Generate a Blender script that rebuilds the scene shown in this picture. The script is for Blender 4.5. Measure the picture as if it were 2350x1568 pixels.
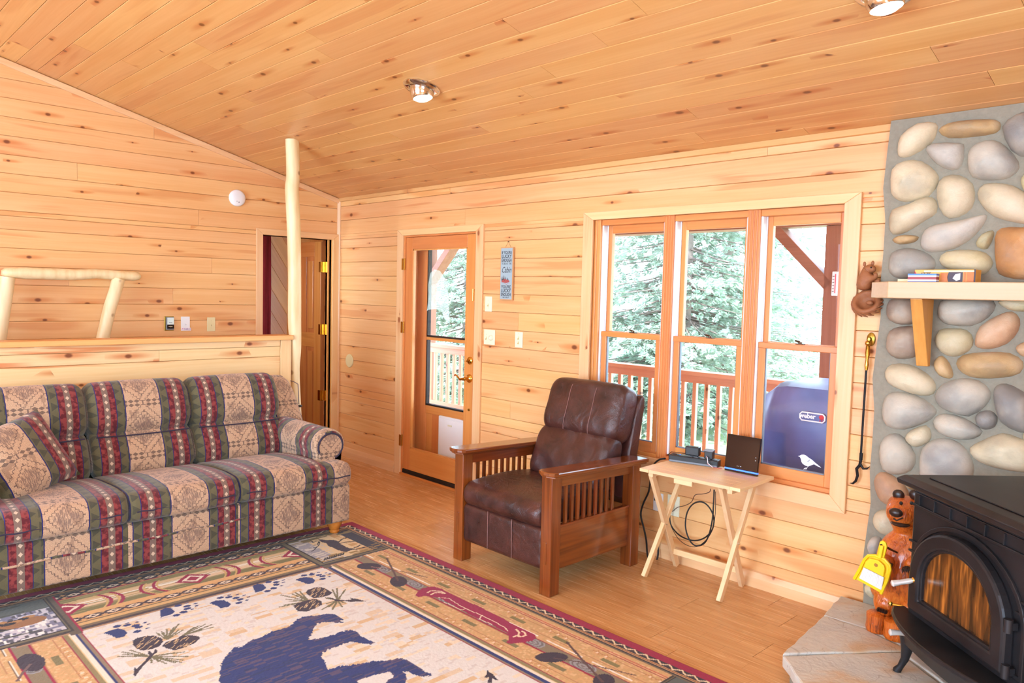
import bpy, bmesh, math, random
import numpy as np
from mathutils import Matrix, Vector

for o_ in list(bpy.data.objects):
    bpy.data.objects.remove(o_, do_unlink=True)
scene = bpy.context.scene
COL = scene.collection
PI = math.pi

# ------------------------------------------------------------------ camera
CAM = Vector((6.3826, -3.8743, 1.5984))
YAW, PITCH, ROLL, FPX = 0.7994, -0.0641, 0.025, 1739.85
fw = Vector((-math.sin(YAW)*math.cos(PITCH), math.cos(YAW)*math.cos(PITCH), math.sin(PITCH)))
rt = fw.cross(Vector((0, 0, 1))).normalized()
up = rt.cross(fw)
RT = rt*math.cos(ROLL) + up*math.sin(ROLL)
UP = -rt*math.sin(ROLL) + up*math.cos(ROLL)
cam_data = bpy.data.cameras.new('camera')
cam = bpy.data.objects.new('camera', cam_data)
COL.objects.link(cam)
mw = Matrix.Identity(4)
for i in range(3):
    mw[i][0], mw[i][1], mw[i][2], mw[i][3] = RT[i], UP[i], -fw[i], CAM[i]
cam.matrix_world = mw
cam_data.sensor_width = 36.0
cam_data.sensor_fit = 'HORIZONTAL'
cam_data.lens = FPX/2350*36
cam_data.clip_start = 0.02
cam_data.clip_end = 300
scene.camera = cam

# ------------------------------------------------------------------ exposure, world, daylight
scene.view_settings.view_transform = 'Standard'
scene.view_settings.look = 'None'
scene.view_settings.gamma = 1.0
scene.view_settings.use_curve_mapping = False
scene.view_settings.exposure = 0.05

world = bpy.data.worlds.new('World')
scene.world = world
world.use_nodes = True
wn = world.node_tree.nodes
wn['Background'].inputs[0].default_value = (0.56, 0.78, 1.0, 1)
wn['Background'].inputs[1].default_value = 14.0

def area_light(name, loc, target, sx, sy, power, color):
    ld = bpy.data.lights.new(name, 'AREA')
    ld.shape = 'RECTANGLE'; ld.size = sx; ld.size_y = sy
    ld.energy = power; ld.color = color
    lo = bpy.data.objects.new(name, ld)
    COL.objects.link(lo)
    lo.location = loc
    lo.rotation_euler = (Vector(target)-Vector(loc)).to_track_quat('-Z', 'Y').to_euler()
    return lo

sun_d = bpy.data.lights.new('sun', 'SUN')
sun_d.energy = 13.0; sun_d.angle = math.radians(3); sun_d.color = (0.90, 0.97, 1.0)
sun = bpy.data.objects.new('sun', sun_d); COL.objects.link(sun)
sun.rotation_euler = (math.radians(38), math.radians(24), 0)
# added area lamps fill the room, standing in for daylight through unseen windows
area_light('rear_window_fill', (3.6, -7.95, 1.75), (3.2, 0, 1.4), 4.6, 2.5, 310, (0.50, 0.74, 1.0))
area_light('side_window_fill', (7.45, -4.6, 1.7), (0, -2.6, 1.3), 2.6, 1.6, 80, (0.50, 0.74, 1.0))

# ------------------------------------------------------------------ pixel (2350 x 1568) -> point on a plane
H0, SLOPE = 2.4493, 0.2598           # ceiling height at the window wall, roof pitch
def ray(u, v):
    return RT*((u-1175)/FPX) - UP*((v-784)/FPX) + fw
def P(u, v, ax, val):
    d = ray(u, v); t = (val-CAM[ax])/d[ax]
    return CAM + d*t
def PV(u, v, p, d):                  # vertical plane through p along horizontal direction d
    n = Vector((-d[1], d[0], 0)); r = ray(u, v)
    return CAM + r*(n.dot(Vector(p)-CAM)/n.dot(r))
def ceil_z(y):
    return H0 - SLOPE*y

# ------------------------------------------------------------------ helpers
def lin(c):
    r = []
    for x in c[:3]:
        x = x/255.0
        r.append(x/12.92 if x <= 0.04045 else ((x+0.055)/1.055)**2.4)
    return (r[0], r[1], r[2], 1.0)

WORLD = {}                            # object name -> its world matrix, for parenting
def wm(o):
    return WORLD.get(o.name, Matrix.Identity(4))

def link(o, parent=None, M=None):
    COL.objects.link(o)
    M = M or Matrix.Identity(4)
    if parent is not None:
        o.parent = parent
        o.matrix_parent_inverse = wm(parent).inverted()
    o.matrix_basis = M
    WORLD[o.name] = M.copy()
    return o

def tag(o, label, cat, group=None):
    o['label'] = label; o['category'] = cat
    if group: o['group'] = group
    return o

def thing(name, label, cat, loc, group=None):
    o = bpy.data.objects.new(name, None)
    o.empty_display_size = 0.1
    link(o, None, Matrix.Translation(Vector(loc)))
    return tag(o, label, cat, group)

def structure(o):
    o['kind'] = 'structure'
    return o

class MB:
    """collects geometry, then builds ONE mesh object"""
    def __init__(self):
        self.v = []; self.f = []; self.uv = []
    def add(self, vs, fs, M=None, uvs=None):
        b = len(self.v)
        for p in vs:
            p = Vector(p)
            self.v.append(M @ p if M is not None else p)
        for i, f in enumerate(fs):
            self.f.append([b+k for k in f])
            self.uv.append(uvs[i] if uvs else [(0, 0)]*len(f))
        return self
    def box(self, x0, x1, y0, y1, z0, z1, M=None):
        vs = [(x0,y0,z0),(x1,y0,z0),(x1,y1,z0),(x0,y1,z0),(x0,y0,z1),(x1,y0,z1),(x1,y1,z1),(x0,y1,z1)]
        fs = [(0,3,2,1),(4,5,6,7),(0,1,5,4),(1,2,6,5),(2,3,7,6),(3,0,4,7)]
        return self.add(vs, fs, M)
    def bar(self, a, b, w, t, upv=(0,0,1)):
        """square bar from a to b, w across, t along the up vector"""
        a = Vector(a); b = Vector(b); d = (b-a); L = d.length; d.normalize()
        s = d.cross(Vector(upv))
        if s.length < 1e-4: s = d.cross(Vector((0,1,0)))
        s.normalize(); n = s.cross(d)
        M = Matrix.Identity(4)
        for i in range(3):
            M[i][0], M[i][1], M[i][2], M[i][3] = d[i], s[i], n[i], a[i]
        return self.box(0, L, -w/2, w/2, -t/2, t/2, M)
    def prism(self, pts, d0, d1, M=None):
        n = len(pts)
        ar = sum(pts[i][0]*pts[(i+1)%n][1]-pts[(i+1)%n][0]*pts[i][1] for i in range(n))
        if ar < 0: pts = pts[::-1]
        vs = [(p[0],p[1],d0) for p in pts]+[(p[0],p[1],d1) for p in pts]
        fs = [list(range(n))[::-1], list(range(n,2*n))]
        for i in range(n):
            j = (i+1) % n
            fs.append((i, j, n+j, n+i))
        return self.add(vs, fs, M)
    def tube(self, path, rad, seg=8, closed=False, caps=True):
        path = [Vector(p) for p in path]; n = len(path)
        if not hasattr(rad, '__len__'): rad = [rad]*n
        vs = []; fs = []
        prev = None
        for i in range(n):
            if closed: t = path[(i+1) % n]-path[i-1]
            else: t = path[min(i+1, n-1)]-path[max(i-1, 0)]
            t.normalize()
            if prev is None:
                a = Vector((0,0,1)) if abs(t.z) < 0.9 else Vector((1,0,0))
                s = t.cross(a).normalized()
            else:
                s = (prev - t*prev.dot(t))
                s = s.normalized() if s.length > 1e-6 else t.cross(Vector((0,0,1))).normalized()
            prev = s; w = t.cross(s)
            for k in range(seg):
                an = 2*PI*k/seg
                vs.append(path[i]+(s*math.cos(an)+w*math.sin(an))*rad[i])
        m = n if closed else n-1
        for i in range(m):
            for k in range(seg):
                a = i*seg+k; b = i*seg+(k+1) % seg
                c = ((i+1) % n)*seg+(k+1) % seg; d = ((i+1) % n)*seg+k
                fs.append((a, b, c, d))
        if caps and not closed:
            fs.append(list(range(seg))[::-1]); fs.append([(n-1)*seg+k for k in range(seg)])
        return self.add(vs, fs)
    def lathe(self, prof, seg=16, M=None):
        """prof: (radius, height) along local z"""
        vs = []; fs = []; n = len(prof)
        for r, h in prof:
            for k in range(seg):
                an = 2*PI*k/seg
                vs.append((r*math.cos(an), r*math.sin(an), h))
        for i in range(n-1):
            for k in range(seg):
                fs.append((i*seg+k, i*seg+(k+1) % seg, (i+1)*seg+(k+1) % seg, (i+1)*seg+k))
        fs.append(list(range(seg))[::-1]); fs.append([(n-1)*seg+k for k in range(seg)])
        return self.add(vs, fs, M)
    def ball(self, c, r, seg=12, rings=8, M=None):
        if not hasattr(r, '__len__'): r = (r, r, r)
        vs = [(c[0], c[1], c[2]-r[2])]; fs = []
        for i in range(1, rings):
            ph = -PI/2+PI*i/rings
            for k in range(seg):
                an = 2*PI*k/seg
                vs.append((c[0]+r[0]*math.cos(ph)*math.cos(an), c[1]+r[1]*math.cos(ph)*math.sin(an), c[2]+r[2]*math.sin(ph)))
        vs.append((c[0], c[1], c[2]+r[2])); T = len(vs)-1
        for k in range(seg):
            fs.append((0, 1+(k+1) % seg, 1+k))
            fs.append((T, 1+(rings-2)*seg+k, 1+(rings-2)*seg+(k+1) % seg))
        for i in range(rings-2):
            for k in range(seg):
                fs.append((1+i*seg+k, 1+i*seg+(k+1) % seg, 1+(i+1)*seg+(k+1) % seg, 1+(i+1)*seg+k))
        return self.add(vs, fs, M)
    def sweep(self, prof, y0, y1, n=8, er=0.03, uv0=0.0, cap=True, M=None, vscale=1.0, bow=0.0):
        """closed profile (x,z) swept along local y with rounded ends; uv = (along y, around)"""
        m = len(prof)
        cx = sum(p[0] for p in prof)/m; cz = sum(p[1] for p in prof)/m
        L = y1-y0; ys = []
        k = 4 if er > 0 else 0
        for i in range(k): ys.append((er*(1-math.cos(PI/2*i/k)), er*(1-math.sin(PI/2*i/k)) if i < k else 0))
        for i in range(n+1):
            ys.append((er+(L-2*er)*i/n, 0.0))
        for i in range(k-1, -1, -1): ys.append((L-er*(1-math.cos(PI/2*i/k)), er*(1-math.sin(PI/2*i/k))))
        per = [0.0]
        for i in range(m):
            a = prof[i]; b = prof[(i+1) % m]
            per.append(per[-1]+math.hypot(a[0]-b[0], a[1]-b[1]))
        vs = []; fs = []; uvs = []
        for yy, ins in ys:
            t = 2*yy/L-1
            bb = bow*(1-t*t)
            for p in prof:
                dx, dz = p[0]-cx, p[1]-cz; d = math.hypot(dx, dz) or 1
                s = max(0.05, (d-ins+bb)/d)
                vs.append((cx+dx*s, y0+yy, cz+dz*s))
        R = len(ys)
        for i in range(R-1):
            for j in range(m):
                q = (j+1) % m
                fs.append((i*m+j, i*m+q, (i+1)*m+q, (i+1)*m+j))
                ua = uv0+ys[i][0]; ub = uv0+ys[i+1][0]
                uvs.append([(ua, per[j]*vscale), (ua, per[j+1]*vscale), (ub, per[j+1]*vscale), (ub, per[j]*vscale)])
        if cap:
            fs.append(list(range(m))[::-1]); uvs.append([(uv0+prof[j][0], prof[j][1]) for j in range(m)][::-1])
            fs.append([(R-1)*m+j for j in range(m)]); uvs.append([(uv0+prof[j][0], prof[j][1]) for j in range(m)])
        return self.add(vs, fs, M, uvs)
    def build(self, name, mat, parent=None, smooth=False, bevel=0.0, M=None, uv=False, sub=0, seg=2, angle=40):
        me = bpy.data.meshes.new(name)
        me.from_pydata([tuple(p) for p in self.v], [], self.f)
        if uv:
            ul = me.uv_layers.new(name='UVMap')
            flat = [c for f in self.uv for p in f for c in p]
            ul.data.foreach_set('uv', flat)
        me.validate(); 
        bm = bmesh.new(); bm.from_mesh(me); bmesh.ops.recalc_face_normals(bm, faces=bm.faces); bm.to_mesh(me); bm.free()
        if mat: me.materials.append(mat)
        if smooth:
            me.polygons.foreach_set('use_smooth', [True]*len(me.polygons))
            me.set_sharp_from_angle(angle=math.radians(angle))
        me.update()
        o = bpy.data.objects.new(name, me)
        if bevel > 0:
            b = o.modifiers.new('bevel', 'BEVEL'); b.width = bevel; b.segments = seg
            b.limit_method = 'ANGLE'; b.angle_limit = math.radians(35); b.harden_normals = False
        if sub:
            s = o.modifiers.new('subdivision', 'SUBSURF'); s.levels = sub; s.render_levels = sub
        return link(o, parent, M)

def box_obj(name, mat, b, parent=None, bevel=0.0, M=None):
    return MB().box(*b, M=M).build(name, mat, parent, bevel=bevel)

def frame_matrix(o, x, y, z):
    M = Matrix.Identity(4)
    for i in range(3):
        M[i][0], M[i][1], M[i][2], M[i][3] = x[i], y[i], z[i], o[i]
    return M

def text_obj(body, mat, M, size, parent, name='lettering', shear=0.0, extrude=0.0004, align='CENTER', width=None, offset=0.0):
    cu = bpy.data.curves.new('txt', 'FONT'); cu.body = body; cu.size = size; cu.shear = shear
    cu.extrude = extrude; cu.align_x = align; cu.align_y = 'CENTER'; cu.offset = offset
    cu.resolution_u = 3
    t = bpy.data.objects.new('txt', cu); COL.objects.link(t)
    dg = bpy.context.evaluated_depsgraph_get(); dg.update()
    me = bpy.data.meshes.new_from_object(t.evaluated_get(dg))
    bpy.data.objects.remove(t, do_unlink=True); bpy.data.curves.remove(cu)
    if width:
        xs = [v.co.x for v in me.vertices]; w = max(xs)-min(xs)
        for v in me.vertices: v.co.x *= width/w
    me.name = name; me.materials.clear(); me.materials.append(mat)
    o = bpy.data.objects.new(name, me)
    return link(o, parent, M)
# ------------------------------------------------------------------ materials (all node based)
class G:
    def __init__(s, name):
        s.m = bpy.data.materials.new(name); s.m.use_nodes = True
        s.t = s.m.node_tree; s.N = s.t.nodes; s.L = s.t.links
        s.b = s.N['Principled BSDF']; s.out = s.N['Material Output']
    def put(s, sock, val):
        if isinstance(val, bpy.types.NodeSocket): s.L.new(val, sock)
        elif val is not None: sock.default_value = val
    def n(s, typ, ins=None, **kw):
        nd = s.N.new(typ)
        for k, v in kw.items(): setattr(nd, k, v)
        for k, v in (ins or {}).items(): s.put(nd.inputs[k], v)
        return nd
    def math(s, op, a, b=None, c=None, clamp=False):
        nd = s.N.new('ShaderNodeMath'); nd.operation = op; nd.use_clamp = clamp
        s.put(nd.inputs[0], a)
        if b is not None: s.put(nd.inputs[1], b)
        if c is not None: s.put(nd.inputs[2], c)
        return nd.outputs[0]
    def comb(s, x, y, z):
        return s.n('ShaderNodeCombineXYZ', {0: x, 1: y, 2: z}).outputs[0]
    def sep(s, v):
        nd = s.n('ShaderNodeSeparateXYZ', {0: v}); return nd.outputs[0], nd.outputs[1], nd.outputs[2]
    def mix(s, fac, a, b, blend='MIX'):
        nd = s.N.new('ShaderNodeMix'); nd.data_type = 'RGBA'; nd.blend_type = blend
        s.put(nd.inputs[0], fac); s.put(nd.inputs[6], a); s.put(nd.inputs[7], b)
        return nd.outputs[2]
    def smooth(s, x, lo, hi):            # 0 below lo, 1 above hi
        nd = s.N.new('ShaderNodeMapRange'); nd.interpolation_type = 'SMOOTHSTEP'
        s.put(nd.inputs[0], x); nd.inputs[1].default_value = lo; nd.inputs[2].default_value = hi
        return nd.outputs[0]
    def noise(s, v, scale, detail=3, rough=0.5, dist=0.0):
        nd = s.n('ShaderNodeTexNoise', {'Vector': v, 'Scale': scale, 'Detail': detail, 'Roughness': rough, 'Distortion': dist})
        return nd.outputs[0]
    def ramp(s, fac, stops, interp='LINEAR'):
        nd = s.N.new('ShaderNodeValToRGB'); nd.color_ramp.interpolation = interp
        e = nd.color_ramp.elements
        while len(e) < len(stops): e.new(0.5)
        for i, (p, c) in enumerate(stops):
            e[i].position = p; e[i].color = c
        s.put(nd.inputs[0], fac); return nd.outputs[0]
    def bump(s, h, strength=0.3, dist=0.01):
        nd = s.n('ShaderNodeBump', {'Strength': strength, 'Distance': dist, 'Height': h})
        s.L.new(nd.outputs[0], s.b.inputs['Normal'])
    def set(s, color=None, rough=None, metal=None, spec=None):
        if color is not None: s.put(s.b.inputs['Base Color'], color)
        if rough is not None: s.put(s.b.inputs['Roughness'], rough)
        if metal is not None: s.put(s.b.inputs['Metallic'], metal)
        if spec is not None: s.put(s.b.inputs['Specular IOR Level'], spec)
        return s.m

def plain(name, rgb, rough=0.5, metal=0.0, spec=0.5, var=0.06, scale=30, bump=0.0):
    g = G(name)
    co = g.n('ShaderNodeTexCoord').outputs['Object']
    nz = g.noise(co, scale, 3)
    c = lin(rgb); d = tuple(x*(1-var*2) for x in c[:3])+(1,); l = tuple(min(1, x*(1+var)) for x in c[:3])+(1,)
    g.set(g.mix(nz, d, l), rough, metal, spec)
    if bump: g.bump(nz, bump, 0.004)
    return g.m

_wood = {}
def wood(name, light, dark, axis='X', knots=0.5, streak=0.35, rough=0.42, knotc=(128, 66, 30), tint=0.10, coat=0.0, kscale=3.4, streakc=None):
    key = (name, axis)
    if key in _wood: return _wood[key]
    g = G(name+'_'+axis)
    co = g.n('ShaderNodeTexCoord').outputs['Object']
    x, y, z = g.sep(co)
    if axis == 'Y': x, y, z = y, z, x
    if axis == 'Z': x, y, z = z, x, y
    rnd = g.n('ShaderNodeObjectInfo').outputs['Random']
    r1 = g.math('MULTIPLY', rnd, 53.7); r2 = g.math('MULTIPLY', rnd, 19.3)
    gx = g.math('ADD', x, r1)
    # knots
    kv = g.comb(gx, g.math('ADD', y, r2), g.math('ADD', g.math('MULTIPLY', z, 0.6), r2))
    ks = g.n('ShaderNodeVectorMath', {0: kv, 1: (kscale, kscale, kscale)}, operation='MULTIPLY').outputs[0]
    vor = g.n('ShaderNodeTexVoronoi', {'Vector': ks, 'Scale': 1.0, 'Randomness': 1.0})
    df = g.n('ShaderNodeVectorMath', {0: ks, 1: vor.outputs['Position']}, operation='SUBTRACT').outputs[0]
    dx, dy, dz = g.sep(df)
    cr, cg, cb = g.sep(vor.outputs['Color'])
    has = g.math('LESS_THAN', cr, knots)
    size = g.math('MULTIPLY_ADD', cg, 0.9, 0.35)
    def dist(k):
        a = g.math('MULTIPLY', dx, k)
        s = g.math('ADD', g.math('MULTIPLY', a, a), g.math('MULTIPLY', dy, dy))
        return g.math('DIVIDE', g.math('SQRT', s), size)
    core = g.math('MULTIPLY', g.math('SUBTRACT', 1.0, g.smooth(dist(0.62), 0.022, 0.058)), has)
    halo = g.math('MULTIPLY', g.math('SUBTRACT', 1.0, g.smooth(dist(0.16), 0.01, 0.10)), has)
    # grain
    wob = g.noise(g.comb(g.math('MULTIPLY', gx, 1.3), g.math('MULTIPLY', y, 4), r2), 1.0, 2)
    yy = g.math('ADD', y, g.math('MULTIPLY_ADD', wob, 0.05, g.math('MULTIPLY', halo, 0.02)))
    fine = g.noise(g.comb(g.math('MULTIPLY', gx, 2.0), g.math('MULTIPLY', yy, 75), g.math('MULTIPLY', z, 75)), 1.0, 2)
    band = g.noise(g.comb(g.math('MULTIPLY', gx, 0.55), g.math('MULTIPLY', yy, 13), g.math('MULTIPLY_ADD', z, 13, r1)), 1.0, 3, 0.55)
    f = g.math('MULTIPLY_ADD', fine, 0.30, g.math('MULTIPLY', band, 0.70))
    col = g.ramp(f, [(0.30, lin(dark)), (0.66, lin(light))])
    st = g.math('MULTIPLY', g.smooth(band, 0.52, 0.61), g.smooth(g.noise(g.comb(g.math('MULTIPLY', gx, 0.9), g.math('MULTIPLY', y, 5), r1), 1.0, 1), 0.50, 0.60))
    sc = streakc or tuple(int(a*0.55+b*0.45) for a, b in zip(dark, knotc))
    col = g.mix(g.math('MULTIPLY', st, streak), col, lin(sc))
    col = g.mix(g.math('MULTIPLY', halo, 0.8), col, lin(sc))
    col = g.mix(g.math('MULTIPLY', core, 0.95), col, lin(knotc))
    v = g.math('MULTIPLY_ADD', rnd, tint*2, 1.0-tint)
    hs = g.n('ShaderNodeHueSaturation', {'Hue': g.math('MULTIPLY_ADD', g.n('ShaderNodeObjectInfo').outputs['Random'], 0.012, 0.494), 'Saturation': 1.0, 'Value': v, 'Color': col})
    g.set(hs.outputs[0], rough)
    if coat: g.b.inputs['Coat Weight'].default_value = coat; g.b.inputs['Coat Roughness'].default_value = 0.12
    g.bump(fine, 0.06, 0.003)
    _wood[key] = g.m
    return g.m

def pine(a='X'):    return wood('wall_pine', (236, 186, 129), (226, 162, 100), a, 0.62, 0.55, 0.40, (120, 62, 28), 0.035, streakc=(208, 126, 60))
def cpine(a='X'):   return wood('ceiling_pine', (223, 172, 112), (211, 150, 88), a, 0.45, 0.4, 0.34, (120, 66, 30), 0.05, streakc=(190, 112, 54))
def hpine(a='X'):   return wood('half_wall_pine', (238, 200, 148), (228, 180, 124), a, 0.75, 0.85, 0.4, (120, 60, 28), 0.03, streakc=(204, 116, 60))
def trimw(a='X'):   return wood('trim_pine', (238, 196, 146), (228, 176, 120), a, 0.3, 0.4, 0.38, (150, 84, 46), 0.03, streakc=(210, 140, 84))
def fir(a='X'):     return wood('window_fir', (224, 148, 84), (208, 124, 60), a, 0.0, 0.25, 0.32, (150, 76, 30), 0.05)
def firlight(a='X'):return wood('jamb_fir', (228, 160, 90), (212, 138, 66), a, 0.0, 0.2, 0.34, (150, 76, 30), 0.05)
def oak(a='X'):     return wood('brown_stained_oak', (148, 72, 28), (90, 38, 14), a, 0.0, 0.6, 0.20, (44, 18, 8), 0.06, coat=0.5)
def paleply(a='X'): return wood('pale_table_wood', (240, 206, 158), (226, 184, 132), a, 0.0, 0.25, 0.4, (170, 110, 60), 0.05)
def deckw(a='X'):   return wood('deck_cedar', (222, 164, 130), (200, 138, 104), a, 0.3, 0.3, 0.6, (96, 56, 38), 0.08)
def timber(a='Z'):  return wood('shaded_porch_timber', (158, 104, 82), (132, 82, 60), a, 0.2, 0.3, 0.6, (90, 50, 34), 0.05)  # darker cedar: the shade under the porch is put into this colour
def doorw(a='Z'):   return wood('interior_door_oak', (190, 120, 62), (168, 98, 46), a, 0.0, 0.4, 0.25, (110, 56, 24), 0.05)
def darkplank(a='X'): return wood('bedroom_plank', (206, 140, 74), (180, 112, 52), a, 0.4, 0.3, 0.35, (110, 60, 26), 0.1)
def mantelw(a='X'): return wood('mantel_pine', (210, 178, 136), (198, 162, 116), a, 0.12, 0.15, 0.4, (150, 84, 40), 0.02)
def bracketw(a='Z'):return wood('bracket_pine', (224, 164, 84), (208, 144, 66), a, 0.2, 0.3, 0.4, (140, 76, 38), 0.02)

def log_material():
    g = G('peeled_log')
    co = g.n('ShaderNodeTexCoord').outputs['Object']
    x, y, z = g.sep(co)
    n1 = g.noise(g.comb(g.math('MULTIPLY', x, 20), g.math('MULTIPLY', y, 20), g.math('MULTIPLY', z, 3)), 1.0, 3)
    v = g.n('ShaderNodeTexVoronoi', {'Vector': co, 'Scale': 5.0})
    kn = g.math('SUBTRACT', 1.0, g.smooth(v.outputs['Distance'], 0.06, 0.12))
    c = g.ramp(n1, [(0.3, lin((226, 194, 140))), (0.7, lin((244, 222, 176)))])
    g.set(g.mix(g.math('MULTIPLY', kn, 0.7), c, lin((150, 96, 52))), 0.42)
    g.bump(n1, 0.1, 0.01)
    return g.m

def floor_material():
    g = G('oak_laminate')
    co = g.n('ShaderNodeTexCoord').outputs['Object']
    x, y, z = g.sep(co)
    rnd = g.math('MULTIPLY', g.n('ShaderNodeObjectInfo').outputs['Random'], 31.0)
    gx = g.math('ADD', x, rnd)
    br = g.n('ShaderNodeTexBrick', {'Vector': g.comb(gx, y, 0.0), 'Color1': (0.2,0.2,0.2,1), 'Color2': (0.9,0.9,0.9,1), 'Mortar': (0.0,0.0,0.0,1),
             'Scale': 1.0, 'Mortar Size': 0.0007, 'Mortar Smooth': 0.1, 'Bias': 0.0, 'Brick Width': 0.42, 'Row Height': 0.065}, offset=0.37, offset_frequency=2)
    fine = g.noise(g.comb(g.math('MULTIPLY', gx, 3.5), g.math('MULTIPLY', y, 110), 0.0), 1.0, 3, 0.6)
    band = g.noise(g.comb(g.math('MULTIPLY', gx, 1.2), g.math('MULTIPLY', y, 26), 3.0), 1.0, 3)
    f = g.math('MULTIPLY_ADD', fine, 0.6, g.math('MULTIPLY', band, 0.4))
    c = g.ramp(f, [(0.30, lin((180, 122, 68))), (0.48, lin((210, 156, 100))), (0.68, lin((224, 176, 122)))])
    tone = g.ramp(br.outputs['Color'], [(0.0, (0.55,0.50,0.45,1)), (0.15, (0.90,0.88,0.86,1)), (1.0, (1.06,1.06,1.08,1))])
    g.set(g.mix(1.0, c, tone, 'MULTIPLY'), g.math('MULTIPLY_ADD', fine, 0.12, 0.20))
    g.bump(fine, 0.04, 0.002)
    return g.m

def glass_material(name='window_glass', tint=(1, 1, 1, 1), refl=0.06):
    g = G(name)
    tr = g.n('ShaderNodeBsdfTransparent', {'Color': tint})
    gl = g.n('ShaderNodeBsdfGlossy', {'Color': (1,1,1,1), 'Roughness': 0.015})
    fr = g.n('ShaderNodeFresnel', {'IOR': 1.45})
    bk = g.n('ShaderNodeNewGeometry').outputs['Backfacing']
    mx = g.n('ShaderNodeMixShader', {0: g.math('MULTIPLY', fr.outputs[0], g.math('MULTIPLY_ADD', bk, -0.9, 0.9)), 1: tr.outputs[0], 2: gl.outputs[0]})
    g.L.new(mx.outputs[0], g.out.inputs[0])
    return g.m

def leather_material():
    g = G('brown_leather')
    co = g.n('ShaderNodeTexCoord').outputs['Object']
    big = g.noise(co, 5.0, 3); sm = g.noise(co, 28, 4)
    vor = g.n('ShaderNodeTexVoronoi', {'Vector': co, 'Scale': 260.0})
    c = g.ramp(g.math('MULTIPLY_ADD', sm, 0.3, g.math('MULTIPLY', big, 0.7)), [(0.32, lin((40, 20, 19))), (0.66, lin((84, 44, 36)))])
    g.set(c, g.math('MULTIPLY_ADD', sm, 0.22, 0.22), None, 0.6)
    h = g.math('ADD', g.math('MULTIPLY', vor.outputs['Distance'], 0.12), g.math('MULTIPLY', g.noise(co, 9.0, 2, 0.4, 1.5), 1.0))
    g.bump(h, 0.35, 0.02)
    return g.m

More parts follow.
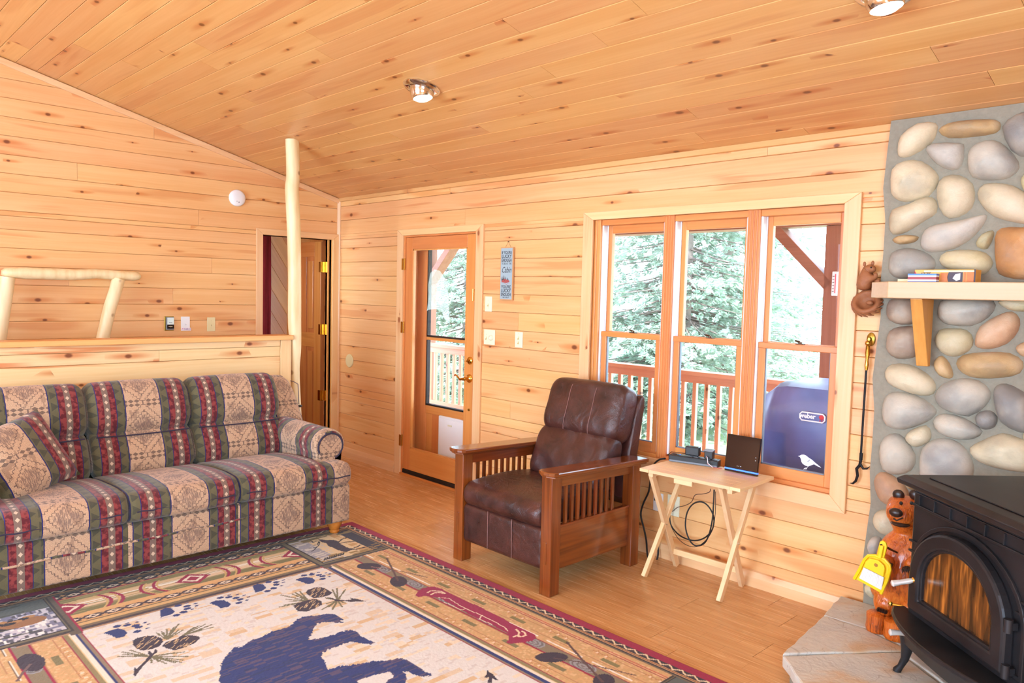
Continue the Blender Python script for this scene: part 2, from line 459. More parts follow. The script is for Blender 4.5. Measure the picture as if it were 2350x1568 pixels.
def fabric_material():
    g = G('southwest_stripe_fabric')
    uv = g.n('ShaderNodeTexCoord').outputs['UV']
    u0, v0, _ = g.sep(uv)
    wob = g.noise(g.comb(g.math('MULTIPLY', u0, 40), g.math('MULTIPLY', v0, 40), 0.0), 1.0, 2)
    u = g.math('ADD', u0, g.math('MULTIPLY_ADD', wob, 0.004, -0.002))
    PER = 0.405
    t = g.math('FRACT', g.math('ADD', g.math('DIVIDE', u, PER), 100.5))
    s = g.math('MULTIPLY', g.math('ABSOLUTE', g.math('SUBTRACT', t, 0.5)), PER)      # distance from the pair centre
    sp = g.comb(g.math('MULTIPLY', u0, 1), g.math('MULTIPLY', v0, 1), 0.0)
    speck = g.noise(sp, 420, 2, 0.6); mott = g.noise(sp, 38, 2, 0.5)
    def vv(per): return g.math('MULTIPLY', g.math('ABSOLUTE', g.math('SUBTRACT', g.math('FRACT', g.math('ADD', g.math('DIVIDE', v0, per), 50.0)), 0.5)), per)
    # diamonds in the centre band
    dm = g.math('LESS_THAN', g.math('ADD', g.math('MULTIPLY', s, 1.2), vv(0.044)), 0.0125)
    dcol = g.mix(dm, lin((122, 100, 88)), lin((204, 176, 150)))
    red = g.mix(g.smooth(mott, 0.42, 0.58), lin((92, 30, 36)), lin((138, 58, 56)))
    tri = g.math('LESS_THAN', g.math('ADD', g.math('MULTIPLY', g.math('FRACT', g.math('MULTIPLY', u, 22)), 0.03), vv(0.07)), 0.026)
    olive = g.mix(g.math('MULTIPLY_ADD', tri, 0.55, g.math('MULTIPLY', mott, 0.45)), lin((106, 98, 68)), lin((62, 60, 50)))
    # stepped motif on tan
    q = g.math('SUBTRACT', PER/2, s)
    ST = 0.0145
    qn = g.math('DIVIDE', q, ST); vn = g.math('DIVIDE', vv(0.26), ST)
    m = g.math('ADD', g.math('FLOOR', qn), g.math('FLOOR', vn))
    lineq = g.math('MAXIMUM', g.math('LESS_THAN', g.math('FRACT', qn), 0.24), g.math('LESS_THAN', g.math('FRACT', vn), 0.24))
    ring = g.math('MULTIPLY', lineq, g.math('MAXIMUM', g.math('COMPARE', m, 5.0, 0.1), g.math('COMPARE', m, 8.0, 0.1)))
    inner = g.math('LESS_THAN', m, 3.5)
    lines = g.math('GREATER_THAN', g.noise(g.comb(g.math('MULTIPLY', u0, 260), g.math('MULTIPLY', v0, 34), 0.0), 1.0, 2), 0.47)
    arrow = g.math('MULTIPLY', g.math('LESS_THAN', g.math('ABSOLUTE', g.math('SUBTRACT', vv(0.26), 0.118)), g.math('MULTIPLY', g.math('ABSOLUTE', g.math('SUBTRACT', g.math('FRACT', g.math('DIVIDE', q, 0.034)), 0.5)), 0.022)), g.math('GREATER_THAN', q, 0.018))
    step2 = g.math('GREATER_THAN', g.noise(g.comb(g.math('MULTIPLY', g.math('FLOOR', g.math('DIVIDE', u0, 0.007)), 0.21), g.math('MULTIPLY', g.math('FLOOR', g.math('DIVIDE', v0, 0.012)), 0.17), 4.0), 1.0, 2), 0.585)
    tan = g.mix(g.smooth(speck, 0.42, 0.62), lin((176, 138, 108)), lin((212, 178, 146)))
    tan = g.mix(g.math('MULTIPLY', step2, 0.55), tan, lin((136, 106, 88)))
    tan = g.mix(g.math('MULTIPLY', g.math('MULTIPLY', inner, lines), 0.8), tan, lin((122, 98, 88)))
    tan = g.mix(g.math('MULTIPLY', ring, 0.85), tan, lin((96, 76, 70)))
    tan = g.mix(g.math('MULTIPLY', arrow, 0.8), tan, lin((92, 74, 66)))
    navy = lin((36, 38, 96))
    c = g.mix(g.math('GREATER_THAN', s, 0.0165), dcol, red)
    c = g.mix(g.math('GREATER_THAN', s, 0.0490), c, navy)
    c = g.mix(g.math('GREATER_THAN', s, 0.0530), c, olive)
    c = g.mix(g.math('GREATER_THAN', s, 0.0970), c, navy)
    c = g.mix(g.math('GREATER_THAN', s, 0.1025), c, tan)
    c = g.mix(g.math('MULTIPLY', g.smooth(speck, 0.5, 0.3), 0.35), c, (0.02, 0.016, 0.02, 1))
    g.set(c, 0.92, None, 0.2)
    g.b.inputs['Sheen Weight'].default_value = 0.25
    g.bump(speck, 0.25, 0.004)
    return g.m

def rug_material():
    g = G('woven_rug_pile')
    at = g.n('ShaderNodeAttribute', attribute_name='weave')
    co = g.n('ShaderNodeTexCoord').outputs['Object']
    sp = g.noise(co, 350, 2, 0.7)
    k = g.math('MULTIPLY_ADD', sp, 0.30, 0.85)
    g.set(g.mix(1.0, at.outputs['Color'], g.comb(k, k, k), 'MULTIPLY'), 0.95, None, 0.1)
    g.b.inputs['Sheen Weight'].default_value = 0.15
    g.bump(sp, 0.4, 0.004)
    return g.m

def stone_material():
    g = G('river_stone')
    co = g.n('ShaderNodeTexCoord').outputs['Object']
    oi = g.n('ShaderNodeObjectInfo')
    rnd = oi.outputs['Random']
    off = g.math('MULTIPLY', rnd, 40)
    v = g.n('ShaderNodeVectorMath', {0: co, 1: g.comb(off, off, off)}, operation='ADD').outputs[0]
    big = g.noise(v, 6, 3); sm = g.noise(v, 60, 4, 0.6)
    base = oi.outputs['Color']
    c = g.mix(g.smooth(big, 0.35, 0.7), base, g.mix(0.45, base, lin((226, 210, 186))))
    c = g.mix(g.math('MULTIPLY', g.smooth(big, 0.52, 0.3), 0.35), c, lin((120, 114, 112)))
    c = g.mix(g.math('MULTIPLY', sm, 0.18), c, lin((96, 84, 74)))
    g.set(c, 0.5, None, 0.4)
    g.bump(g.math('ADD', sm, g.math('MULTIPLY', big, 2.0)), 0.25, 0.01)
    return g.m

def hearth_material():
    g = G('flagstone')
    co = g.n('ShaderNodeTexCoord').outputs['Object']
    rnd = g.math('MULTIPLY', g.n('ShaderNodeObjectInfo').outputs['Random'], 30)
    v = g.n('ShaderNodeVectorMath', {0: co, 1: g.comb(rnd, rnd, 0.0)}, operation='ADD').outputs[0]
    big = g.noise(v, 3.2, 4, 0.6, 0.6); sm = g.noise(v, 40, 4, 0.6)
    crack = g.math('SUBTRACT', 1.0, g.smooth(g.math('ABSOLUTE', g.math('SUBTRACT', g.noise(v, 4.0, 3, 0.5, 1.2), 0.5)), 0.0, 0.008))
    c = g.ramp(big, [(0.35, lin((196, 196, 192))), (0.52, lin((208, 204, 194))), (0.68, lin((206, 174, 138)))])
    c = g.mix(g.math('MULTIPLY', crack, 0.4), c, lin((120, 96, 78)))
    g.set(g.mix(g.math('MULTIPLY', sm, 0.2), c, lin((150, 132, 116))), 0.55)
    g.bump(g.math('ADD', big, g.math('MULTIPLY', sm, 0.3)), 0.4, 0.02)
    return g.m

def iron_material():
    g = G('black_cast_iron')
    co = g.n('ShaderNodeTexCoord').outputs['Object']
    sm = g.noise(co, 240, 3, 0.6); big = g.noise(co, 7, 2)
    g.set(g.ramp(big, [(0.3, lin((30, 29, 32))), (0.7, lin((46, 44, 47)))]), 0.42, 0.35, 0.5)
    g.bump(sm, 0.12, 0.002)
    return g.m

def bear_material():
    g = G('carved_stained_cedar')
    co = g.n('ShaderNodeTexCoord').outputs['Object']
    x, y, z = g.sep(co)
    gr = g.noise(g.comb(g.math('MULTIPLY', x, 90), g.math('MULTIPLY', y, 90), g.math('MULTIPLY', z, 16)), 1.0, 3, 0.6, 0.8)
    big = g.noise(co, 9, 3)
    c = g.ramp(g.math('MULTIPLY_ADD', gr, 0.6, g.math('MULTIPLY', big, 0.4)), [(0.32, lin((92, 34, 8))), (0.46, lin((200, 92, 22))), (0.66, lin((226, 124, 42)))])
    g.set(c, 0.28)
    g.b.inputs['Coat Weight'].default_value = 0.4
    g.bump(gr, 0.6, 0.012)
    return g.m

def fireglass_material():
    g = G('amber_reflection_glass')
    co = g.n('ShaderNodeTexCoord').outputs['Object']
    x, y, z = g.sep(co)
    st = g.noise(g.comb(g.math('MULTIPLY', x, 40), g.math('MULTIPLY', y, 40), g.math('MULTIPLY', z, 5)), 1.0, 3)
    c = g.ramp(st, [(0.35, lin((52, 34, 22))), (0.55, lin((112, 66, 30))), (0.72, lin((190, 116, 48)))])  # amber streaks put the reflected room into the glass colour
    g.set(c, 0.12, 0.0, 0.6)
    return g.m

M_LOG = log_material(); M_FLOOR = floor_material(); M_GLASS = glass_material()
M_LEATHER = leather_material(); M_FABRIC = fabric_material(); M_RUG = rug_material()
M_STONE = stone_material(); M_HEARTH = hearth_material(); M_IRON = iron_material()
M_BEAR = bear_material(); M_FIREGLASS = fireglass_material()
M_MORTAR = plain('grey_mortar', (146, 138, 122), 0.9, var=0.12, scale=55, bump=0.5)
M_BRASS = plain('polished_brass', (226, 180, 84), 0.18, 1.0)
M_OLDBRASS = plain('aged_brass', (170, 138, 60), 0.3, 1.0)
M_GRIP = plain('bright_nickel_grip', (236, 232, 226), 0.28, 0.45)
M_CHROME = plain('polished_nickel', (220, 216, 212), 0.12, 1.0)
M_WHITE = plain('white_plastic', (236, 236, 236), 0.35, var=0.01)
M_VINYL = plain('white_vinyl', (228, 230, 236), 0.4, var=0.01)
M_IVORY = plain('ivory_plastic', (228, 212, 160), 0.35, var=0.02)
M_CREAM = plain('cream_plastic', (232, 226, 196), 0.35, var=0.02)
M_BLACK = plain('black_plastic', (28, 28, 30), 0.35, var=0.05)
M_GLOSSBLACK = plain('gloss_black', (26, 21, 20), 0.08, var=0.02)
M_GREYPL = plain('grey_plastic', (120, 126, 136), 0.4, var=0.04)
M_RUBBER = plain('black_rubber', (24, 22, 22), 0.6)
M_DARKGAP = plain('plank_backing', (170, 98, 44), 0.9)
M_YELLOW = plain('yellow_plastic', (250, 200, 20), 0.35, var=0.02)
M_BRISTLE = plain('white_bristle', (232, 226, 220), 0.8, var=0.12, scale=300)
M_TERRA = plain('brown_cast_resin', (156, 96, 58), 0.6, var=0.14, scale=70, bump=0.4)
M_DARKIRON = plain('blackened_iron', (32, 30, 32), 0.45, 0.6)
M_INK = plain('dark_grey_ink', (58, 62, 68), 0.7)
M_SIGNFACE = plain('pale_blue_paint', (158, 176, 184), 0.6, var=0.02)
M_SIGNRED = plain('brick_red_ink', (170, 80, 74), 0.7)
M_SIGNEDGE = plain('sign_edge_wood', (206, 154, 104), 0.6)
M_RED = plain('red_print', (206, 40, 60), 0.6)
M_COVER = plain('navy_grill_cover', (92, 106, 166), 0.36, var=0.22, scale=5, bump=0.5)
M_DECAL = plain('white_decal', (240, 244, 250), 0.5, var=0.0)
M_CURTAIN = plain('dark_red_curtain', (122, 12, 24), 0.85, var=0.12)
M_STITCH = plain('tan_stitch', (140, 98, 90), 0.7)
M_PAPER = plain('white_paper', (240, 232, 236), 0.7, var=0.02)
M_PURPLE = plain('purple_marker', (120, 70, 150), 0.7)
M_PINK = plain('pink_marker', (214, 70, 140), 0.7)
M_TRUNK = plain('spruce_bark', (120, 104, 96), 0.9, var=0.2, scale=20, bump=0.6)

def emission(name, rgb, strength):
    g = G(name); g.b.inputs['Base Color'].default_value = lin(rgb)
    g.b.inputs['Emission Color'].default_value = lin(rgb); g.b.inputs['Emission Strength'].default_value = strength
    return g.m
M_LED = emission('blue_led', (60, 110, 255), 2.0)
M_LAMP = emission('lit_lamp_glass', (255, 250, 240), 14.0)

def needle_material():
    g = G('blue_spruce_needles')
    co = g.n('ShaderNodeTexCoord').outputs['Object']
    n1 = g.noise(co, 1.6, 3); n2 = g.noise(co, 14, 2)
    c = g.ramp(g.math('MULTIPLY_ADD', n2, 0.5, g.math('MULTIPLY', n1, 0.5)), [(0.35, lin((116, 134, 112))), (0.5, lin((150, 164, 146))), (0.66, lin((194, 202, 190)))])
    g.set(c, 0.6)
    tl = g.n('ShaderNodeBsdfTranslucent', {'Color': c})
    mx = g.n('ShaderNodeMixShader', {0: 0.5, 1: g.b.outputs[0], 2: tl.outputs[0]})
    g.L.new(mx.outputs[0], g.out.inputs[0])
    return g.m
M_NEEDLE = needle_material()
# ================================================================== THE ROOM
random.seed(7)
PITCH_W = 0.1312                     # exposed board width on the walls
ROW0 = 2.374                         # one board joint height on the window wall
TH = 0.018                           # board thickness
_pm = {}
def plank_mesh(L, w, ch=0.003, th=TH):
    key = (round(L, 3), round(w, 4), ch, th)
    if key in _pm: return _pm[key]
    prof = [(0, -th), (0, -ch), (ch, 0), (w-ch, 0), (w, -ch), (w, -th)]
    vs = [(0.0008, y, z) for y, z in prof]+[(L-0.0008, y, z) for y, z in prof]
    fs = [list(range(6)), [11, 10, 9, 8, 7, 6]]
    for i in range(6):
        j = (i+1) % 6
        fs.append((i, 6+i, 6+j, j))
    me = bpy.data.meshes.new('plank'); me.from_pydata(vs, [], fs)
    bm = bmesh.new(); bm.from_mesh(me); bmesh.ops.recalc_face_normals(bm, faces=bm.faces); bm.to_mesh(me); bm.free()
    me.update(); _pm[key] = me
    return me

def plank(parent, mat, origin, ux, uy, L, w, name='plank', ch=0.003):
    me = plank_mesh(L, w, ch)
    if not me.materials: me.materials.append(mat)
    o = bpy.data.objects.new(name, me)
    if me.materials[0] != mat:
        o.data = me.copy(); o.data.materials[0] = mat
    ux = Vector(ux); uy = Vector(uy)
    link(o, parent, frame_matrix(Vector(origin), ux, uy, ux.cross(uy)))
    return o

def plank_rows(parent, mat, org, ux, uy, s0, s1, rows, holes, smin=2.4, smax=4.9, limit=None):
    """rows: (t0,t1); holes: (s0,s1,t0,t1); limit(t)->(s0,s1) clips a row"""
    for t0, t1 in rows:
        a, b = s0, s1
        if limit:
            a2, b2 = limit(t0); a = max(a, a2); b = min(b, b2)
        if b-a < 0.03: continue
        # split the row vertically where holes start or end inside it
        cuts = sorted({t0, t1} | {h[2] for h in holes if t0 < h[2] < t1} | {h[3] for h in holes if t0 < h[3] < t1})
        joints = []; s = a+random.uniform(0.9, smax+1.2)
        while s < b-0.5:
            joints.append(s); s += random.uniform(smin, smax)
        for c0, c1 in zip(cuts[:-1], cuts[1:]):
            if c1-c0 < 0.006: continue
            mid = (c0+c1)/2
            segs = [(a, b)]
            for h in holes:
                if h[2] < mid < h[3]:
                    ns = []
                    for p, q in segs:
                        if h[1] <= p or h[0] >= q: ns.append((p, q)); continue
                        if h[0] > p: ns.append((p, h[0]))
                        if h[1] < q: ns.append((h[1], q))
                    segs = ns
            for p, q in segs:
                ks = [p]+[j for j in joints if p+0.25 < j < q-0.25]+[q]
                for e0, e1 in zip(ks[:-1], ks[1:]):
                    if e1-e0 < 0.012: continue
                    o = Vector(org)+Vector(ux)*e0+Vector(uy)*c0
                    gp = 0.0018 if c1-c0 > 0.03 else 0.0
                    plank(parent, mat, o, ux, uy, e1-e0, c1-c0-gp)

def wall_slab(name, org, ux, uy, n, s0, s1, t0, t1, holes, d0, d1, mat):
    """slab with rectangular holes: one mesh; d measured along -n (into the wall)"""
    mb = MB()
    M = frame_matrix(Vector(org), Vector(ux), Vector(uy), -Vector(n))
    ss = sorted({s0, s1} | {h[0] for h in holes} | {h[1] for h in holes})
    ts = sorted({t0, t1} | {h[2] for h in holes} | {h[3] for h in holes})
    for a, b in zip(ss[:-1], ss[1:]):
        for c, d in zip(ts[:-1], ts[1:]):
            mx, my = (a+b)/2, (c+d)/2
            if any(h[0] < mx < h[1] and h[2] < my < h[3] for h in holes): continue
            mb.box(a, b, c, d, d0, d1, M)
    return structure(mb.build(name, mat))

X_RIGHT, Y_REAR = 7.55, -8.2
Y_RIDGE = -4.1
M_SHELL = pine('X')

# ---- floor: laminate planks running along the window wall
floor = structure(MB().box(-1.6, X_RIGHT, Y_REAR, 0.0, -0.14, -0.0125).build('floor', M_DARKGAP))
fw_ = 0.195
y = 0.0; r = 0
while y > -4.6:
    x = (1.02 if y < -1.05 else 0.0) - random.uniform(0, 0.9)
    lo = 1.02 if y-fw_ < -1.05 else 0.0
    while x < 6.7:
        a = max(x, lo); b = min(x+1.215, 6.9)
        if b-a > 0.05:
            plank(floor, M_FLOOR, (a, y-fw_, 0.0), (1, 0, 0), (0, 1, 0), b-a-0.0006, fw_-0.0008, ch=0.0006)
        x += 1.215
    y -= fw_; r += 1
MB().box(1.02, X_RIGHT, Y_REAR, y, -0.0125, 0.0).build('floor_rest', M_FLOOR, floor)
MB().box(6.9, X_RIGHT, y, 0.0, -0.0125, 0.0).build('floor_rest', M_FLOOR, floor)
MB().box(-1.6, 1.02, Y_REAR, -1.05, -0.0125, -0.002).build('floor_rest', M_FLOOR, floor)
MB().box(-1.6, 0.0, -1.05, 0.0, -0.0125, -0.001).build('floor_rest', M_FLOOR, floor)

# ---- window wall (plane Y = 0)
DX0, DX1, DZ = 1.050, 1.992, 2.062            # glass door opening
WX0, WX1, WZ0, WZ1 = 3.136, 4.788, 0.600, 2.089
win_holes = [(DX0, DX1, -0.2, DZ), (WX0, WX1, WZ0, WZ1)]
wall_win = wall_slab('wall_window', (0, 0, 0), (1, 0, 0), (0, 0, 1), (0, -1, 0), -0.05, X_RIGHT, -0.14, H0+0.05, win_holes, TH, 0.13, M_DARKGAP)
rows = []
t = ROW0+PITCH_W
while t > -0.2:
    rows.append((max(t-PITCH_W, 0.0), min(t, H0))); t -= PITCH_W
rows = [q for q in rows if q[1]-q[0] > 0.02]
plank_rows(wall_win, pine('X'), (0, 0, 0), (1, 0, 0), (0, 0, 1), 0.0, 5.04, rows, win_holes)

# ---- back wall (plane X = 0), with a doorway near the corner and the sloped ceiling above
BY0, BY1, BZ = -0.775, -0.074, 2.056
back_holes = [(BY0, BY1, -0.2, BZ)]
# local s runs along -Y, so that the boards face +X
bh = [(-BY1, -BY0, -0.2, BZ)]
wall_back = wall_slab('wall_back', (0, 0, 0), (0, -1, 0), (0, 0, 1), (1, 0, 0), -0.05, -Y_REAR, -0.14, 3.6, bh, TH, 0.12, M_DARKGAP)
rows = []
t = ROW0-0.02+PITCH_W*9
while t > 0.5:
    rows.append((t-PITCH_W, t)); t -= PITCH_W
def lim(t0):
    return (max(0.0, (t0-H0)/SLOPE), 5.6)
# boards face +X: ux x uy must be +X  ->  ux=(0,1,0), uy=(0,0,1)
plank_rows(wall_back, pine('X'), (0, 0, 0), (0, 1, 0), (0, 0, 1), -5.6, 0.0, rows, [(BY0, BY1, -0.2, BZ)],
           limit=lambda t0: (-5.6, -max(0.0, (t0-H0)/SLOPE)))

# ---- ceiling boards running parallel to the window wall
ceil = structure(MB().prism([(0.02, H0+0.014), (Y_RIDGE, ceil_z(Y_RIDGE)+0.02), (Y_RIDGE, ceil_z(Y_RIDGE)+0.16), (0.02, H0+0.15)], -0.12, X_RIGHT+0.1,
                 frame_matrix(Vector((0,0,0)), Vector((0,1,0)), Vector((0,0,1)), Vector((1,0,0)))).build('ceiling', M_DARKGAP))
sl = Vector((0, -1, SLOPE)).normalized()      # up the slope
cw = 0.1263*math.hypot(1, SLOPE)
base = Vector((0, 0, H0))
k = 0
off = (0.975 % 0.1263)*math.hypot(1, SLOPE)
d = off-cw
while d < 4.1*math.hypot(1, SLOPE):
    a = max(d, 0.0); w = d+cw-a
    if w > 0.02:
        x = -0.02-random.uniform(0, 2.2)
        while x < X_RIGHT:
            L = random.choice([1.83, 2.44, 3.05, 3.66])
            p, q = max(x, -0.02), min(x+L, X_RIGHT)
            if q-p > 0.15:
                plank(ceil, cpine('X'), base+sl*a+Vector((p, 0, 0)), (1, 0, 0), sl, q-p, w-0.0018, ch=0.0025)
            x += L
    d += cw
rear_ceiling = structure(MB().prism([(Y_RIDGE, ceil_z(Y_RIDGE)), (Y_REAR, H0), (Y_REAR, H0+0.15), (Y_RIDGE, ceil_z(Y_RIDGE)+0.15)], -0.12, X_RIGHT+0.1,
                 frame_matrix(Vector((0,0,0)), Vector((0,1,0)), Vector((0,0,1)), Vector((1,0,0)))).build('ceiling', cpine('X')))
# ---- unseen walls that close the room (their windows are where the added fill lamps stand)
wall_slab('wall_rear', (0, Y_REAR, 0), (1, 0, 0), (0, 0, 1), (0, 1, 0), -0.05, X_RIGHT, -0.1, 3.0, [(1.3, 5.9, 0.5, 2.35)], 0.0, 0.12, M_SHELL)
wall_slab('wall_right', (X_RIGHT, 0, 0), (0, -1, 0), (0, 0, 1), (-1, 0, 0), -0.05, -Y_REAR, -0.1, 3.6, [(3.3, 5.9, 0.9, 2.5)], 0.0, 0.12, pine('Y'))

# ---- trim boards, each a thing of the setting
def trim_box(name, b, mat, bevel=0.003):
    return structure(MB().box(*b).build(name, mat, bevel=bevel))
n_trim = [0]
def tname():
    n_trim[0] += 1
    return 'trim_%d' % n_trim[0]
def tri_trim(pts, y0, y1, mat):      # flat casing piece in the window wall plane: pts (x,z)
    M = frame_matrix(Vector((0,0,0)), Vector((1,0,0)), Vector((0,0,1)), Vector((0,-1,0)))
    return structure(MB().prism(pts, y0, y1, M).build(tname(), mat, bevel=0.003))
CW = 0.083
def casing_y(x0, x1, z0, z1, bottom):
    X0, X1, Z1, Z0 = x0-CW, x1+CW, z1+CW*0.62, z0-CW
    tri_trim([(X0, Z1), (X1, Z1), (x1, z1), (x0, z1)], 0.0, 0.019, trimw('X'))
    zb = Z0 if bottom else z0
    if bottom:
        tri_trim([(X0, Z0), (X1, Z0), (x1, z0), (x0, z0)], 0.0, 0.019, trimw('X'))
        tri_trim([(X0, Z1), (x0, z1), (x0, z0), (X0, Z0)], 0.0, 0.019, trimw('Z'))
        tri_trim([(X1, Z1), (x1, z1), (x1, z0), (X1, Z0)], 0.0, 0.019, trimw('Z'))
    else:
        tri_trim([(X0, Z1), (x0, z1), (x0, z0), (X0, z0)], 0.0, 0.019, trimw('Z'))
        tri_trim([(X1, Z1), (x1, z1), (x1, z0), (X1, z0)], 0.0, 0.019, trimw('Z'))
casing_y(DX0, DX1, 0.0, DZ, False)
casing_y(WX0+0.012, WX1-0.008, WZ0+0.004, WZ1-0.002, True)
# doorway casing on the back wall (plane X = 0)
def tri_trim_b(pts, mat):
    M = frame_matrix(Vector((0,0,0)), Vector((0,1,0)), Vector((0,0,1)), Vector((1,0,0)))
    return structure(MB().prism(pts, 0.0, 0.019, M).build(tname(), mat, bevel=0.003))
b0, b1 = BY0-0.06, BY1+0.062
tri_trim_b([(b0, BZ+0.055), (b1, BZ+0.055), (BY1, BZ), (BY0, BZ)], trimw('Y'))
tri_trim_b([(b0, BZ+0.055), (BY0, BZ), (BY0, 0), (b0, 0)], trimw('Z'))
tri_trim_b([(b1, BZ+0.055), (BY1, BZ), (BY1, 0), (b1, 0)], trimw('Z'))
# corner post, ceiling mouldings, baseboards
cm = MB(); cm.prism([(0, 0), (0.026, 0), (0.026, -0.008), (0.008, -0.026), (0, -0.026)], 0.0, H0-0.02)
structure(cm.build(tname(), trimw('Z')))
M = frame_matrix(Vector((0,0,0)), Vector((0,1,0)), Vector((0,0,1)), Vector((1,0,0)))
structure(MB().prism([(0.0, H0), (-0.016, H0+0.004), (-0.016, H0-0.028), (0.0, H0-0.032)], 0.0, 5.0, M).build(tname(), cpine('X'), bevel=0.002))
rk = MB()
M2 = frame_matrix(Vector((0,0,0)), Vector((0,1,0)), Vector((0,0,1)), Vector((1,0,0)))
rk.prism([(0.0, H0-0.006), (0.0, H0-0.05), (-5.5, ceil_z(-5.5)-0.05), (-5.5, ceil_z(-5.5)-0.006)], 0.0, 0.017, M2)
structure(rk.build(tname(), trimw('Y'), bevel=0.003))
def baseboard(name, x0, x1):
    mb = MB(); Mx = frame_matrix(Vector((x0,0,0)), Vector((0,-1,0)), Vector((0,0,1)), Vector((1,0,0)))
    mb.prism([(0, 0), (0.022, 0), (0.022, 0.055), (0.012, 0.085), (0, 0.09)], 0, x1-x0, Mx)
    return structure(mb.build(name, trimw('X')))
baseboard('baseboard_corner', 0.02, DX0-CW-0.002)
baseboard('baseboard_window', DX1+CW+0.002, 4.872)

# ---- half wall beside the stairs
HX, HY = 1.02, -1.042
hw = structure(MB().box(HX-0.10, HX-TH, Y_REAR, HY-0.006, 0.0, 1.19).build('wall_half', M_DARKGAP))
rows = []
t = 1.072
plank_rows(hw, hpine('X'), (HX, 0, 0), (0, 1, 0), (0, 0, 1), -5.6, HY-0.082, [(0.0, .172), (.172, .322), (.322, .472), (.472, .622), (.622, .772), (.772, .922), (.922, 1.072), (1.072, 1.150)], [], 3.0, 5.0)
structure(MB().box(HX-0.004, HX+0.006, -5.6, HY-0.084, 1.150, 1.196).build(tname(), hpine('Y'), bevel=0.002))
structure(MB().box(HX-0.10, HX+0.012, HY-0.080, HY+0.004, 0.0, 1.196).build(tname(), hpine('Z'), bevel=0.003))
structure(MB().box(HX-0.125, HX+0.035, -5.6, HY+0.012, 1.196, 1.232).build(tname(), wood('rail_cap', (236, 176, 112), (222, 152, 88), 'Y', 0.1, 0.3, 0.35), bevel=0.004))
# back side of the half wall
MB().box(HX-0.118, HX-0.1, Y_REAR, HY-0.006, 0.0, 1.19).build('plank_back', hpine('Y'), hw)

# ================================================================== bedroom seen through the doorway
bx = -1.25
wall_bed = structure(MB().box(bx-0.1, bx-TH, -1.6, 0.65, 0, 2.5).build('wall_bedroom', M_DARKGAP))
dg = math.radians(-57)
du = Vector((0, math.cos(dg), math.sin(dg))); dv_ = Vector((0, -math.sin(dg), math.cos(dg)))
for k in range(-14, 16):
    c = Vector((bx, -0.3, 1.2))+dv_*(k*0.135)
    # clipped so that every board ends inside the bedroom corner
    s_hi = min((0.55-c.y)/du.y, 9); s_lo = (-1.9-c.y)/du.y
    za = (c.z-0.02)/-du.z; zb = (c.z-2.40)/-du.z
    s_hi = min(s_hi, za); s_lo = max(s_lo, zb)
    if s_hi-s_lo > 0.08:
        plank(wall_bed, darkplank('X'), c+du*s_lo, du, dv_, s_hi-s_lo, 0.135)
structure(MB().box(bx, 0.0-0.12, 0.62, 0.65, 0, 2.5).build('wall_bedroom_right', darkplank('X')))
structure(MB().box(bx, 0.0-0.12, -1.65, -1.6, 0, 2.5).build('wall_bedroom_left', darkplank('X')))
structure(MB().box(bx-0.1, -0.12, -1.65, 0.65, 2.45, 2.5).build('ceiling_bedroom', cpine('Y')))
cur = thing('curtain', 'dark red curtain hanging beyond the back wall doorway', 'curtain', (bx+0.13, -0.3, 0.1))
mb = MB(); vs = []; fs = []
N = 28
for i in range(N+1):
    yy = -0.75+0.62*i/N
    xx = bx+0.12+0.028*math.sin(i*1.35)
    for zz in (0.03, 0.8, 1.6, 2.22): vs.append((xx+0.01*math.sin(zz*3+i), yy, zz))
for i in range(N):
    for k in range(3): fs.append((i*4+k, (i+1)*4+k, (i+1)*4+k+1, i*4+k+1))
mb.add(vs, fs); co_ = mb.build('drape', M_CURTAIN, cur, smooth=True, angle=80)
sm_ = co_.modifiers.new('thick', 'SOLIDIFY'); sm_.thickness = 0.004
MB().tube([(bx+0.12, -0.85, 2.23), (bx+0.12, -0.05, 2.23)], 0.012, 8).build('curtain_rod', M_WHITE, cur, smooth=True)
ld = bpy.data.lights.new('bedroom_fill', 'AREA'); ld.energy = 14; ld.size = 0.5; ld.color = (0.92, 0.97, 1.0)
lo = bpy.data.objects.new('bedroom_fill', ld); COL.objects.link(lo); lo.location = (-0.62, -1.35, 1.7)
lo.rotation_euler = (Vector((-0.75, 0.2, 1.3))-lo.location).to_track_quat('-Z', 'Y').to_euler()  # added unseen lamp that brightens the door leaf, plank wall and curtain

# door jambs of the doorway
for nm, b in (('door_jamb', (-0.12, 0.0, BY1, BY1+0.02, 0, BZ)), ('door_jamb', (-0.12, 0.0, BY0-0.02, BY0, 0, BZ)), ('door_jamb', (-0.12, 0.0, BY0, BY1, BZ, BZ+0.02)), ('door_stop', (-0.07, -0.05, BY1-0.012, BY1, 0, BZ))):
    MB().box(*b).build(nm, firlight('Z'), wall_back)
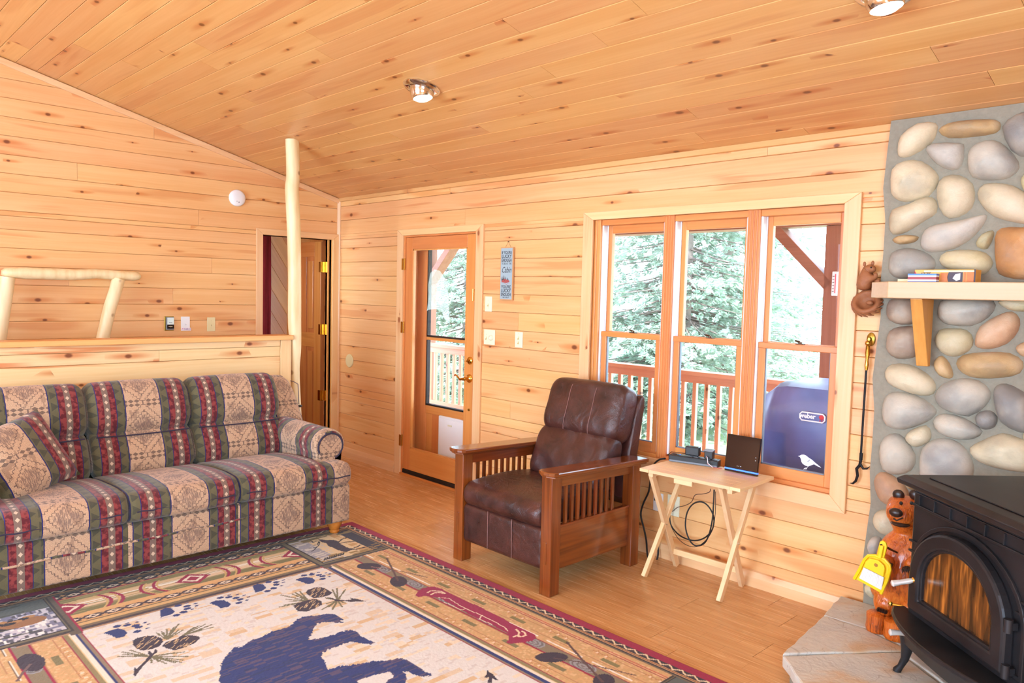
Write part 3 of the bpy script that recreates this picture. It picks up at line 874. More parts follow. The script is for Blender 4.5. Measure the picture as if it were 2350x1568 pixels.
# panelled interior door, swung open into the bedroom
d3 = structure(MB().box(-0.80, -0.135, -0.108, -0.073, 0.012, BZ-0.012).build('door_3', doorw('Z'), bevel=0.002))
fy = -0.108
for a, b_, z0, z1 in ((-0.80, -0.68, 0.012, 2.044), (-0.255, -0.135, 0.012, 2.044)):
    MB().box(a, b_, fy-0.008, fy, z0, z1).build('stile', doorw('Z'), d3, bevel=0.002)
for z0, z1 in ((1.90, 2.044), (1.02, 1.16), (0.012, 0.22)):
    MB().box(-0.68, -0.255, fy-0.008, fy, z0, z1).build('rail', doorw('X'), d3, bevel=0.002)
for z0, z1 in ((0.22, 1.02), (1.16, 1.90)):
    MB().box(-0.525, -0.41, fy-0.008, fy, z0, z1).build('mullion', doorw('Z'), d3, bevel=0.002)
for a, b_ in ((-0.67, -0.535), (-0.40, -0.265)):
    for z0, z1 in ((0.23, 1.01), (1.17, 1.89)):
        MB().box(a+0.02, b_-0.02, fy-0.007, fy, z0+0.03, z1-0.03).build('panel', doorw('Z'), d3, bevel=0.006)
for z in (1.80, 1.20, 0.60-0.04):
    h = MB(); h.tube([(-0.126, BY1-0.012, z-0.05), (-0.126, BY1-0.012, z+0.05)], 0.007, 8)
    h.box(-0.122, -0.08, BY1-0.006, BY1-0.001, z-0.05, z+0.05); h.box(-0.17, -0.128, -0.118, -0.1165, z-0.05, z+0.05)
    h.box(-0.131, -0.121, -0.117, BY1-0.012, z-0.05, z+0.05)
    h.build('hinge', M_BRASS, d3)
MB().ball((-0.74, fy-0.05, 0.96), 0.028).tube([(-0.74, fy, 0.96), (-0.74, fy-0.04, 0.96)], 0.012).build('door_knob', M_BRASS, d3, smooth=True)

# ================================================================== glass door and storm door
d1 = thing('door_1', '', '', (DX0, 0, 0)); del d1['label']; del d1['category']; structure(d1)
MB().box(DX0, DX0+0.02, -0.004, 0.13, 0.0, DZ).build('jamb', fir('Z'), d1)
MB().box(DX1-0.02, DX1, -0.004, 0.13, 0.0, DZ).build('jamb', fir('Z'), d1)
MB().box(DX0+0.02, DX1-0.02, -0.004, 0.13, DZ-0.014, DZ).build('head_jamb', fir('X'), d1)
gx0, gx1, gz0, gz1 = 1.163, 1.868, 0.240, 1.944
lx0, lx1 = DX0+0.022, DX1-0.022
FY0, FY1 = 0.004, 0.046
MB().box(lx0, gx0, FY0, FY1, 0.052, DZ-0.016).build('stile', fir('Z'), d1, bevel=0.003)
MB().box(gx1, lx1, FY0, FY1, 0.052, DZ-0.016).build('stile', fir('Z'), d1, bevel=0.003)
MB().box(gx0, gx1, FY0, FY1, gz1, DZ-0.016).build('rail', fir('X'), d1, bevel=0.003)
MB().box(gx0, gx1, FY0, FY1, 0.052, gz0).build('rail', fir('X'), d1, bevel=0.003)
gb = MB()
for b in ((gx0, gx0+0.012, 0.006, 0.03, gz0, gz1), (gx1-0.008, gx1, 0.006, 0.03, gz0, gz1), (gx0, gx1, 0.006, 0.03, gz1-0.010, gz1), (gx0, gx1, 0.006, 0.03, gz0, gz0+0.010)): gb.box(*b)
gb.build('glazing_bead', firlight('Z'), d1)
MB().box(gx0+0.004, gx1-0.004, 0.020, 0.026, gz0+0.004, gz1-0.004).build('pane', M_GLASS, d1)
MB().box(DX0+0.02, DX1-0.02, -0.002, 0.12, 0.018, 0.05).build('door_sweep', M_RUBBER, d1)
MB().box(DX0, DX1, -0.02, 0.13, 0.0, 0.018).build('threshold', fir('X'), d1, bevel=0.003)
for z in (1.82, 1.28, 0.30):
    MB().tube([(lx0-0.004, -0.008, z-0.05), (lx0-0.004, -0.008, z+0.05)], 0.0065, 8).box(lx0-0.03, lx0-0.004, -0.0215, -0.0195, z-0.048, z+0.048).build('hinge', M_BRASS, d1)
MB().box(lx1-0.012, lx1+0.004, -0.010, 0.0, 1.53, 1.62).tube([(lx1-0.002, -0.012, 1.53), (lx1-0.002, -0.012, 1.62)], 0.006, 8).build('hinge', M_BRASS, d1)
# deadbolt, lever handle and lock bolt
p = P(1078.5, 828, 1, 0.0); MX = frame_matrix(Vector((p.x, 0.004, p.z)), Vector((1,0,0)), Vector((0,0,1)), Vector((0,-1,0)))
MB().lathe([(0.030, 0), (0.030, 0.008), (0.024, 0.014), (0.012, 0.016)], 20, MX).box(-0.020, 0.018, -0.004, 0.005, 0.014, 0.030, MX @ Matrix.Rotation(0.35, 4, 'Z')).build('deadbolt', M_BRASS, d1, smooth=True)
p = P(1077, 869, 1, 0.0); MX = frame_matrix(Vector((p.x, 0.004, p.z)), Vector((1,0,0)), Vector((0,0,1)), Vector((0,-1,0)))
hm = MB().lathe([(0.033, 0), (0.033, 0.008), (0.026, 0.016), (0.016, 0.022), (0.013, 0.045), (0.015, 0.058), (0.010, 0.066)], 20, MX)
path = [MX @ Vector(q) for q in ((0, 0, 0.05), (-0.03, -0.004, 0.052), (-0.055, -0.010, 0.052), (-0.08, 0.004, 0.05), (-0.10, 0.020, 0.05), (-0.118, 0.020, 0.05), (-0.124, 0.012, 0.05))]
hm.tube(path, [0.010, 0.010, 0.009, 0.008, 0.007, 0.007, 0.005], 10)
hm.build('lever_handle', M_BRASS, d1, smooth=True)
p = P(1075.5, 941, 1, 0.0); MX = frame_matrix(Vector((p.x, 0.004, p.z)), Vector((1,0,0)), Vector((0,0,1)), Vector((0,-1,0)))
MB().lathe([(0.010, 0), (0.010, 0.004), (0.007, 0.009), (0.003, 0.010)], 14, MX).build('lock_bolt', M_OLDBRASS, d1, smooth=True)

# storm door outside it
d2 = thing('door_2', '', '', (DX0, 0.12, 0)); del d2['label']; del d2['category']; structure(d2)
SY0, SY1 = 0.132, 0.162
sx0, sx1 = DX0+0.006, DX1-0.006
MB().box(sx0, 1.212, SY0, SY1, 0.03, DZ).build('stile', fir('Z'), d2, bevel=0.003)
MB().box(1.86, sx1, SY0, SY1, 0.03, DZ).build('stile', fir('Z'), d2, bevel=0.003)
for z0, z1 in ((1.95, DZ), (1.178, 1.205), (0.545, 0.615), (0.03, 0.19)):
    MB().box(1.212, 1.86, SY0, SY1, z0, z1).build('rail', fir('X'), d2, bevel=0.003)
for i in range(8):
    MB().box(1.214+i*0.0808, 1.214+(i+1)*0.0808-0.002, SY0+0.008, SY1-0.006, 0.19, 0.545).build('panel_board', fir('Z'), d2, bevel=0.002)
for z0, z1 in ((1.205, 1.95), (0.615, 1.178)):
    gk = MB()
    gk.box(1.212, 1.226, SY0-0.004, SY1, z0, z1); gk.box(1.846, 1.86, SY0-0.004, SY1, z0, z1)
    gk.box(1.212, 1.86, SY0-0.004, SY1, z0, z0+0.014)
    gk.build('gasket', M_RUBBER, d2)
    MB().box(1.226, 1.846, SY0+0.012, SY0+0.016, z0+0.014, z1).build('pane', M_GLASS, d2)
pd = MB().box(1.417, 1.775, SY0-0.022, SY0+0.004, 0.10, 0.552).build('pet_door', M_WHITE, d2, bevel=0.008)
MB().box(1.435, 1.757, SY0-0.025, SY0-0.020, 0.13, 0.53).build('pet_flap', plain('pet_flap_white', (246, 244, 244), 0.4, var=0.01), pd, bevel=0.003)
MB().box(1.55, 1.60, SY0-0.030, SY0-0.024, 0.478, 0.492).build('flap_latch', M_CREAM, pd, bevel=0.002)

# ================================================================== triple window
def window_unit(n, x0, x1):
    w = thing('window_%d' % n, '', '', (x0, 0, WZ0)); del w['label']; del w['category']; structure(w)
    LY0, LY1, UY0, UY1 = 0.036, 0.068, 0.074, 0.104
    gl = x0+0.05; gr = x1-0.05
    # white vinyl tracks
    for a, b in ((x0-0.004, x0+0.012), (x1-0.012, x1+0.004)):
        MB().box(a, b, 0.026, 0.112, 0.635, 2.052).box(a if a < x0 else b-0.022, (a+0.022) if a < x0 else b, 0.066, 0.073, 0.635, 2.052).build('jamb_liner', M_VINYL, w, bevel=0.002)
    # lower sash
    ls = MB().box(x0+0.012, gl, LY0, LY1, 0.622, 1.360).build('lower_sash_stile', fir('Z'), w, bevel=0.003)
    MB().box(gr, x1-0.012, LY0, LY1, 0.622, 1.360).build('lower_sash_stile', fir('Z'), w, bevel=0.003)
    MB().box(gl, gr, LY0, LY1, 0.622, 0.684).build('lower_sash_rail', fir('X'), w, bevel=0.003)
    MB().box(x0+0.012, x1-0.012, LY0-0.006, LY1, 1.328, 1.361).build('meeting_rail', fir('X'), w, bevel=0.003)
    gs = MB()
    for b in ((gl, gl+0.006, 0.678, 1.334), (gr-0.006, gr, 0.678, 1.334)): gs.box(b[0], b[1], LY0+0.010, LY1-0.006, b[2], b[3])
    gs.box(gl, gr, LY0+0.010, LY1-0.006, 0.684, 0.690)
    gs.build('glazing_spacer', M_GREYPL, w)
    pane = MB().box(gl, gr, 0.050, 0.054, 0.684, 1.328).build('pane', M_GLASS, w)
    # upper sash
    MB().box(x0+0.012, gl-0.004, UY0, UY1, 1.330, 2.055).build('upper_sash_stile', fir('Z'), w, bevel=0.003)
    MB().box(gr+0.004, x1-0.012, UY0, UY1, 1.330, 2.055).build('upper_sash_stile', fir('Z'), w, bevel=0.003)
    MB().box(gl-0.004, gr+0.004, UY0, UY1, 2.003, 2.055).build('upper_sash_rail', fir('X'), w, bevel=0.003)
    MB().box(gl-0.004, gr+0.004, UY0, UY1, 1.330, 1.364).build('upper_sash_rail', fir('X'), w, bevel=0.003)
    MB().box(gl-0.004, gr+0.004, 0.088, 0.092, 1.364, 2.003).build('pane', M_GLASS, w)
    # head and sash lock
    MB().box(x0, x1, 0.02, 0.12, 2.052, 2.088).build('head_jamb', fir('X'), w, bevel=0.002)
    MB().box(x0, x1, 0.012, 0.12, 0.60, 0.624).build('sill', fir('X'), w, bevel=0.003)
    cx = (x0+x1)/2+0.01
    lk = MB().box(cx-0.022, cx+0.022, 0.040, 0.066, 1.361, 1.366).tube([(cx, 0.052, 1.366), (cx, 0.052, 1.374)], 0.010, 10)
    lk.tube([(cx, 0.050, 1.374), (cx-0.026, 0.046, 1.380)], [0.006, 0.004], 8)
    lk.build('sash_lock', plain('bronze_lock', (86, 58, 40), 0.35, 0.7) if n == 1 else bpy.data.materials['bronze_lock'], w)
    return w
UX = [(3.196, 3.688), (3.758, 4.240), (4.314, 4.776)]
wins = [window_unit(i+1, a, b) for i, (a, b) in enumerate(UX)]
for k, (a, b) in enumerate(((3.688, 3.758), (4.240, 4.314))):
    m = structure(MB().box(a, b, 0.012, 0.12, 0.60, 2.089).build(tname(), fir('Z'), bevel=0.002))
    for q in range(3):
        xx = a+0.016+q*(b-a-0.032)/2
        MB().tube([(xx, 0.0115, 0.61), (xx, 0.0115, 2.085)], 0.0045, 6).build('reed', fir('Z'), m, smooth=True)
structure(MB().box(WX0, 3.196, 0.008, 0.12, 0.60, 2.089).box(WX0+0.024, WX0+0.034, 0.002, 0.012, 0.60, 2.089).build(tname(), firlight('Z'), bevel=0.003))
structure(MB().box(4.776, WX1, 0.008, 0.12, 0.60, 2.089).build(tname(), fir('Z'), bevel=0.002))
# bird decals on the panes
bw = thing('bird_decal', 'white songbird decal on the pane before the covered grill', 'decal', tuple(P(1858, 1062, 1, 0.047)))
cc = lambda x, y: (1720+x/5.409, 820+y/5.409)
bird = [(598,1228),(622,1224),(645,1211),(672,1210),(700,1222),(735,1250),(775,1275),(812,1310),(850,1340),(890,1374),(845,1356),(800,1330),(770,1340),(742,1352),(725,1358),(690,1345),(660,1325),(643,1300),(637,1262),(624,1238)]
pts = [P(*cc(x, y), 1, 0.047) for x, y in bird]
Mw = frame_matrix(Vector((0, 0.0488, 0)), Vector((1,0,0)), Vector((0,0,1)), Vector((0,-1,0)))
MB().prism([(q.x, q.z) for q in pts], 0.0, 0.0006, Mw).build('body', M_DECAL, bw)
lg = MB()
for pr_ in ([(728,1355),(710,1378),(706,1392)], [(712,1374),(688,1378),(672,1392)], [(712,1376),(690,1390)], [(728,1355),(716,1370)]):
    q = [P(*cc(x, y), 1, 0.0482) for x, y in pr_]
    lg.tube(q, 0.0016, 5)
lg.build('feet', M_DECAL, bw)
wg = [P(*cc(x, y), 1, 0.0478) for x, y in ((715,1298),(735,1282),(752,1270),(745,1285),(725,1302))]
MB().tube(wg, 0.0013, 5).build('wing_line', plain('decal_grey', (150, 160, 176), 0.5), bw)
def small_decal(name, lab, px, plane_y, outline, s):
    c = P(px[0], px[1], 1, plane_y)
    o = thing(name, lab, 'decal', tuple(c))
    Mq = frame_matrix(Vector((c.x, plane_y, c.z)), Vector((1,0,0)), Vector((0,0,1)), Vector((0,-1,0)))
    g = bpy.data.materials.get('frosted_decal')
    if not g:
        gg = G('frosted_decal'); tr = gg.n('ShaderNodeBsdfTranslucent', {'Color': lin((222, 232, 232))}); tp = gg.n('ShaderNodeBsdfTransparent')
        mx = gg.n('ShaderNodeMixShader', {0: 0.22, 1: tp.outputs[0], 2: tr.outputs[0]}); gg.L.new(mx.outputs[0], gg.out.inputs[0]); g = gg.m
    MB().prism([(x*s, z*s) for x, z in outline], 0.0, 0.0006, Mq).build('film', g, o)
wing = [(-1,0.1),(-0.4,0.35),(0.1,0.3),(0.5,0.75),(0.7,0.6),(0.6,0.2),(1,0),(0.5,-0.2),(0.1,-0.5),(-0.2,-0.3),(-0.7,-0.2)]
small_decal('bird_decal', 'frosted bird decal low on the upper pane nearest the door', (1488, 750), 0.0868, wing, 0.035)
small_decal('bird_decal', 'frosted bird decal low on the upper pane of the middle window', (1664, 760), 0.0868, wing, 0.035)
owl = [(-0.5,1),(-0.2,1.15),(0.15,1.1),(0.4,0.9),(0.65,0.5),(0.8,0),(0.85,-0.6),(0.9,-1.2),(0.5,-0.9),(0.3,-0.6),(-0.1,-0.55),(-0.5,-0.6),(-0.7,-0.65),(-0.6,-0.2),(-0.62,0.5)]
small_decal('bird_decal', 'large frosted bird decal high on the glass door', (1003, 680), 0.0195, owl, 0.19)
# ================================================================== river-stone chimney breast
random.seed(11)
FPY = -0.045                                     # mortar face
sx = 4.985
edge = [(sx+0.008*math.sin(i*2.1)+0.006*math.sin(i*5.3), i*H0/16) for i in range(17)]
Mch = frame_matrix(Vector((0,0,0)), Vector((1,0,0)), Vector((0,0,1)), Vector((0,-1,0)))
pts = edge + [(X_RIGHT-0.02, ceil_z(FPY)), (X_RIGHT-0.02, 0.0)]
pts[16] = (edge[16][0], ceil_z(FPY)-0.002); pts[17] = (X_RIGHT-0.02, ceil_z(FPY)-0.002)
chimney = structure(MB().prism(pts, -0.02, -FPY, Mch).build('wall_chimney', M_MORTAR))
CS = {'cream': (212, 196, 162), 'grey': (174, 169, 158), 'dgrey': (138, 133, 128), 'tan': (196, 158, 104), 'orange': (196, 134, 68), 'pink': (206, 158, 120), 'lav': (178, 173, 165), 'brown': (146, 122, 106), 'olive': (196, 182, 138)}
def stone(poly, color, prot=0.05, name='stone'):
    """closed outline in wall coordinates (x,z) -> bulging cobble set in the mortar"""
    n = len(poly)
    cx = sum(p[0] for p in poly)/n; cz = sum(p[1] for p in poly)/n
    # smooth the outline with a closed Catmull-Rom spline
    out = []
    for i in range(n):
        p0, p1, p2, p3 = (poly[(i+k-1) % n] for k in range(4))
        for t in (0.0, 0.5):
            f = lambda a, b, c, d: 0.5*(2*b+(c-a)*t+(2*a-5*b+4*c-d)*t*t+(3*b-a-3*c+d)*t**3)
            out.append((f(p0[0], p1[0], p2[0], p3[0]), f(p0[1], p1[1], p2[1], p3[1])))
    m = len(out)
    prof = [(1.04, -0.1), (1.045, 0.0), (1.0, 0.24), (0.915, 0.50), (0.75, 0.74), (0.52, 0.91), (0.24, 0.99)]
    vs = []; fs = []
    ph = random.random()*6; am = random.uniform(0.02, 0.07)
    for s, h in prof:
        for x, z in out:
            dx, dz = (x-cx)*s, (z-cz)*s
            a = math.atan2(dz, dx)
            hh = h*prot*(1+am*math.sin(2*a+ph)*(1-s*0.5)*3)
            vs.append((dx, dz, hh))
    for i in range(len(prof)-1):
        for k in range(m):
            q = (k+1) % m
            fs.append((i*m+k, i*m+q, (i+1)*m+q, (i+1)*m+k))
    fs.append([(len(prof)-1)*m+k for k in range(m)])
    M = frame_matrix(Vector((cx, FPY+0.004, cz)), Vector((1,0,0)), Vector((0,0,1)), Vector((0,-1,0)))
    o = MB().add(vs, fs).build(name, M_STONE, chimney, smooth=True, M=M, angle=70)
    c = lin(CS[color]); j = random.uniform(0.92, 1.06)
    o.color = (c[0]*j, c[1]*j, c[2]*j, 1)
    return o
c8 = lambda x, y: P(1900+x/1.8222, 240+y/1.8222, 1, -0.075)
c7 = lambda x, y: P(1780+x/2.7614, 1000+y/2.7614, 1, -0.075)
STN = [
 (c8,'cream',[(285,190),(300,130),(370,75),(440,75),(445,110),(420,160),(340,210),(295,215)]),
 (c8,'tan',[(458,105),(500,75),(600,60),(690,60),(712,85),(690,115),(600,130),(500,135)]),
 (c8,'dgrey',[(725,90),(780,40),(830,30),(900,60),(900,180),(830,215),(760,185)]),
 (c8,'lav',[(405,190),(430,160),(540,158),(560,180),(550,250),(510,270),(450,245)]),
 (c8,'grey',[(580,240),(590,180),(650,148),(710,155),(770,210),(790,260),(750,300),(680,312),(600,300)]),
 (c8,'cream',[(258,350),(262,270),(310,235),(380,235),(440,280),(450,320),(410,380),(320,403),(270,385)]),
 (c8,'cream',[(450,350),(480,300),(540,295),(595,330),(603,400),(570,450),(500,472),(460,430)]),
 (c8,'cream',[(620,370),(650,330),(730,330),(790,350),(860,410),(860,490),(780,490),(690,465),(640,420)]),
 (c8,'cream',[(250,500),(262,440),(330,415),(400,385),(440,400),(443,450),(400,480),(320,530),(265,540)]),
 (c8,'lav',[(382,570),(400,525),(450,500),(560,480),(640,460),(650,480),(600,550),(520,600),(430,615),(390,600)]),
 (c8,'olive',[(612,580),(640,540),(680,525),(685,550),(660,600),(630,600)]),
 (c8,'tan',[(262,565),(290,547),(340,545),(370,553),(350,575),(290,583)]),
 (c8,'orange',[(693,560),(720,518),(800,515),(860,530),(880,700),(820,728),(730,715),(700,680)]),
 (c8,'grey',[(248,670),(262,620),(320,600),(390,615),(435,650),(430,690),(370,720),(290,725),(255,705)]),
 (c8,'olive',[(460,650),(490,615),(580,607),(650,620),(680,660),(660,695),(620,710),(500,690)]),
 (c8,'olive',[(802,320),(815,290),(850,280),(870,330),(850,370),(815,360)]),
 (c8,'brown',[(238,860),(250,820),(300,800),(360,815),(375,870),(360,910),(300,920),(250,900)]),
 (c8,'grey',[(455,870),(465,825),(520,810),(650,812),(690,840),(660,890),(590,925),(500,920),(465,900)]),
 (c8,'brown',[(238,1000),(250,950),(290,932),(360,930),(385,960),(385,1030),(340,1060),(280,1062),(245,1035)]),
 (c8,'olive',[(442,990),(460,945),(510,938),(570,945),(598,985),(580,1030),(520,1055),(465,1035)]),
 (c8,'pink',[(610,990),(630,930),(700,885),(760,868),(792,900),(785,950),(740,1000),(670,1022),(620,1015)]),
 (c8,'olive',[(705,825),(760,812),(860,815),(900,845),(830,866),(750,858)]),
 (c8,'tan',[(437,1095),(445,1065),(470,1053),(500,1085),(515,1130),(500,1147),(460,1135)]),
 (c8,'tan',[(532,1085),(560,1050),(650,1038),(750,1042),(805,1080),(790,1125),(720,1143),(620,1145),(560,1125)]),
 (c8,'orange',[(780,1020),(800,1000),(850,990),(870,1030),(840,1062),(800,1050)]),
 (c8,'cream',[(233,1120),(260,1090),(330,1090),(400,1125),(438,1170),(430,1210),(380,1218),(300,1195),(245,1165)]),
 (c8,'grey',[(443,1220),(470,1175),(540,1150),(620,1158),(670,1205),(650,1260),(580,1305),(500,1285),(460,1260)]),
 (c8,'dgrey',[(687,1210),(700,1180),(740,1172),(800,1200),(850,1250),(850,1360),(790,1370),(720,1330),(695,1270)]),
 (c8,'grey',[(222,1290),(235,1225),(280,1205),(360,1220),(430,1265),(440,1295),(400,1330),(310,1360),(240,1345)]),
 (c8,'dgrey',[(610,1315),(625,1290),(670,1283),(700,1310),(690,1350),(650,1362),(620,1345)]),
 (c8,'grey',[(435,1330),(460,1300),(520,1300),(590,1330),(635,1370),(600,1400),(530,1402),(460,1375)]),
 (c8,'cream',[(317,1395),(340,1365),(400,1345),(422,1380),(410,1415),(360,1435),(330,1420)]),
 (c8,'grey',[(210,1450),(225,1400),(270,1380),(310,1400),(355,1470),(340,1530),(280,1550),(225,1530)]),
 (c8,'lav',[(378,1510),(390,1440),(440,1405),(510,1405),(570,1450),(600,1530),(560,1575),(400,1575)]),
 (c8,'cream',[(590,1440),(640,1410),(720,1380),(790,1400),(850,1430),(850,1530),(760,1535),(660,1510),(605,1480)]),
 (c7,'pink',[(613,290),(650,240),(720,255),(800,320),(830,390),(780,455),(690,440),(640,390)]),
 (c7,'cream',[(607,530),(630,490),(700,475),(760,520),(790,600),(740,650),(660,625),(615,575)]),
 (c7,'lav',[(575,690),(595,655),(640,648),(660,680),(650,740),(600,765),(578,735)]),
 (c7,'olive',[(555,960),(590,930),(640,940),(640,1010),(610,1040),(570,1010)]),
 (c7,'tan',[(808,290),(830,260),(900,260),(920,330),(860,350),(820,330)]),
]
placed = []
for f, col, poly in STN:
    w = [(q.x, q.z) for q in (f(x, y) for x, y in poly)]
    area = abs(sum(w[i][0]*w[(i+1) % len(w)][1]-w[(i+1) % len(w)][0]*w[i][1] for i in range(len(w))))/2
    stone(w, col, min(0.10, 0.035+0.32*math.sqrt(area)*0.8))
    xs = [q[0] for q in w]; zs = [q[1] for q in w]
    placed.append(((min(xs)+max(xs))/2, (min(zs)+max(zs))/2, (max(xs)-min(xs))/2, (max(zs)-min(zs))/2))
# the rest of the chimney, right of the frame and behind the stove
tries = 0
while tries < 2500 and len(placed) < 175:
    tries += 1
    a = random.uniform(0.05, 0.13); b = a*random.uniform(0.6, 0.95)
    if tries > 1200: a *= 0.6; b *= 0.6
    x = random.uniform(5.08, 7.4); z = random.uniform(0.2, 2.36)
    if x < 5.62 and z > 0.95: continue
    if any(((x-q[0])/(a+q[2]+0.004))**2+((z-q[1])/(b+q[3]+0.004))**2 < 0.86 for q in placed): continue
    placed.append((x, z, a, b))
    th0 = random.uniform(0, 0.5)
    poly = [(x+a*math.cos(k*PI/4+th0)*random.uniform(0.88, 1.05), z+b*math.sin(k*PI/4+th0)*random.uniform(0.88, 1.05)) for k in range(8)]
    stone(poly, random.choice(list(CS)), 0.03+0.25*b)

# ================================================================== raised flagstone hearth
HZ = 0.112
hearth = structure(MB().prism([(4.90, -0.0), (4.95, -0.36), (5.01, -0.87), (5.17, -1.03), (6.1, -1.95), (X_RIGHT-0.05, -1.95), (X_RIGHT-0.05, 0.0)], 0.0, 0.075).build('floor_hearth', M_MORTAR))
def slab(poly, z0=0.062, z1=HZ):
    n = len(poly); out = []
    for i in range(n):
        a = poly[i]; b = poly[(i+1) % n]
        L = math.hypot(b[0]-a[0], b[1]-a[1]); m = max(2, int(L/0.06))
        nx, ny = (b[1]-a[1])/L, -(b[0]-a[0])/L
        for k in range(m):
            t = k/m; j = random.uniform(-0.004, 0.004) if k else 0
            out.append((a[0]+(b[0]-a[0])*t+nx*j, a[1]+(b[1]-a[1])*t+ny*j))
    o = MB().prism(out, z0, z1+random.uniform(-0.002, 0.002)).build('flagstone', M_HEARTH, hearth, bevel=0.007)
    return o
slab([(4.875, -0.045), (4.922, -0.350), (5.107, -0.342), (5.335, -0.418), (5.66, -0.43), (5.75, -0.045)])
slab([(4.925, -0.360), (4.976, -0.876), (5.326, -0.428), (5.105, -0.352)])
slab([(4.982, -0.888), (5.145, -1.05), (5.75, -1.64), (5.93, -1.38), (5.52, -0.64), (5.334, -0.500), (5.332, -0.436)])
slab([(5.342, -0.494), (5.528, -0.634), (5.94, -1.37), (6.6, -1.3), (6.4, -0.45), (5.70, -0.44), (5.344, -0.43)])
slab([(5.76, -1.65), (6.08, -1.94), (7.4, -1.94), (7.4, -1.31), (6.62, -1.31), (5.945, -1.385)])
slab([(6.41, -0.44), (6.62, -1.30), (7.4, -1.30), (7.4, -0.045), (5.77, -0.045), (5.68, -0.43)])

# ================================================================== mantel shelf, bracket and what lies on it
mz0, mz1 = 1.617, 1.692
p_l = P(2000, 660, 1, -0.13); p_c = P(2037, 660, 1, -0.27)
mt = thing('mantel_shelf', 'thick pale pine mantel beam across the river-stone chimney', 'shelf', (5.6, -0.1, mz0))
MB().prism([(p_l.x, -0.05), (p_l.x, -0.13), (p_c.x, -0.27), (7.2, -0.27), (7.2, -0.05)], mz0, mz1).build('beam', mantelw('X'), mt, bevel=0.004)
br = thing('mantel_bracket', 'tapered yellow pine bracket propping up the mantel beam', 'bracket', (5.28, -0.1, 1.3))
tb = P(2101, 690, 1, -0.235); bb_ = P(2120, 840, 1, -0.09)
Mbr = frame_matrix(Vector((tb.x-0.02, 0, 0)), Vector((0,1,0)), Vector((0,0,1)), Vector((1,0,0)))
MB().prism([(-0.245, mz0), (-0.085, mz0), (-0.085, bb_.z), (-0.115, bb_.z)], 0.0, 0.050, Mbr).build('brace', bracketw('Z'), br, bevel=0.003)
def booklet(name, lab, cat, u0, u1, v0, v1, yf, yb, mat):
    a = P(u0, v1, 1, yf); b = P(u1, v0, 1, yf)
    z1 = mz1+0.0005+(b.z-a.z)
    t = thing(name, lab, cat, ((a.x+b.x)/2, (yf+yb)/2, mz1))
    return t, a.x, b.x, mz1+0.0005, z1
M_YBOX = plain('yellow_orange_print', (240, 176, 66), 0.4, var=0.08, scale=14)
t, x0, x1, z0, z1 = booklet('card_game_box', 'flat yellow and orange printed box lying on the mantel', 'box', 2098, 2240, 616, 645, -0.20, -0.12, None)
MB().box(x0, x1, -0.20, -0.118, z0, z1).build('box_body', M_YBOX, t, bevel=0.002)
w = x1-x0; h = z1-z0
fy_ = -0.2006
def face(poly, mat, nm, par, d=0.0006, y=fy_):
    Mf = frame_matrix(Vector((0, y, 0)), Vector((1,0,0)), Vector((0,0,1)), Vector((0,-1,0)))
    MB().prism([(x0+w*a, z0+h*b) for a, b in poly], 0.0, d, Mf).build(nm, mat, par)
M_CREAMPR = plain('cream_print', (250, 226, 180), 0.5); M_DKPR = plain('dark_print', (64, 46, 60), 0.5); M_ORPR = plain('orange_print', (214, 120, 50), 0.5, var=0.15, scale=60)
face([(0.16, 0.80), (0.98, 0.80), (0.98, 0.92), (0.16, 0.92)], M_CREAMPR, 'printed_band', t)
face([(0.44, 0.02), (0.56, 0.02), (0.56, 0.74), (0.44, 0.74)], M_ORPR, 'printed_panel', t)
face([(0.57, 0.02), (0.80, 0.02), (0.80, 0.78), (0.57, 0.78), (0.55, 0.40)], M_DKPR, 'printed_panel', t)
face([(0.64, 0.3), (0.68, 0.62), (0.76, 0.70), (0.76, 0.2), (0.70, 0.1)], M_DECAL, 'printed_picture', t, 0.0010)
face([(0.81, 0.02), (0.85, 0.02), (0.85, 0.78), (0.81, 0.78)], M_ORPR, 'printed_panel', t)
face([(0.86, 0.02), (0.98, 0.02), (0.98, 0.78), (0.86, 0.78)], M_ORPR, 'printed_panel', t)
face([(0.0, 0.66), (0.03, 0.66), (0.0, 0.9)], M_RED, 'printed_mark', t)
face([(0.975, 0.0), (1.0, 0.0), (1.0, 1.0), (0.975, 1.0)], M_DKPR, 'printed_edge', t)
text_obj('IZZE', plain('black_print', (30, 24, 22), 0.6), frame_matrix(Vector((x0+w*0.20, fy_-0.0008, z0+h*0.62)), Vector((1,0,0)), Vector((0,0,1)), Vector((0,-1,0))), 0.020, t)
t, x0, x1, z0, z1 = booklet('striped_box', 'small blue, white and maroon striped box on the mantel', 'box', 2083, 2149, 628, 646, -0.245, -0.21, None)
M_BLUE = plain('blue_print', (86, 136, 220), 0.5); M_MAROON = plain('maroon_print', (160, 62, 66), 0.5)
h = z1-z0
body = MB().box(x0, x1, -0.245, -0.206, z0, z1).build('box_body', M_DECAL, t)
for a, b, m in ((0.0, 0.10, M_BLUE), (0.28, 0.62, M_MAROON), (0.80, 1.0, M_BLUE)):
    MB().box(x0-0.0004, x1+0.0004, -0.2458, -0.2052, z0+h*a, z0+h*b+(0.0003 if b == 1 else 0)).build('stripe', m, t)
t, x0, x1, z0, z1 = booklet('paper_slip', 'thin cream slip sticking out beside the striped box', 'paper', 2060, 2100, 639, 645.5, -0.19, -0.13, None)
MB().box(x0, x1-0.012, -0.19, -0.13, z0, z1).build('slip', M_CREAMPR, t)

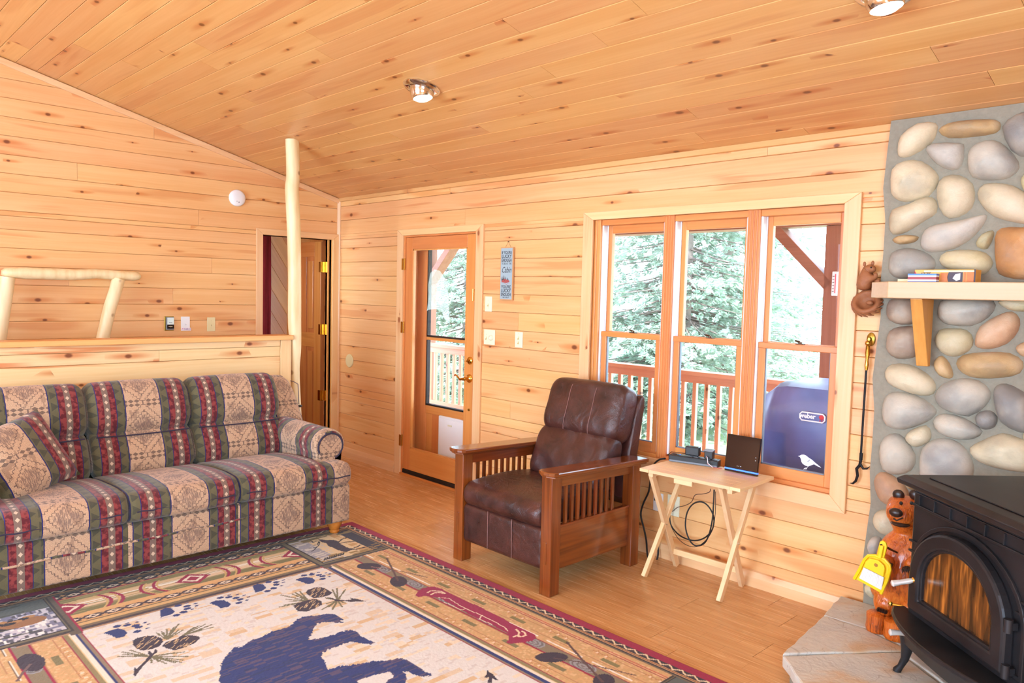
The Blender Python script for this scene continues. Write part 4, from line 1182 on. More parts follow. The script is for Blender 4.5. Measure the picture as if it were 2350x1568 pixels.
# ================================================================== squirrel figure
sq = thing('squirrel_figurine', 'brown cast squirrel wall figure with a curled bowl-shaped tail', 'figurine', (4.93, -0.03, 1.55))
def S(u, v, y=-0.040): return P(u, v, 1, y)
def blob(chain, name, mat, parent, sub=2):
    """chain: list of (point, radius) joined by a skin surface"""
    me = bpy.data.meshes.new(name)
    vs = [tuple(c[0]) for c in chain]; es = [(i if len(c) < 3 else c[2], i+1) for i, c in enumerate(chain[1:]) for c in [chain[i+1]]]
    es = []
    for i in range(1, len(chain)):
        es.append((chain[i][2] if len(chain[i]) > 2 else i-1, i))
    me.from_pydata(vs, es, [])
    o = bpy.data.objects.new(name, me); link(o, parent)
    o.modifiers.new('skin', 'SKIN')
    for i, c in enumerate(chain):
        r = c[1]
        me.skin_vertices[0].data[i].radius = (r, r) if not hasattr(r, '__len__') else r
    me.skin_vertices[0].data[0].use_root = True
    s = o.modifiers.new('sub', 'SUBSURF'); s.levels = sub; s.render_levels = sub
    me.materials.append(mat)
    # bake it to a mesh
    dgx = bpy.context.evaluated_depsgraph_get(); dgx.update()
    nm = bpy.data.meshes.new_from_object(o.evaluated_get(dgx))
    o.modifiers.clear(); o.data = nm; nm.name = name
    nm.polygons.foreach_set('use_smooth', [True]*len(nm.polygons))
    return o
body = blob([(S(1985, 668), 0.036), (S(1983, 650), 0.044), (S(1987, 632), 0.036), (S(1992, 620), 0.028), (S(1999, 615), 0.026), (S(2008, 619, -0.06), 0.014),
             (S(1999, 640, -0.06), 0.018, 2), (S(2010, 636, -0.075), 0.011), (S(2009, 626, -0.08), 0.009)], 'body', M_TERRA, sq)
for u, v in ((1984, 606), (2003, 604)):
    MB().ball(S(u, v, -0.045), (0.008, 0.006, 0.012), 8, 6).build('ear', M_TERRA, sq, smooth=True)
MB().ball(S(1999, 614, -0.072), 0.004, 8, 6).build('eye', M_DARKIRON, sq, smooth=True)
MB().ball(S(2014, 646, -0.06), (0.014, 0.012, 0.012), 8, 6).build('paw', M_TERRA, sq, smooth=True)
cb_ = S(1990, 695, -0.055)
Mb = Matrix.Translation(cb_) @ Matrix.Rotation(math.radians(58), 4, 'X')
bowl = MB().lathe([(0.001, -0.035), (0.045, -0.032), (0.064, -0.010), (0.068, 0.012), (0.060, 0.020), (0.046, 0.016), (0.040, -0.004), (0.024, -0.016), (0.001, -0.018)], 28, Mb)
bo = bowl.build('tail_bowl', M_TERRA, sq, smooth=True, angle=70)
rd = MB()
for k in range(16):
    a0 = k*PI/8
    pth = [Mb @ Vector(((0.069)*math.cos(a0+q*0.25), 0.069*math.sin(a0+q*0.25), 0.012-0.016*q+0.006*math.sin(q))) for q in (0, 0.8, 1.6, 2.4)]
    rd.tube(pth, [0.003, 0.006, 0.006, 0.002], 6)
rd.build('fur_ridges', M_TERRA, sq, smooth=True)
blob([(S(2012, 655, -0.03), 0.018), (S(2016, 670, -0.03), 0.020), (S(2016, 685, -0.035), 0.022), (S(2022, 700, -0.04), 0.020)], 'tail', M_TERRA, sq)
rn = MB().ball(Mb @ Vector((0.012, 0.0, 0.0)), (0.018, 0.014, 0.012), 8, 6); rn.build('acorn', M_TERRA, sq, smooth=True)

# ================================================================== fire poker hanging on a brass rosette
pk = thing('fire_poker', 'black fire poker with brass handle hanging on the pine wall', 'poker', (4.95, -0.02, 0.75))
p = P(1999, 779, 1, -0.004); Mr = frame_matrix(Vector((p.x, -0.001, p.z)), Vector((1,0,0)), Vector((0,0,1)), Vector((0,-1,0)))
MB().lathe([(0.026, 0), (0.026, 0.004), (0.020, 0.008), (0.009, 0.010), (0.007, 0.03)], 20, Mr @ Matrix.Diagonal((0.8, 1.3, 1, 1))).build('rosette', M_OLDBRASS, pk, smooth=True)
a = P(1992, 788, 1, -0.04); hz = [P(u, v, 1, -0.03) for u, v in ((1992, 795), (1991, 812), (1990, 826), (1989, 838), (1988, 850))]
MB().ball(a, 0.014, 12, 8).tube([a]+hz, [0.008, 0.010, 0.012, 0.007, 0.010, 0.007], 12).build('handle', M_BRASS, pk, smooth=True)
rod = [P(u, v, 1, -0.028) for u, v in ((1988, 850), (1982, 940), (1976, 1040))]
MB().tube(rod, 0.0055, 8).tube([P(1976.5, 1040, 1, -0.028), P(1975.5, 1056, 1, -0.028)], 0.0085, 8).build('shaft', M_DARKIRON, pk, smooth=True)
h1 = [P(u, v, 1, -0.028) for u, v in ((1975.5, 1056), (1973, 1068), (1966, 1076), (1968, 1092), (1964, 1104), (1957, 1110), (1950, 1109))]
h2 = [P(u, v, 1, -0.028) for u, v in ((1975, 1066), (1981, 1076), (1989, 1076), (1996, 1071))]
MB().tube(h1, [0.007, 0.0075, 0.008, 0.007, 0.0065, 0.005, 0.001], 8).tube(h2, [0.006, 0.006, 0.005, 0.001], 8).build('hook', M_DARKIRON, pk, smooth=True)

# ================================================================== cast-iron stove
SA = math.radians(-41)
S0 = Vector((5.36, -0.66, 0)); sd = Vector((math.cos(SA), math.sin(SA), 0)); sn = Vector((math.sin(SA), -math.cos(SA), 0))   # sn: out of the front
MS = frame_matrix(S0, sd, -sn, Vector((0,0,1)))         # local x along the front, y into the stove, z up
SW, SD = 0.69, 0.48
st = thing('wood_stove', 'black cast-iron wood stove with arched glass door on the hearth', 'stove', tuple(S0+sd*SW/2-sn*SD/2+Vector((0,0,HZ))))
MB().box(0.012, SW-0.012, 0.014, SD, 0.235, 0.868, MS).build('body', M_IRON, st, bevel=0.012)
# lid with a chamfered edge
M_ = MS
lid = MB()
def ring(z, o): return [(-o, -o, z), (SW+o, -o, z), (SW+o, SD+o, z), (-o, SD+o, z)]
vs = ring(0.868, 0.0)+ring(0.880, 0.030)+ring(0.898, 0.034)+ring(0.915, 0.012)
fs = [(3,2,1,0), (12,13,14,15)]
for r_ in range(3):
    for k in range(4):
        fs.append((r_*4+k, r_*4+(k+1) % 4, (r_+1)*4+(k+1) % 4, (r_+1)*4+k))
lid.add(vs, fs, MS); lid.build('lid', M_IRON, st, bevel=0.004)
MB().box(0.05, SW-0.05, 0.05, SD-0.04, 0.915, 0.920, MS).build('griddle', M_IRON, st, bevel=0.003)
MB().box(0.02, SW-0.02, 0.006, 0.016, 0.800, 0.812, MS).build('moulding', M_IRON, st, bevel=0.003)
MB().box(0.02, SW-0.02, 0.008, 0.016, 0.852, 0.858, MS).build('moulding', M_IRON, st, bevel=0.003)
for k in range(7):
    MB().box(0.06+k*0.094, 0.066+k*0.094, 0.006, 0.016, 0.812, 0.852, MS).build('moulding_bar', M_IRON, st, bevel=0.001)
for z in (0.655, 0.615):
    MB().box(0.012, 0.085, 0.005, 0.016, z, z+0.008, MS).build('moulding', M_IRON, st, bevel=0.002)
    MB().box(SW-0.085, SW-0.012, 0.005, 0.016, z, z+0.008, MS).build('moulding', M_IRON, st, bevel=0.002)
# arch frame on the body and the arched door
def arch(x0, x1, zb, zs, zt, n=18):
    pts = [(x0, zb), (x1, zb)]
    cx = (x0+x1)/2; rx = (x1-x0)/2
    for k in range(n+1):
        a = PI*k/n
        pts.append((cx+rx*math.cos(a), zs+(zt-zs)*math.sin(a)))
    return pts
MA = MS @ frame_matrix(Vector((0,0,0)), Vector((1,0,0)), Vector((0,0,1)), Vector((0,-1,0)))
def arch_ring(name, o, i, d0, d1, mat, bev=0.004):
    n = len(o); vs = [(p[0], p[1], d0) for p in o]+[(p[0], p[1], d0) for p in i]+[(p[0], p[1], d1) for p in o]+[(p[0], p[1], d1) for p in i]
    fs = []
    for k in range(n):
        q = (k+1) % n
        fs += [(k, q, n+q, n+k), (2*n+k, 3*n+k, 3*n+q, 2*n+q), (k, 2*n+k, 2*n+q, q), (n+k, n+q, 3*n+q, 3*n+k)]
    return MB().add(vs, fs, MA).build(name, mat, st, bevel=bev)
arch_ring('arch_moulding', arch(0.035, SW-0.035, 0.405, 0.56, 0.795), arch(0.050, SW-0.050, 0.42, 0.56, 0.778), -0.014, -0.004, M_IRON, 0.002)
door = arch_ring('fire_door', arch(0.072, SW-0.088, 0.408, 0.545, 0.768), arch(0.135, SW-0.150, 0.458, 0.545, 0.712), -0.016, 0.026, M_IRON, 0.010)
arch_ring('door_inner_rim', arch(0.128, SW-0.143, 0.450, 0.545, 0.720), arch(0.145, SW-0.160, 0.466, 0.545, 0.702), -0.01, 0.018, M_IRON, 0.004)
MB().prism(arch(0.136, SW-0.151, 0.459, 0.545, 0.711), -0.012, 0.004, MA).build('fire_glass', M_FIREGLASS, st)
for z in (0.575, 0.425):
    MB().tube([MA @ Vector((SW-0.080, z-0.022, 0.016)), MA @ Vector((SW-0.080, z+0.022, 0.016))], 0.013, 10).box(SW-0.110, SW-0.070, z-0.012, z+0.012, -0.010, 0.018, MA).build('door_hinge', M_IRON, st, smooth=True)
# ash lip: a bowed ledge under the door
lip = [(x, -0.10*math.sin(PI*min(max((x+0.03)/(SW+0.06), 0), 1))**0.7-0.02) for x in [-0.03+(SW+0.06)*k/16 for k in range(17)]]
MB().prism(lip+[(SW+0.03, 0.03), (-0.03, 0.03)], 0.352, 0.372, MS).build('ash_lip', M_IRON, st, bevel=0.006)
lo_ = [(x, -0.075*math.sin(PI*min(max(x/SW, 0), 1))**0.7-0.004) for x in [SW*k/16 for k in range(17)]]
vs = []; fs = []
low = [(x, y*0.35+0.006) for x, y in lo_]
n = len(lo_)
vs = [(x, y, 0.352) for x, y in lo_]+[(x, y, 0.245) for x, y in low]+[(x, 0.03, 0.352) for x, y in lo_]+[(x, 0.03, 0.245) for x, y in low]
for k in range(n-1):
    fs += [(k, n+k, n+k+1, k+1), (n+k, 3*n+k, 3*n+k+1, n+k+1), (2*n+k, k, k+1, 2*n+k+1)]
MB().add(vs, fs, MS).build('ash_apron', M_IRON, st, smooth=True)
# curved legs
for lx, ly, dxs, dys in ((0.0, 0.0, -1, -1), (SW, 0.0, 1, -1), (0.0, SD, -1, 1), (SW, SD, 1, 1)):
    pts = [(lx-dxs*0.030, ly-dys*0.030, 0.30), (lx-dxs*0.022, ly-dys*0.022, 0.255), (lx-dxs*0.020, ly-dys*0.020, 0.215), (lx-dxs*0.016, ly-dys*0.016, 0.17), (lx-dxs*0.006, ly-dys*0.006, 0.135), (lx+dxs*0.002, ly+dys*0.002, HZ+0.005), (lx+dxs*0.002, ly+dys*0.002, HZ)]
    MB().tube([MS @ Vector(q) for q in pts], [0.042, 0.032, 0.022, 0.015, 0.012, 0.016, 0.016], 10).build('leg', M_IRON, st, smooth=True)
def knob(u, v, length, drop):
    p = PV(u, v, S0, sd); 
    a = p+sn*0.02; b = a+sn*length+Vector((0, 0, drop))-sd*0.01
    MB().tube([p, a], 0.010, 10).ball(a, 0.013, 10, 8).build('handle_collar', M_BRASS, st, smooth=True)
    d = (b-a)
    MB().tube([a, a+d*0.25, a+d*0.6, a+d*0.95, b], [0.007, 0.011, 0.010, 0.013, 0.008], 12).build('handle_grip', M_GRIP, st, smooth=True)
knob(2110, 1332, 0.085, -0.018)
knob(2098, 1454, 0.075, 0.0)
p = PV(2049, 1386, S0, sd)
MB().ball(p+sn*0.01, 0.010, 10, 8).tube([p-sn*0.03+sd*0.03, p+sn*0.01], 0.005, 8).build('air_lever', M_BRASS, st, smooth=True)
# firebricks behind the glass are hidden by its painted reflection; logs are not seen

# ================================================================== carved bear holding a dustpan
by = -0.27
bear = thing('carved_bear', 'glossy orange carved wooden bear standing on log stumps beside the stove', 'carving', (5.20, by, HZ))
def Bp(u, v, y=by): return P(u, v, 1, y)
c0 = 2096
blob([(Bp(2064, 1364), 0.100), (Bp(2066, 1328), 0.122), (Bp(2070, 1288), 0.108), (Bp(2074, 1252), 0.084), (Bp(2080, 1222), 0.056), (Bp(2080, 1196), 0.080), (Bp(2080, 1172), 0.110), (Bp(2080, 1150), 0.100), (Bp(2080, 1140), 0.060),
      (Bp(2068, 1182, by-0.085), 0.054, 6), (Bp(2060, 1184, by-0.125), 0.044),
      (Bp(2036, 1254, by-0.01), 0.044, 3), (Bp(2028, 1282, by-0.05), 0.040), (Bp(2042, 1298, by-0.12), 0.034),
      (Bp(2112, 1254, by-0.01), 0.044, 3), (Bp(2114, 1284, by-0.06), 0.040), (Bp(2082, 1306, by-0.13), 0.034),
      (Bp(2032, 1388, by-0.03), 0.062, 0), (Bp(2026, 1404, by-0.09), 0.046),
      (Bp(2092, 1392, by-0.03), 0.062, 0), (Bp(2080, 1414, by-0.10), 0.046)], 'body', M_BEAR, bear)
M_BDARK = plain('dark_carved_wood', (46, 26, 20), 0.35)
for u in (2062, 2100):
    e = Bp(u, 1136, by-0.02)
    MB().ball(e, (0.026, 0.014, 0.024), 12, 8).build('ear', M_BDARK, bear, smooth=True)
MB().ball(Bp(2056, 1177, by-0.158), (0.029, 0.018, 0.020), 12, 8).build('nose', M_BDARK, bear, smooth=True)
for u in (2068, 2092):
    MB().ball(Bp(u, 1155, by-0.098), 0.008, 8, 6).build('eye', M_BLACK, bear, smooth=True)
MB().ball(Bp(2066, 1203, by-0.10), (0.040, 0.030, 0.012), 12, 8).build('chin', M_BDARK, bear, smooth=True)
mo = [Bp(u, v, by-0.155) for u, v in ((2050, 1190), (2058, 1195), (2072, 1189))]
MB().tube(mo, 0.004, 6).build('mouth', M_BDARK, bear, smooth=True)
for pu, pv_, dy in ((2038, 1298, -0.150), (2078, 1306, -0.160)):
    for k in range(4):
        q = Bp(pu+k*4.2-6, pv_+abs(k-1.5)*1.5, by+dy)
        MB().tube([q+Vector((0, 0.012, 0.008)), q, q+Vector((0, -0.002, -0.014))], [0.006, 0.006, 0.001], 6).build('claw', M_BDARK, bear, smooth=True)
for u, v, r_, dy in ((2014, 1410, 0.046, -0.060), (2058, 1424, 0.052, -0.075), (2094, 1420, 0.050, -0.04)):
    c = P(u, v, 1, by+dy)
    pr_ = [(r_*0.95, HZ), (r_*1.05, HZ+0.015), (r_*0.98, 0.155), (r_*1.02, 0.190), (r_*0.8, 0.198)]
    MB().lathe(pr_, 14, Matrix.Translation((c.x, c.y, 0))).build('stump', M_BEAR, bear, smooth=True)
for pu, pv_ in ((2024, 1402), (2068, 1412)):
    for k in range(4):
        q = Bp(pu+k*5.5-8, pv_+k*2-3, by-0.105)
        MB().ball(q, (0.008, 0.014, 0.010), 8, 6).build('toe', M_BDARK, bear, smooth=True)
MB().tube([Bp(2022, 1250, by-0.20), Bp(2045, 1262, by-0.12), Bp(2066, 1272, by-0.06)], [0.006, 0.005, 0.004], 6).build('peg', M_BDARK, bear, smooth=True)

dpn = thing('dustpan', 'yellow plastic dustpan with white brush hanging from the carved bear', 'dustpan', tuple(P(2010, 1360, 1, by-0.13)))
dc = lambda x, y: (1930+x/3.9222, 1080+y/3.9222)
yf = by-0.195
def D(x, y): q = P(*dc(x, y), 1, yf); return (q.x, q.z)
MD = frame_matrix(Vector((0, yf, 0)), Vector((1,0,0)), Vector((0,0,1)), Vector((0,-1,0)))
outer = [(122,975),(165,900),(215,800),(250,765),(310,765),(395,800),(440,850),(445,890),(420,980),(362,1108),(240,1040)]
MB().prism([D(*q) for q in outer], -0.012, 0.0, MD).build('pan', M_YELLOW, dpn, bevel=0.003)
rim = [D(*q) for q in [(122,975),(165,900),(215,800),(250,765),(310,765),(395,800),(440,850),(445,890),(420,980),(362,1108)]]
MB().tube([MD @ Vector((a, b, 0.004)) for a, b in rim], 0.007, 8).build('rim', M_YELLOW, dpn, smooth=True)
MB().prism([D(*q) for q in [(318,785),(350,640),(378,630),(405,650),(415,690),(388,800)]], -0.010, 0.004, MD).build('pan_handle', M_YELLOW, dpn, bevel=0.004)
MB().prism([D(*q) for q in [(335,785),(362,668),(395,676),(372,795)]], 0.004, 0.016, MD).build('brush_handle', M_YELLOW, dpn, bevel=0.004)
MB().prism([D(*q) for q in [(215,862),(228,815),(270,785),(350,805),(398,850),(405,880),(392,952)]], 0.002, 0.016, MD).build('brush_head', M_YELLOW, dpn, bevel=0.003)
bs = MB()
for k in range(15):
    t0 = k/14
    a = D(220+t0*168, 870+t0*84); b = D(180+t0*182, 968+t0*98); 
    bs.tube([MD @ Vector((a[0], a[1], 0.010)), MD @ Vector((b[0], b[1], 0.008))], [0.0038, 0.0046], 5)
bs.build('bristles', M_BRISTLE, dpn)
MB().prism([D(*q) for q in [(310,835),(322,826),(342,838),(345,856),(328,862),(312,850)]], 0.0162, 0.0168, MD).build('hang_hole', plain('shaded_hole_brown', (176, 110, 20), 0.6), dpn)  # painted patch for the hole: shaded bear brown behind, nothing is pierced
# ================================================================== sofa
random.seed(5)
sofa = thing('sofa', 'three-seat sofa in southwestern striped fabric with rolled arm', 'sofa', (1.65, -2.28, 0.0))
def rrect(x0, x1, z0, z1, r, n=5, rs=None):
    rs = rs or (r, r, r, r)
    out = []
    for (cx, cz, a0), rr in zip(((x1, z0, -PI/2), (x1, z1, 0), (x0, z1, PI/2), (x0, z0, PI)), rs):
        ccx = cx-rr if cx == x1 else cx+rr; ccz = cz+rr if cz == z0 else cz-rr
        for k in range(n+1):
            a = a0+PI/2*k/n
            out.append((ccx+rr*math.cos(a), ccz+rr*math.sin(a)))
    # add points on the long sides
    res = []
    m = len(out)
    for i in range(m):
        a = out[i]; b = out[(i+1) % m]; L = math.hypot(a[0]-b[0], a[1]-b[1])
        q = max(1, int(L/0.05))
        for k in range(q): res.append((a[0]+(b[0]-a[0])*k/q, a[1]+(b[1]-a[1])*k/q))
    return res
SY0, SY1 = -3.322, -1.236
BL, BR = -3.19, -1.372                    # inside of the arms
S1, S2 = -1.981, -2.578                   # cushion seams
# stripes: u = 0 at the centre of a red pair, period 0.405
def uoff(y0, centre): return y0-centre    # uv0 so that u=0 sits at y=centre
# base with a welt line across the front
pb = rrect(1.10, 2.195, 0.095, 0.338, 0.02, 3)
base = MB()
for a, b, c in ((SY0, S2, -2.657), (S2, S1, -2.049), (S1, SY1, -1.463)):
    base.sweep(pb, a, b, 10, 0.004, uv0=uoff(a, c))
base.build('base', M_FABRIC, sofa, smooth=True, uv=True, angle=60)
wl = MB(); pth = []
for k in range(31):
    yy = SY0+0.01+(S1+0.03-SY0)*k/30
    pth.append((2.198, yy, 0.232+0.003*math.sin(k*0.9)+0.012*k/30))
wl.tube(pth, 0.006, 6); wl.v = wl.v
def box_uv(mb, axis=1):
    mb.uv = [[(mb.v[i][axis]*1.0, mb.v[i][2]) for i in f] for f in mb.f]
box_uv(wl); wl.build('welt', M_FABRIC, sofa, smooth=True, uv=True)
# seat cushions: the outer ones are T shaped, reaching in front of the arms
def bulge(prof, cx, cz, k):
    return [(x, z) for x, z in prof]
pc = rrect(1.52, 2.232, 0.340, 0.492, 0.07, 6, (0.055, 0.075, 0.05, 0.04))
pc = [(x, z+(0.018*math.sin(PI*min(max((x-1.55)/0.66, 0), 1))-0.030*max(0, (2.05-x)/0.5) if z > 0.42 else 0)) for x, z in pc]
pT = rrect(1.98, 2.232, 0.340, 0.484, 0.07, 6, (0.055, 0.07, 0.05, 0.04))
for a, b, c, arm in ((S1+0.003, BR-0.062, -1.878, 'r'), (S2+0.003, S1-0.003, -2.474, ''), (BL+0.062, S2-0.003, -2.672, 'l')):
    mb = MB()
    if arm == 'r':
        mb.sweep(pc, a, BR-0.05, 10, 0.028, uv0=uoff(a, c), bow=0.006)
        mb.sweep(pT, BR-0.09, SY1+0.006, 6, 0.045, uv0=uoff(BR-0.09, c), bow=0.002)
    elif arm == 'l':
        mb.sweep(pc, a-0.012, b, 10, 0.028, uv0=uoff(a-0.012, c), bow=0.006)
        mb.sweep(pT, SY0-0.006, BL+0.09, 6, 0.045, uv0=uoff(SY0-0.006, c), bow=0.002)
    else:
        mb.sweep(pc, a, b, 10, 0.028, uv0=uoff(a, c), bow=0.006)
    sc = mb.build('seat_cushion', M_FABRIC, sofa, smooth=True, uv=True, angle=70)
    y0 = min(v.co.y for v in sc.data.vertices)+0.03; y1 = max(v.co.y for v in sc.data.vertices)-0.03
    pp = MB().tube([(2.2335, y0+(y1-y0)*k/20, 0.402+0.003*math.sin(k*1.7)) for k in range(21)], 0.0042, 6)
    pp.build('piping', plain('navy_piping', (52, 44, 62), 0.9) if 'navy_piping' not in bpy.data.materials else bpy.data.materials['navy_piping'], sc, smooth=True)
M_PIPE = bpy.data.materials['navy_piping']
# back: leaning frame, then lower and upper back cushions
lean = [(1.10, 0.30), (1.42, 0.30), (1.34, 0.60), (1.27, 0.90), (1.22, 0.935), (1.14, 0.93), (1.10, 0.86)]
fr = MB().sweep(lean, SY0+0.06, SY1-0.06, 12, 0.03, uv0=uoff(SY0, -1.463)); fr.build('back_frame', M_FABRIC, sofa, smooth=True, uv=True, angle=60)
def cush_profile(zb, zt, xb, xt, th, n=22, p=2.6):
    """superellipse cushion leaning from (xb,zb) to (xt,zt)"""
    cx, cz = (xb+xt)/2, (zb+zt)/2
    d = Vector((xt-xb, zt-zb)); L = d.length/2; d.normalize(); nrm = Vector((d.y, -d.x))
    out = []
    for k in range(n*2):
        a = PI*k/n
        c, s = math.cos(a), math.sin(a)
        e = 2/p
        pa = math.copysign(abs(c)**e, c)*L; pb_ = math.copysign(abs(s)**e, s)*th/2
        out.append((cx+d.x*pa+nrm.x*pb_, cz+d.y*pa+nrm.y*pb_))
    return out
lowp = cush_profile(0.440, 0.712, 1.560, 1.420, 0.185, p=2.3)
upp = cush_profile(0.672, 0.978, 1.462, 1.316, 0.265, p=2.5)
for a, b, c in ((S1, BR, -1.856), (S2, S1, -2.451), (BL, S2, -2.657)):
    cc = (a+b)/2
    c0 = cc-0.2025
    MB().sweep(lowp, a+0.006, b-0.006, 10, 0.05, uv0=uoff(a+0.006, c0), bow=0.004, vscale=1.0).build('lower_back_cushion', M_FABRIC, sofa, smooth=True, uv=True, angle=80)
    uc = MB().sweep(upp, a+0.004, b-0.004, 10, 0.055, uv0=uoff(a+0.004, c0), bow=0.006).build('upper_back_cushion', M_FABRIC, sofa, smooth=True, uv=True, angle=80)
    pp = MB().tube([(1.548, a+0.03+(b-a-0.06)*k/16, 0.690-0.006*math.sin(PI*k/16)) for k in range(17)], 0.0045, 6)
    pp.build('piping', M_PIPE, uc, smooth=True)
# wings that close the back above the arms
for a, b, s in ((BR+0.004, SY1+0.088, 1), (SY0-0.088, BL-0.004, -1)):
    wp = [(1.09, 0.42), (1.50, 0.42), (1.50, 0.56), (1.44, 0.74), (1.37, 0.88), (1.31, 0.935), (1.24, 0.955), (1.16, 0.95), (1.10, 0.90)]
    mb = MB().sweep(wp, a, b, 6, 0.05, uv0=uoff(a, (a+b)/2-0.2025 if s > 0 else (a+b)/2+0.2025))
    # lean the outer edge inwards towards the top
    for v in mb.v:
        k = max(0, (v.z-0.55)/0.4)
        v.y -= s*0.055*k*(abs(v.y-(a if s > 0 else b))/abs(b-a))
    mb.build('back_wing', M_FABRIC, sofa, smooth=True, uv=True, angle=70)
# rolled arms
def arm(yc, s, name='arm'):
    mb = MB()
    r = 0.106; zc = 0.582
    prof = []
    for k in range(17):
        a = -0.62*PI/2*1.2+ (PI+0.62*PI/2*1.2+0.45)*k/16
        prof.append((yc+s*r*math.cos(a)*1.04, zc+r*math.sin(a)))
    prof += [(yc-s*0.085, 0.10), (yc+s*0.045, 0.10), (yc+s*0.045, zc-0.095)]
    # sweep works along local y: map local (x,y,z) -> world (y, x, z)
    Mx = frame_matrix(Vector((0,0,0)), Vector((0,1,0)), Vector((1,0,0)), Vector((0,0,1)))
    mb.sweep(prof, 1.16, 2.085, 14, 0.012, uv0=1.16-1.93, M=Mx)
    o = mb.build(name, M_FABRIC, sofa, smooth=True, uv=True, angle=50)
    f = [(p[0], p[1]) for p in prof[:17]]
    Mf = frame_matrix(Vector((2.0855, 0, 0)), Vector((0,1,0)), Vector((0,0,1)), Vector((1,0,0)))
    fc = [(yc+(p[0]-yc)*0.80, zc+(p[1]-zc)*0.80-0.006) for p in f]+[(yc-s*0.07, 0.36), (yc+s*0.035, 0.36)]
    pm = MB().prism(fc, -0.01, 0.008, Mf); box_uv(pm)
    pm.uv = [[(q[0]-yc+0.20, q[1]) for q in fu] for fu in pm.uv]
    pm.build('arm_front', M_FABRIC, o, uv=True, bevel=0.004)
    MB().tube([(2.092, q[0], q[1]) for q in fc[:17]], 0.0065, 6).build('arm_piping', M_PIPE, o, smooth=True)
arm(-1.318, 1); arm(-3.240, -1)
for fx, fy2 in ((2.118, -1.30), (2.118, -3.26), (1.18, -1.30), (1.18, -3.26)):
    prof = [(0.030, 0.012), (0.034, 0.022), (0.029, 0.032), (0.037, 0.040), (0.038, 0.048), (0.046, 0.060), (0.050, 0.078), (0.046, 0.100)]
    MB().lathe(prof, 20, Matrix.Translation((fx, fy2, 0.002 if fx > 2 else -0.011))).build('foot', wood('honey_maple', (206, 128, 52), (178, 98, 34), 'X', 0.0, 0.3, 0.18, (120, 60, 20), 0.02, coat=0.5), sofa, smooth=True)

# ---- throw pillow in the corner of the sofa
tp = thing('throw_pillow', 'square striped throw pillow propped at a slant on the sofa seat', 'pillow', (1.78, -2.98, 0.52))
mb = MB(); N = 16; vs = []; fs = []; uvs = []
half = 0.215
for side in (1, -1):
    for i in range(N+1):
        for j in range(N+1):
            a = -1+2*i/N; b = -1+2*j/N
            sh = 1-0.10*(1-a*a)*abs(b)**2 if True else 1
            px_ = a*half*(1-0.07*(1-b*b)); py_ = b*half*(1-0.07*(1-a*a))
            t = 0.085*((1-a**4)*(1-b**4))**0.5
            vs.append((px_, py_, side*t))
o2 = (N+1)*(N+1)
for sidx in (0, 1):
    for i in range(N):
        for j in range(N):
            q = [sidx*o2+i*(N+1)+j, sidx*o2+(i+1)*(N+1)+j, sidx*o2+(i+1)*(N+1)+j+1, sidx*o2+i*(N+1)+j+1]
            fs.append(q); uvs.append([(vs[k][0]-0.13, vs[k][1]) for k in q])
ctr = Vector((1.785, -2.965, 0.672))
nx = Vector((0.80, 0.25, 0.50)).normalized()              # faces the room, leaning back
ux_ = Vector((0, 1, 0)) - nx*nx.y; ux_.normalize(); uy_ = nx.cross(ux_)
Mt = frame_matrix(ctr, ux_, uy_, nx) @ Matrix.Rotation(math.radians(24), 4, 'Z')
mb.add(vs, fs, Mt, uvs); po = mb.build('pillow_cover', M_FABRIC, tp, smooth=True, uv=True, angle=120)
# thin dark phone left on the sofa arm beside the door
ph = thing('hanging_gadget', 'dark gadget with a thin cable hung on the log post behind the sofa', 'gadget', tuple(P(689, 930, 0, 1.06)))
q0 = P(688, 932, 0, 1.05)
MB().ball(q0, (0.012, 0.022, 0.010), 10, 8).build('gadget_body', M_BLACK, ph, smooth=True)
MB().tube([P(u, v, 0, 1.07) for u, v in ((666, 874), (674, 876), (684, 882), (685, 900), (686, 928))], 0.0025, 6).build('cable', plain('violet_cable', (46, 34, 92), 0.5), ph, smooth=True)

# ================================================================== rug: pattern woven as vertex colours
RX0, RY0 = 2.03-0.046, -1.125+0.046       # corner of the rug
RA, RB = 3.275, 2.435
STEP = 0.005
na, nb = int(RA/STEP)+1, int(RB/STEP)+1
A_, B_ = np.meshgrid(np.arange(na)*STEP-0.046, np.arange(nb)*STEP-0.046, indexing='ij')   # a along +X, b along -Y
rng = np.random.default_rng(3)
img = np.zeros((na, nb, 3))
def colr(c): return np.array(lin(c)[:3])
def paint(mask, c): img[mask] = colr(c)
def box_(a0, a1, b0, b1): return (A_ >= a0) & (A_ < a1) & (B_ >= b0) & (B_ < b1)
def vnoise(sa, sb, seed):
    g_ = np.random.default_rng(seed).random((int(RA/sa)+4, int(RB/sb)+4))
    x = (A_+0.05)/sa; y = (B_+0.05)/sb
    return g_[np.clip(x.astype(int), 0, g_.shape[0]-1), np.clip(y.astype(int), 0, g_.shape[1]-1)]
def to_ab(u, v):
    q = P(u, v, 2, 0.012); return (q.x-2.03, -1.125-q.y)
def poly(pts, c, f=None, jit=0.0):
    w = [to_ab(*(f(x, y) if f else (x, y))) for x, y in pts]
    polyab(w, c, jit)
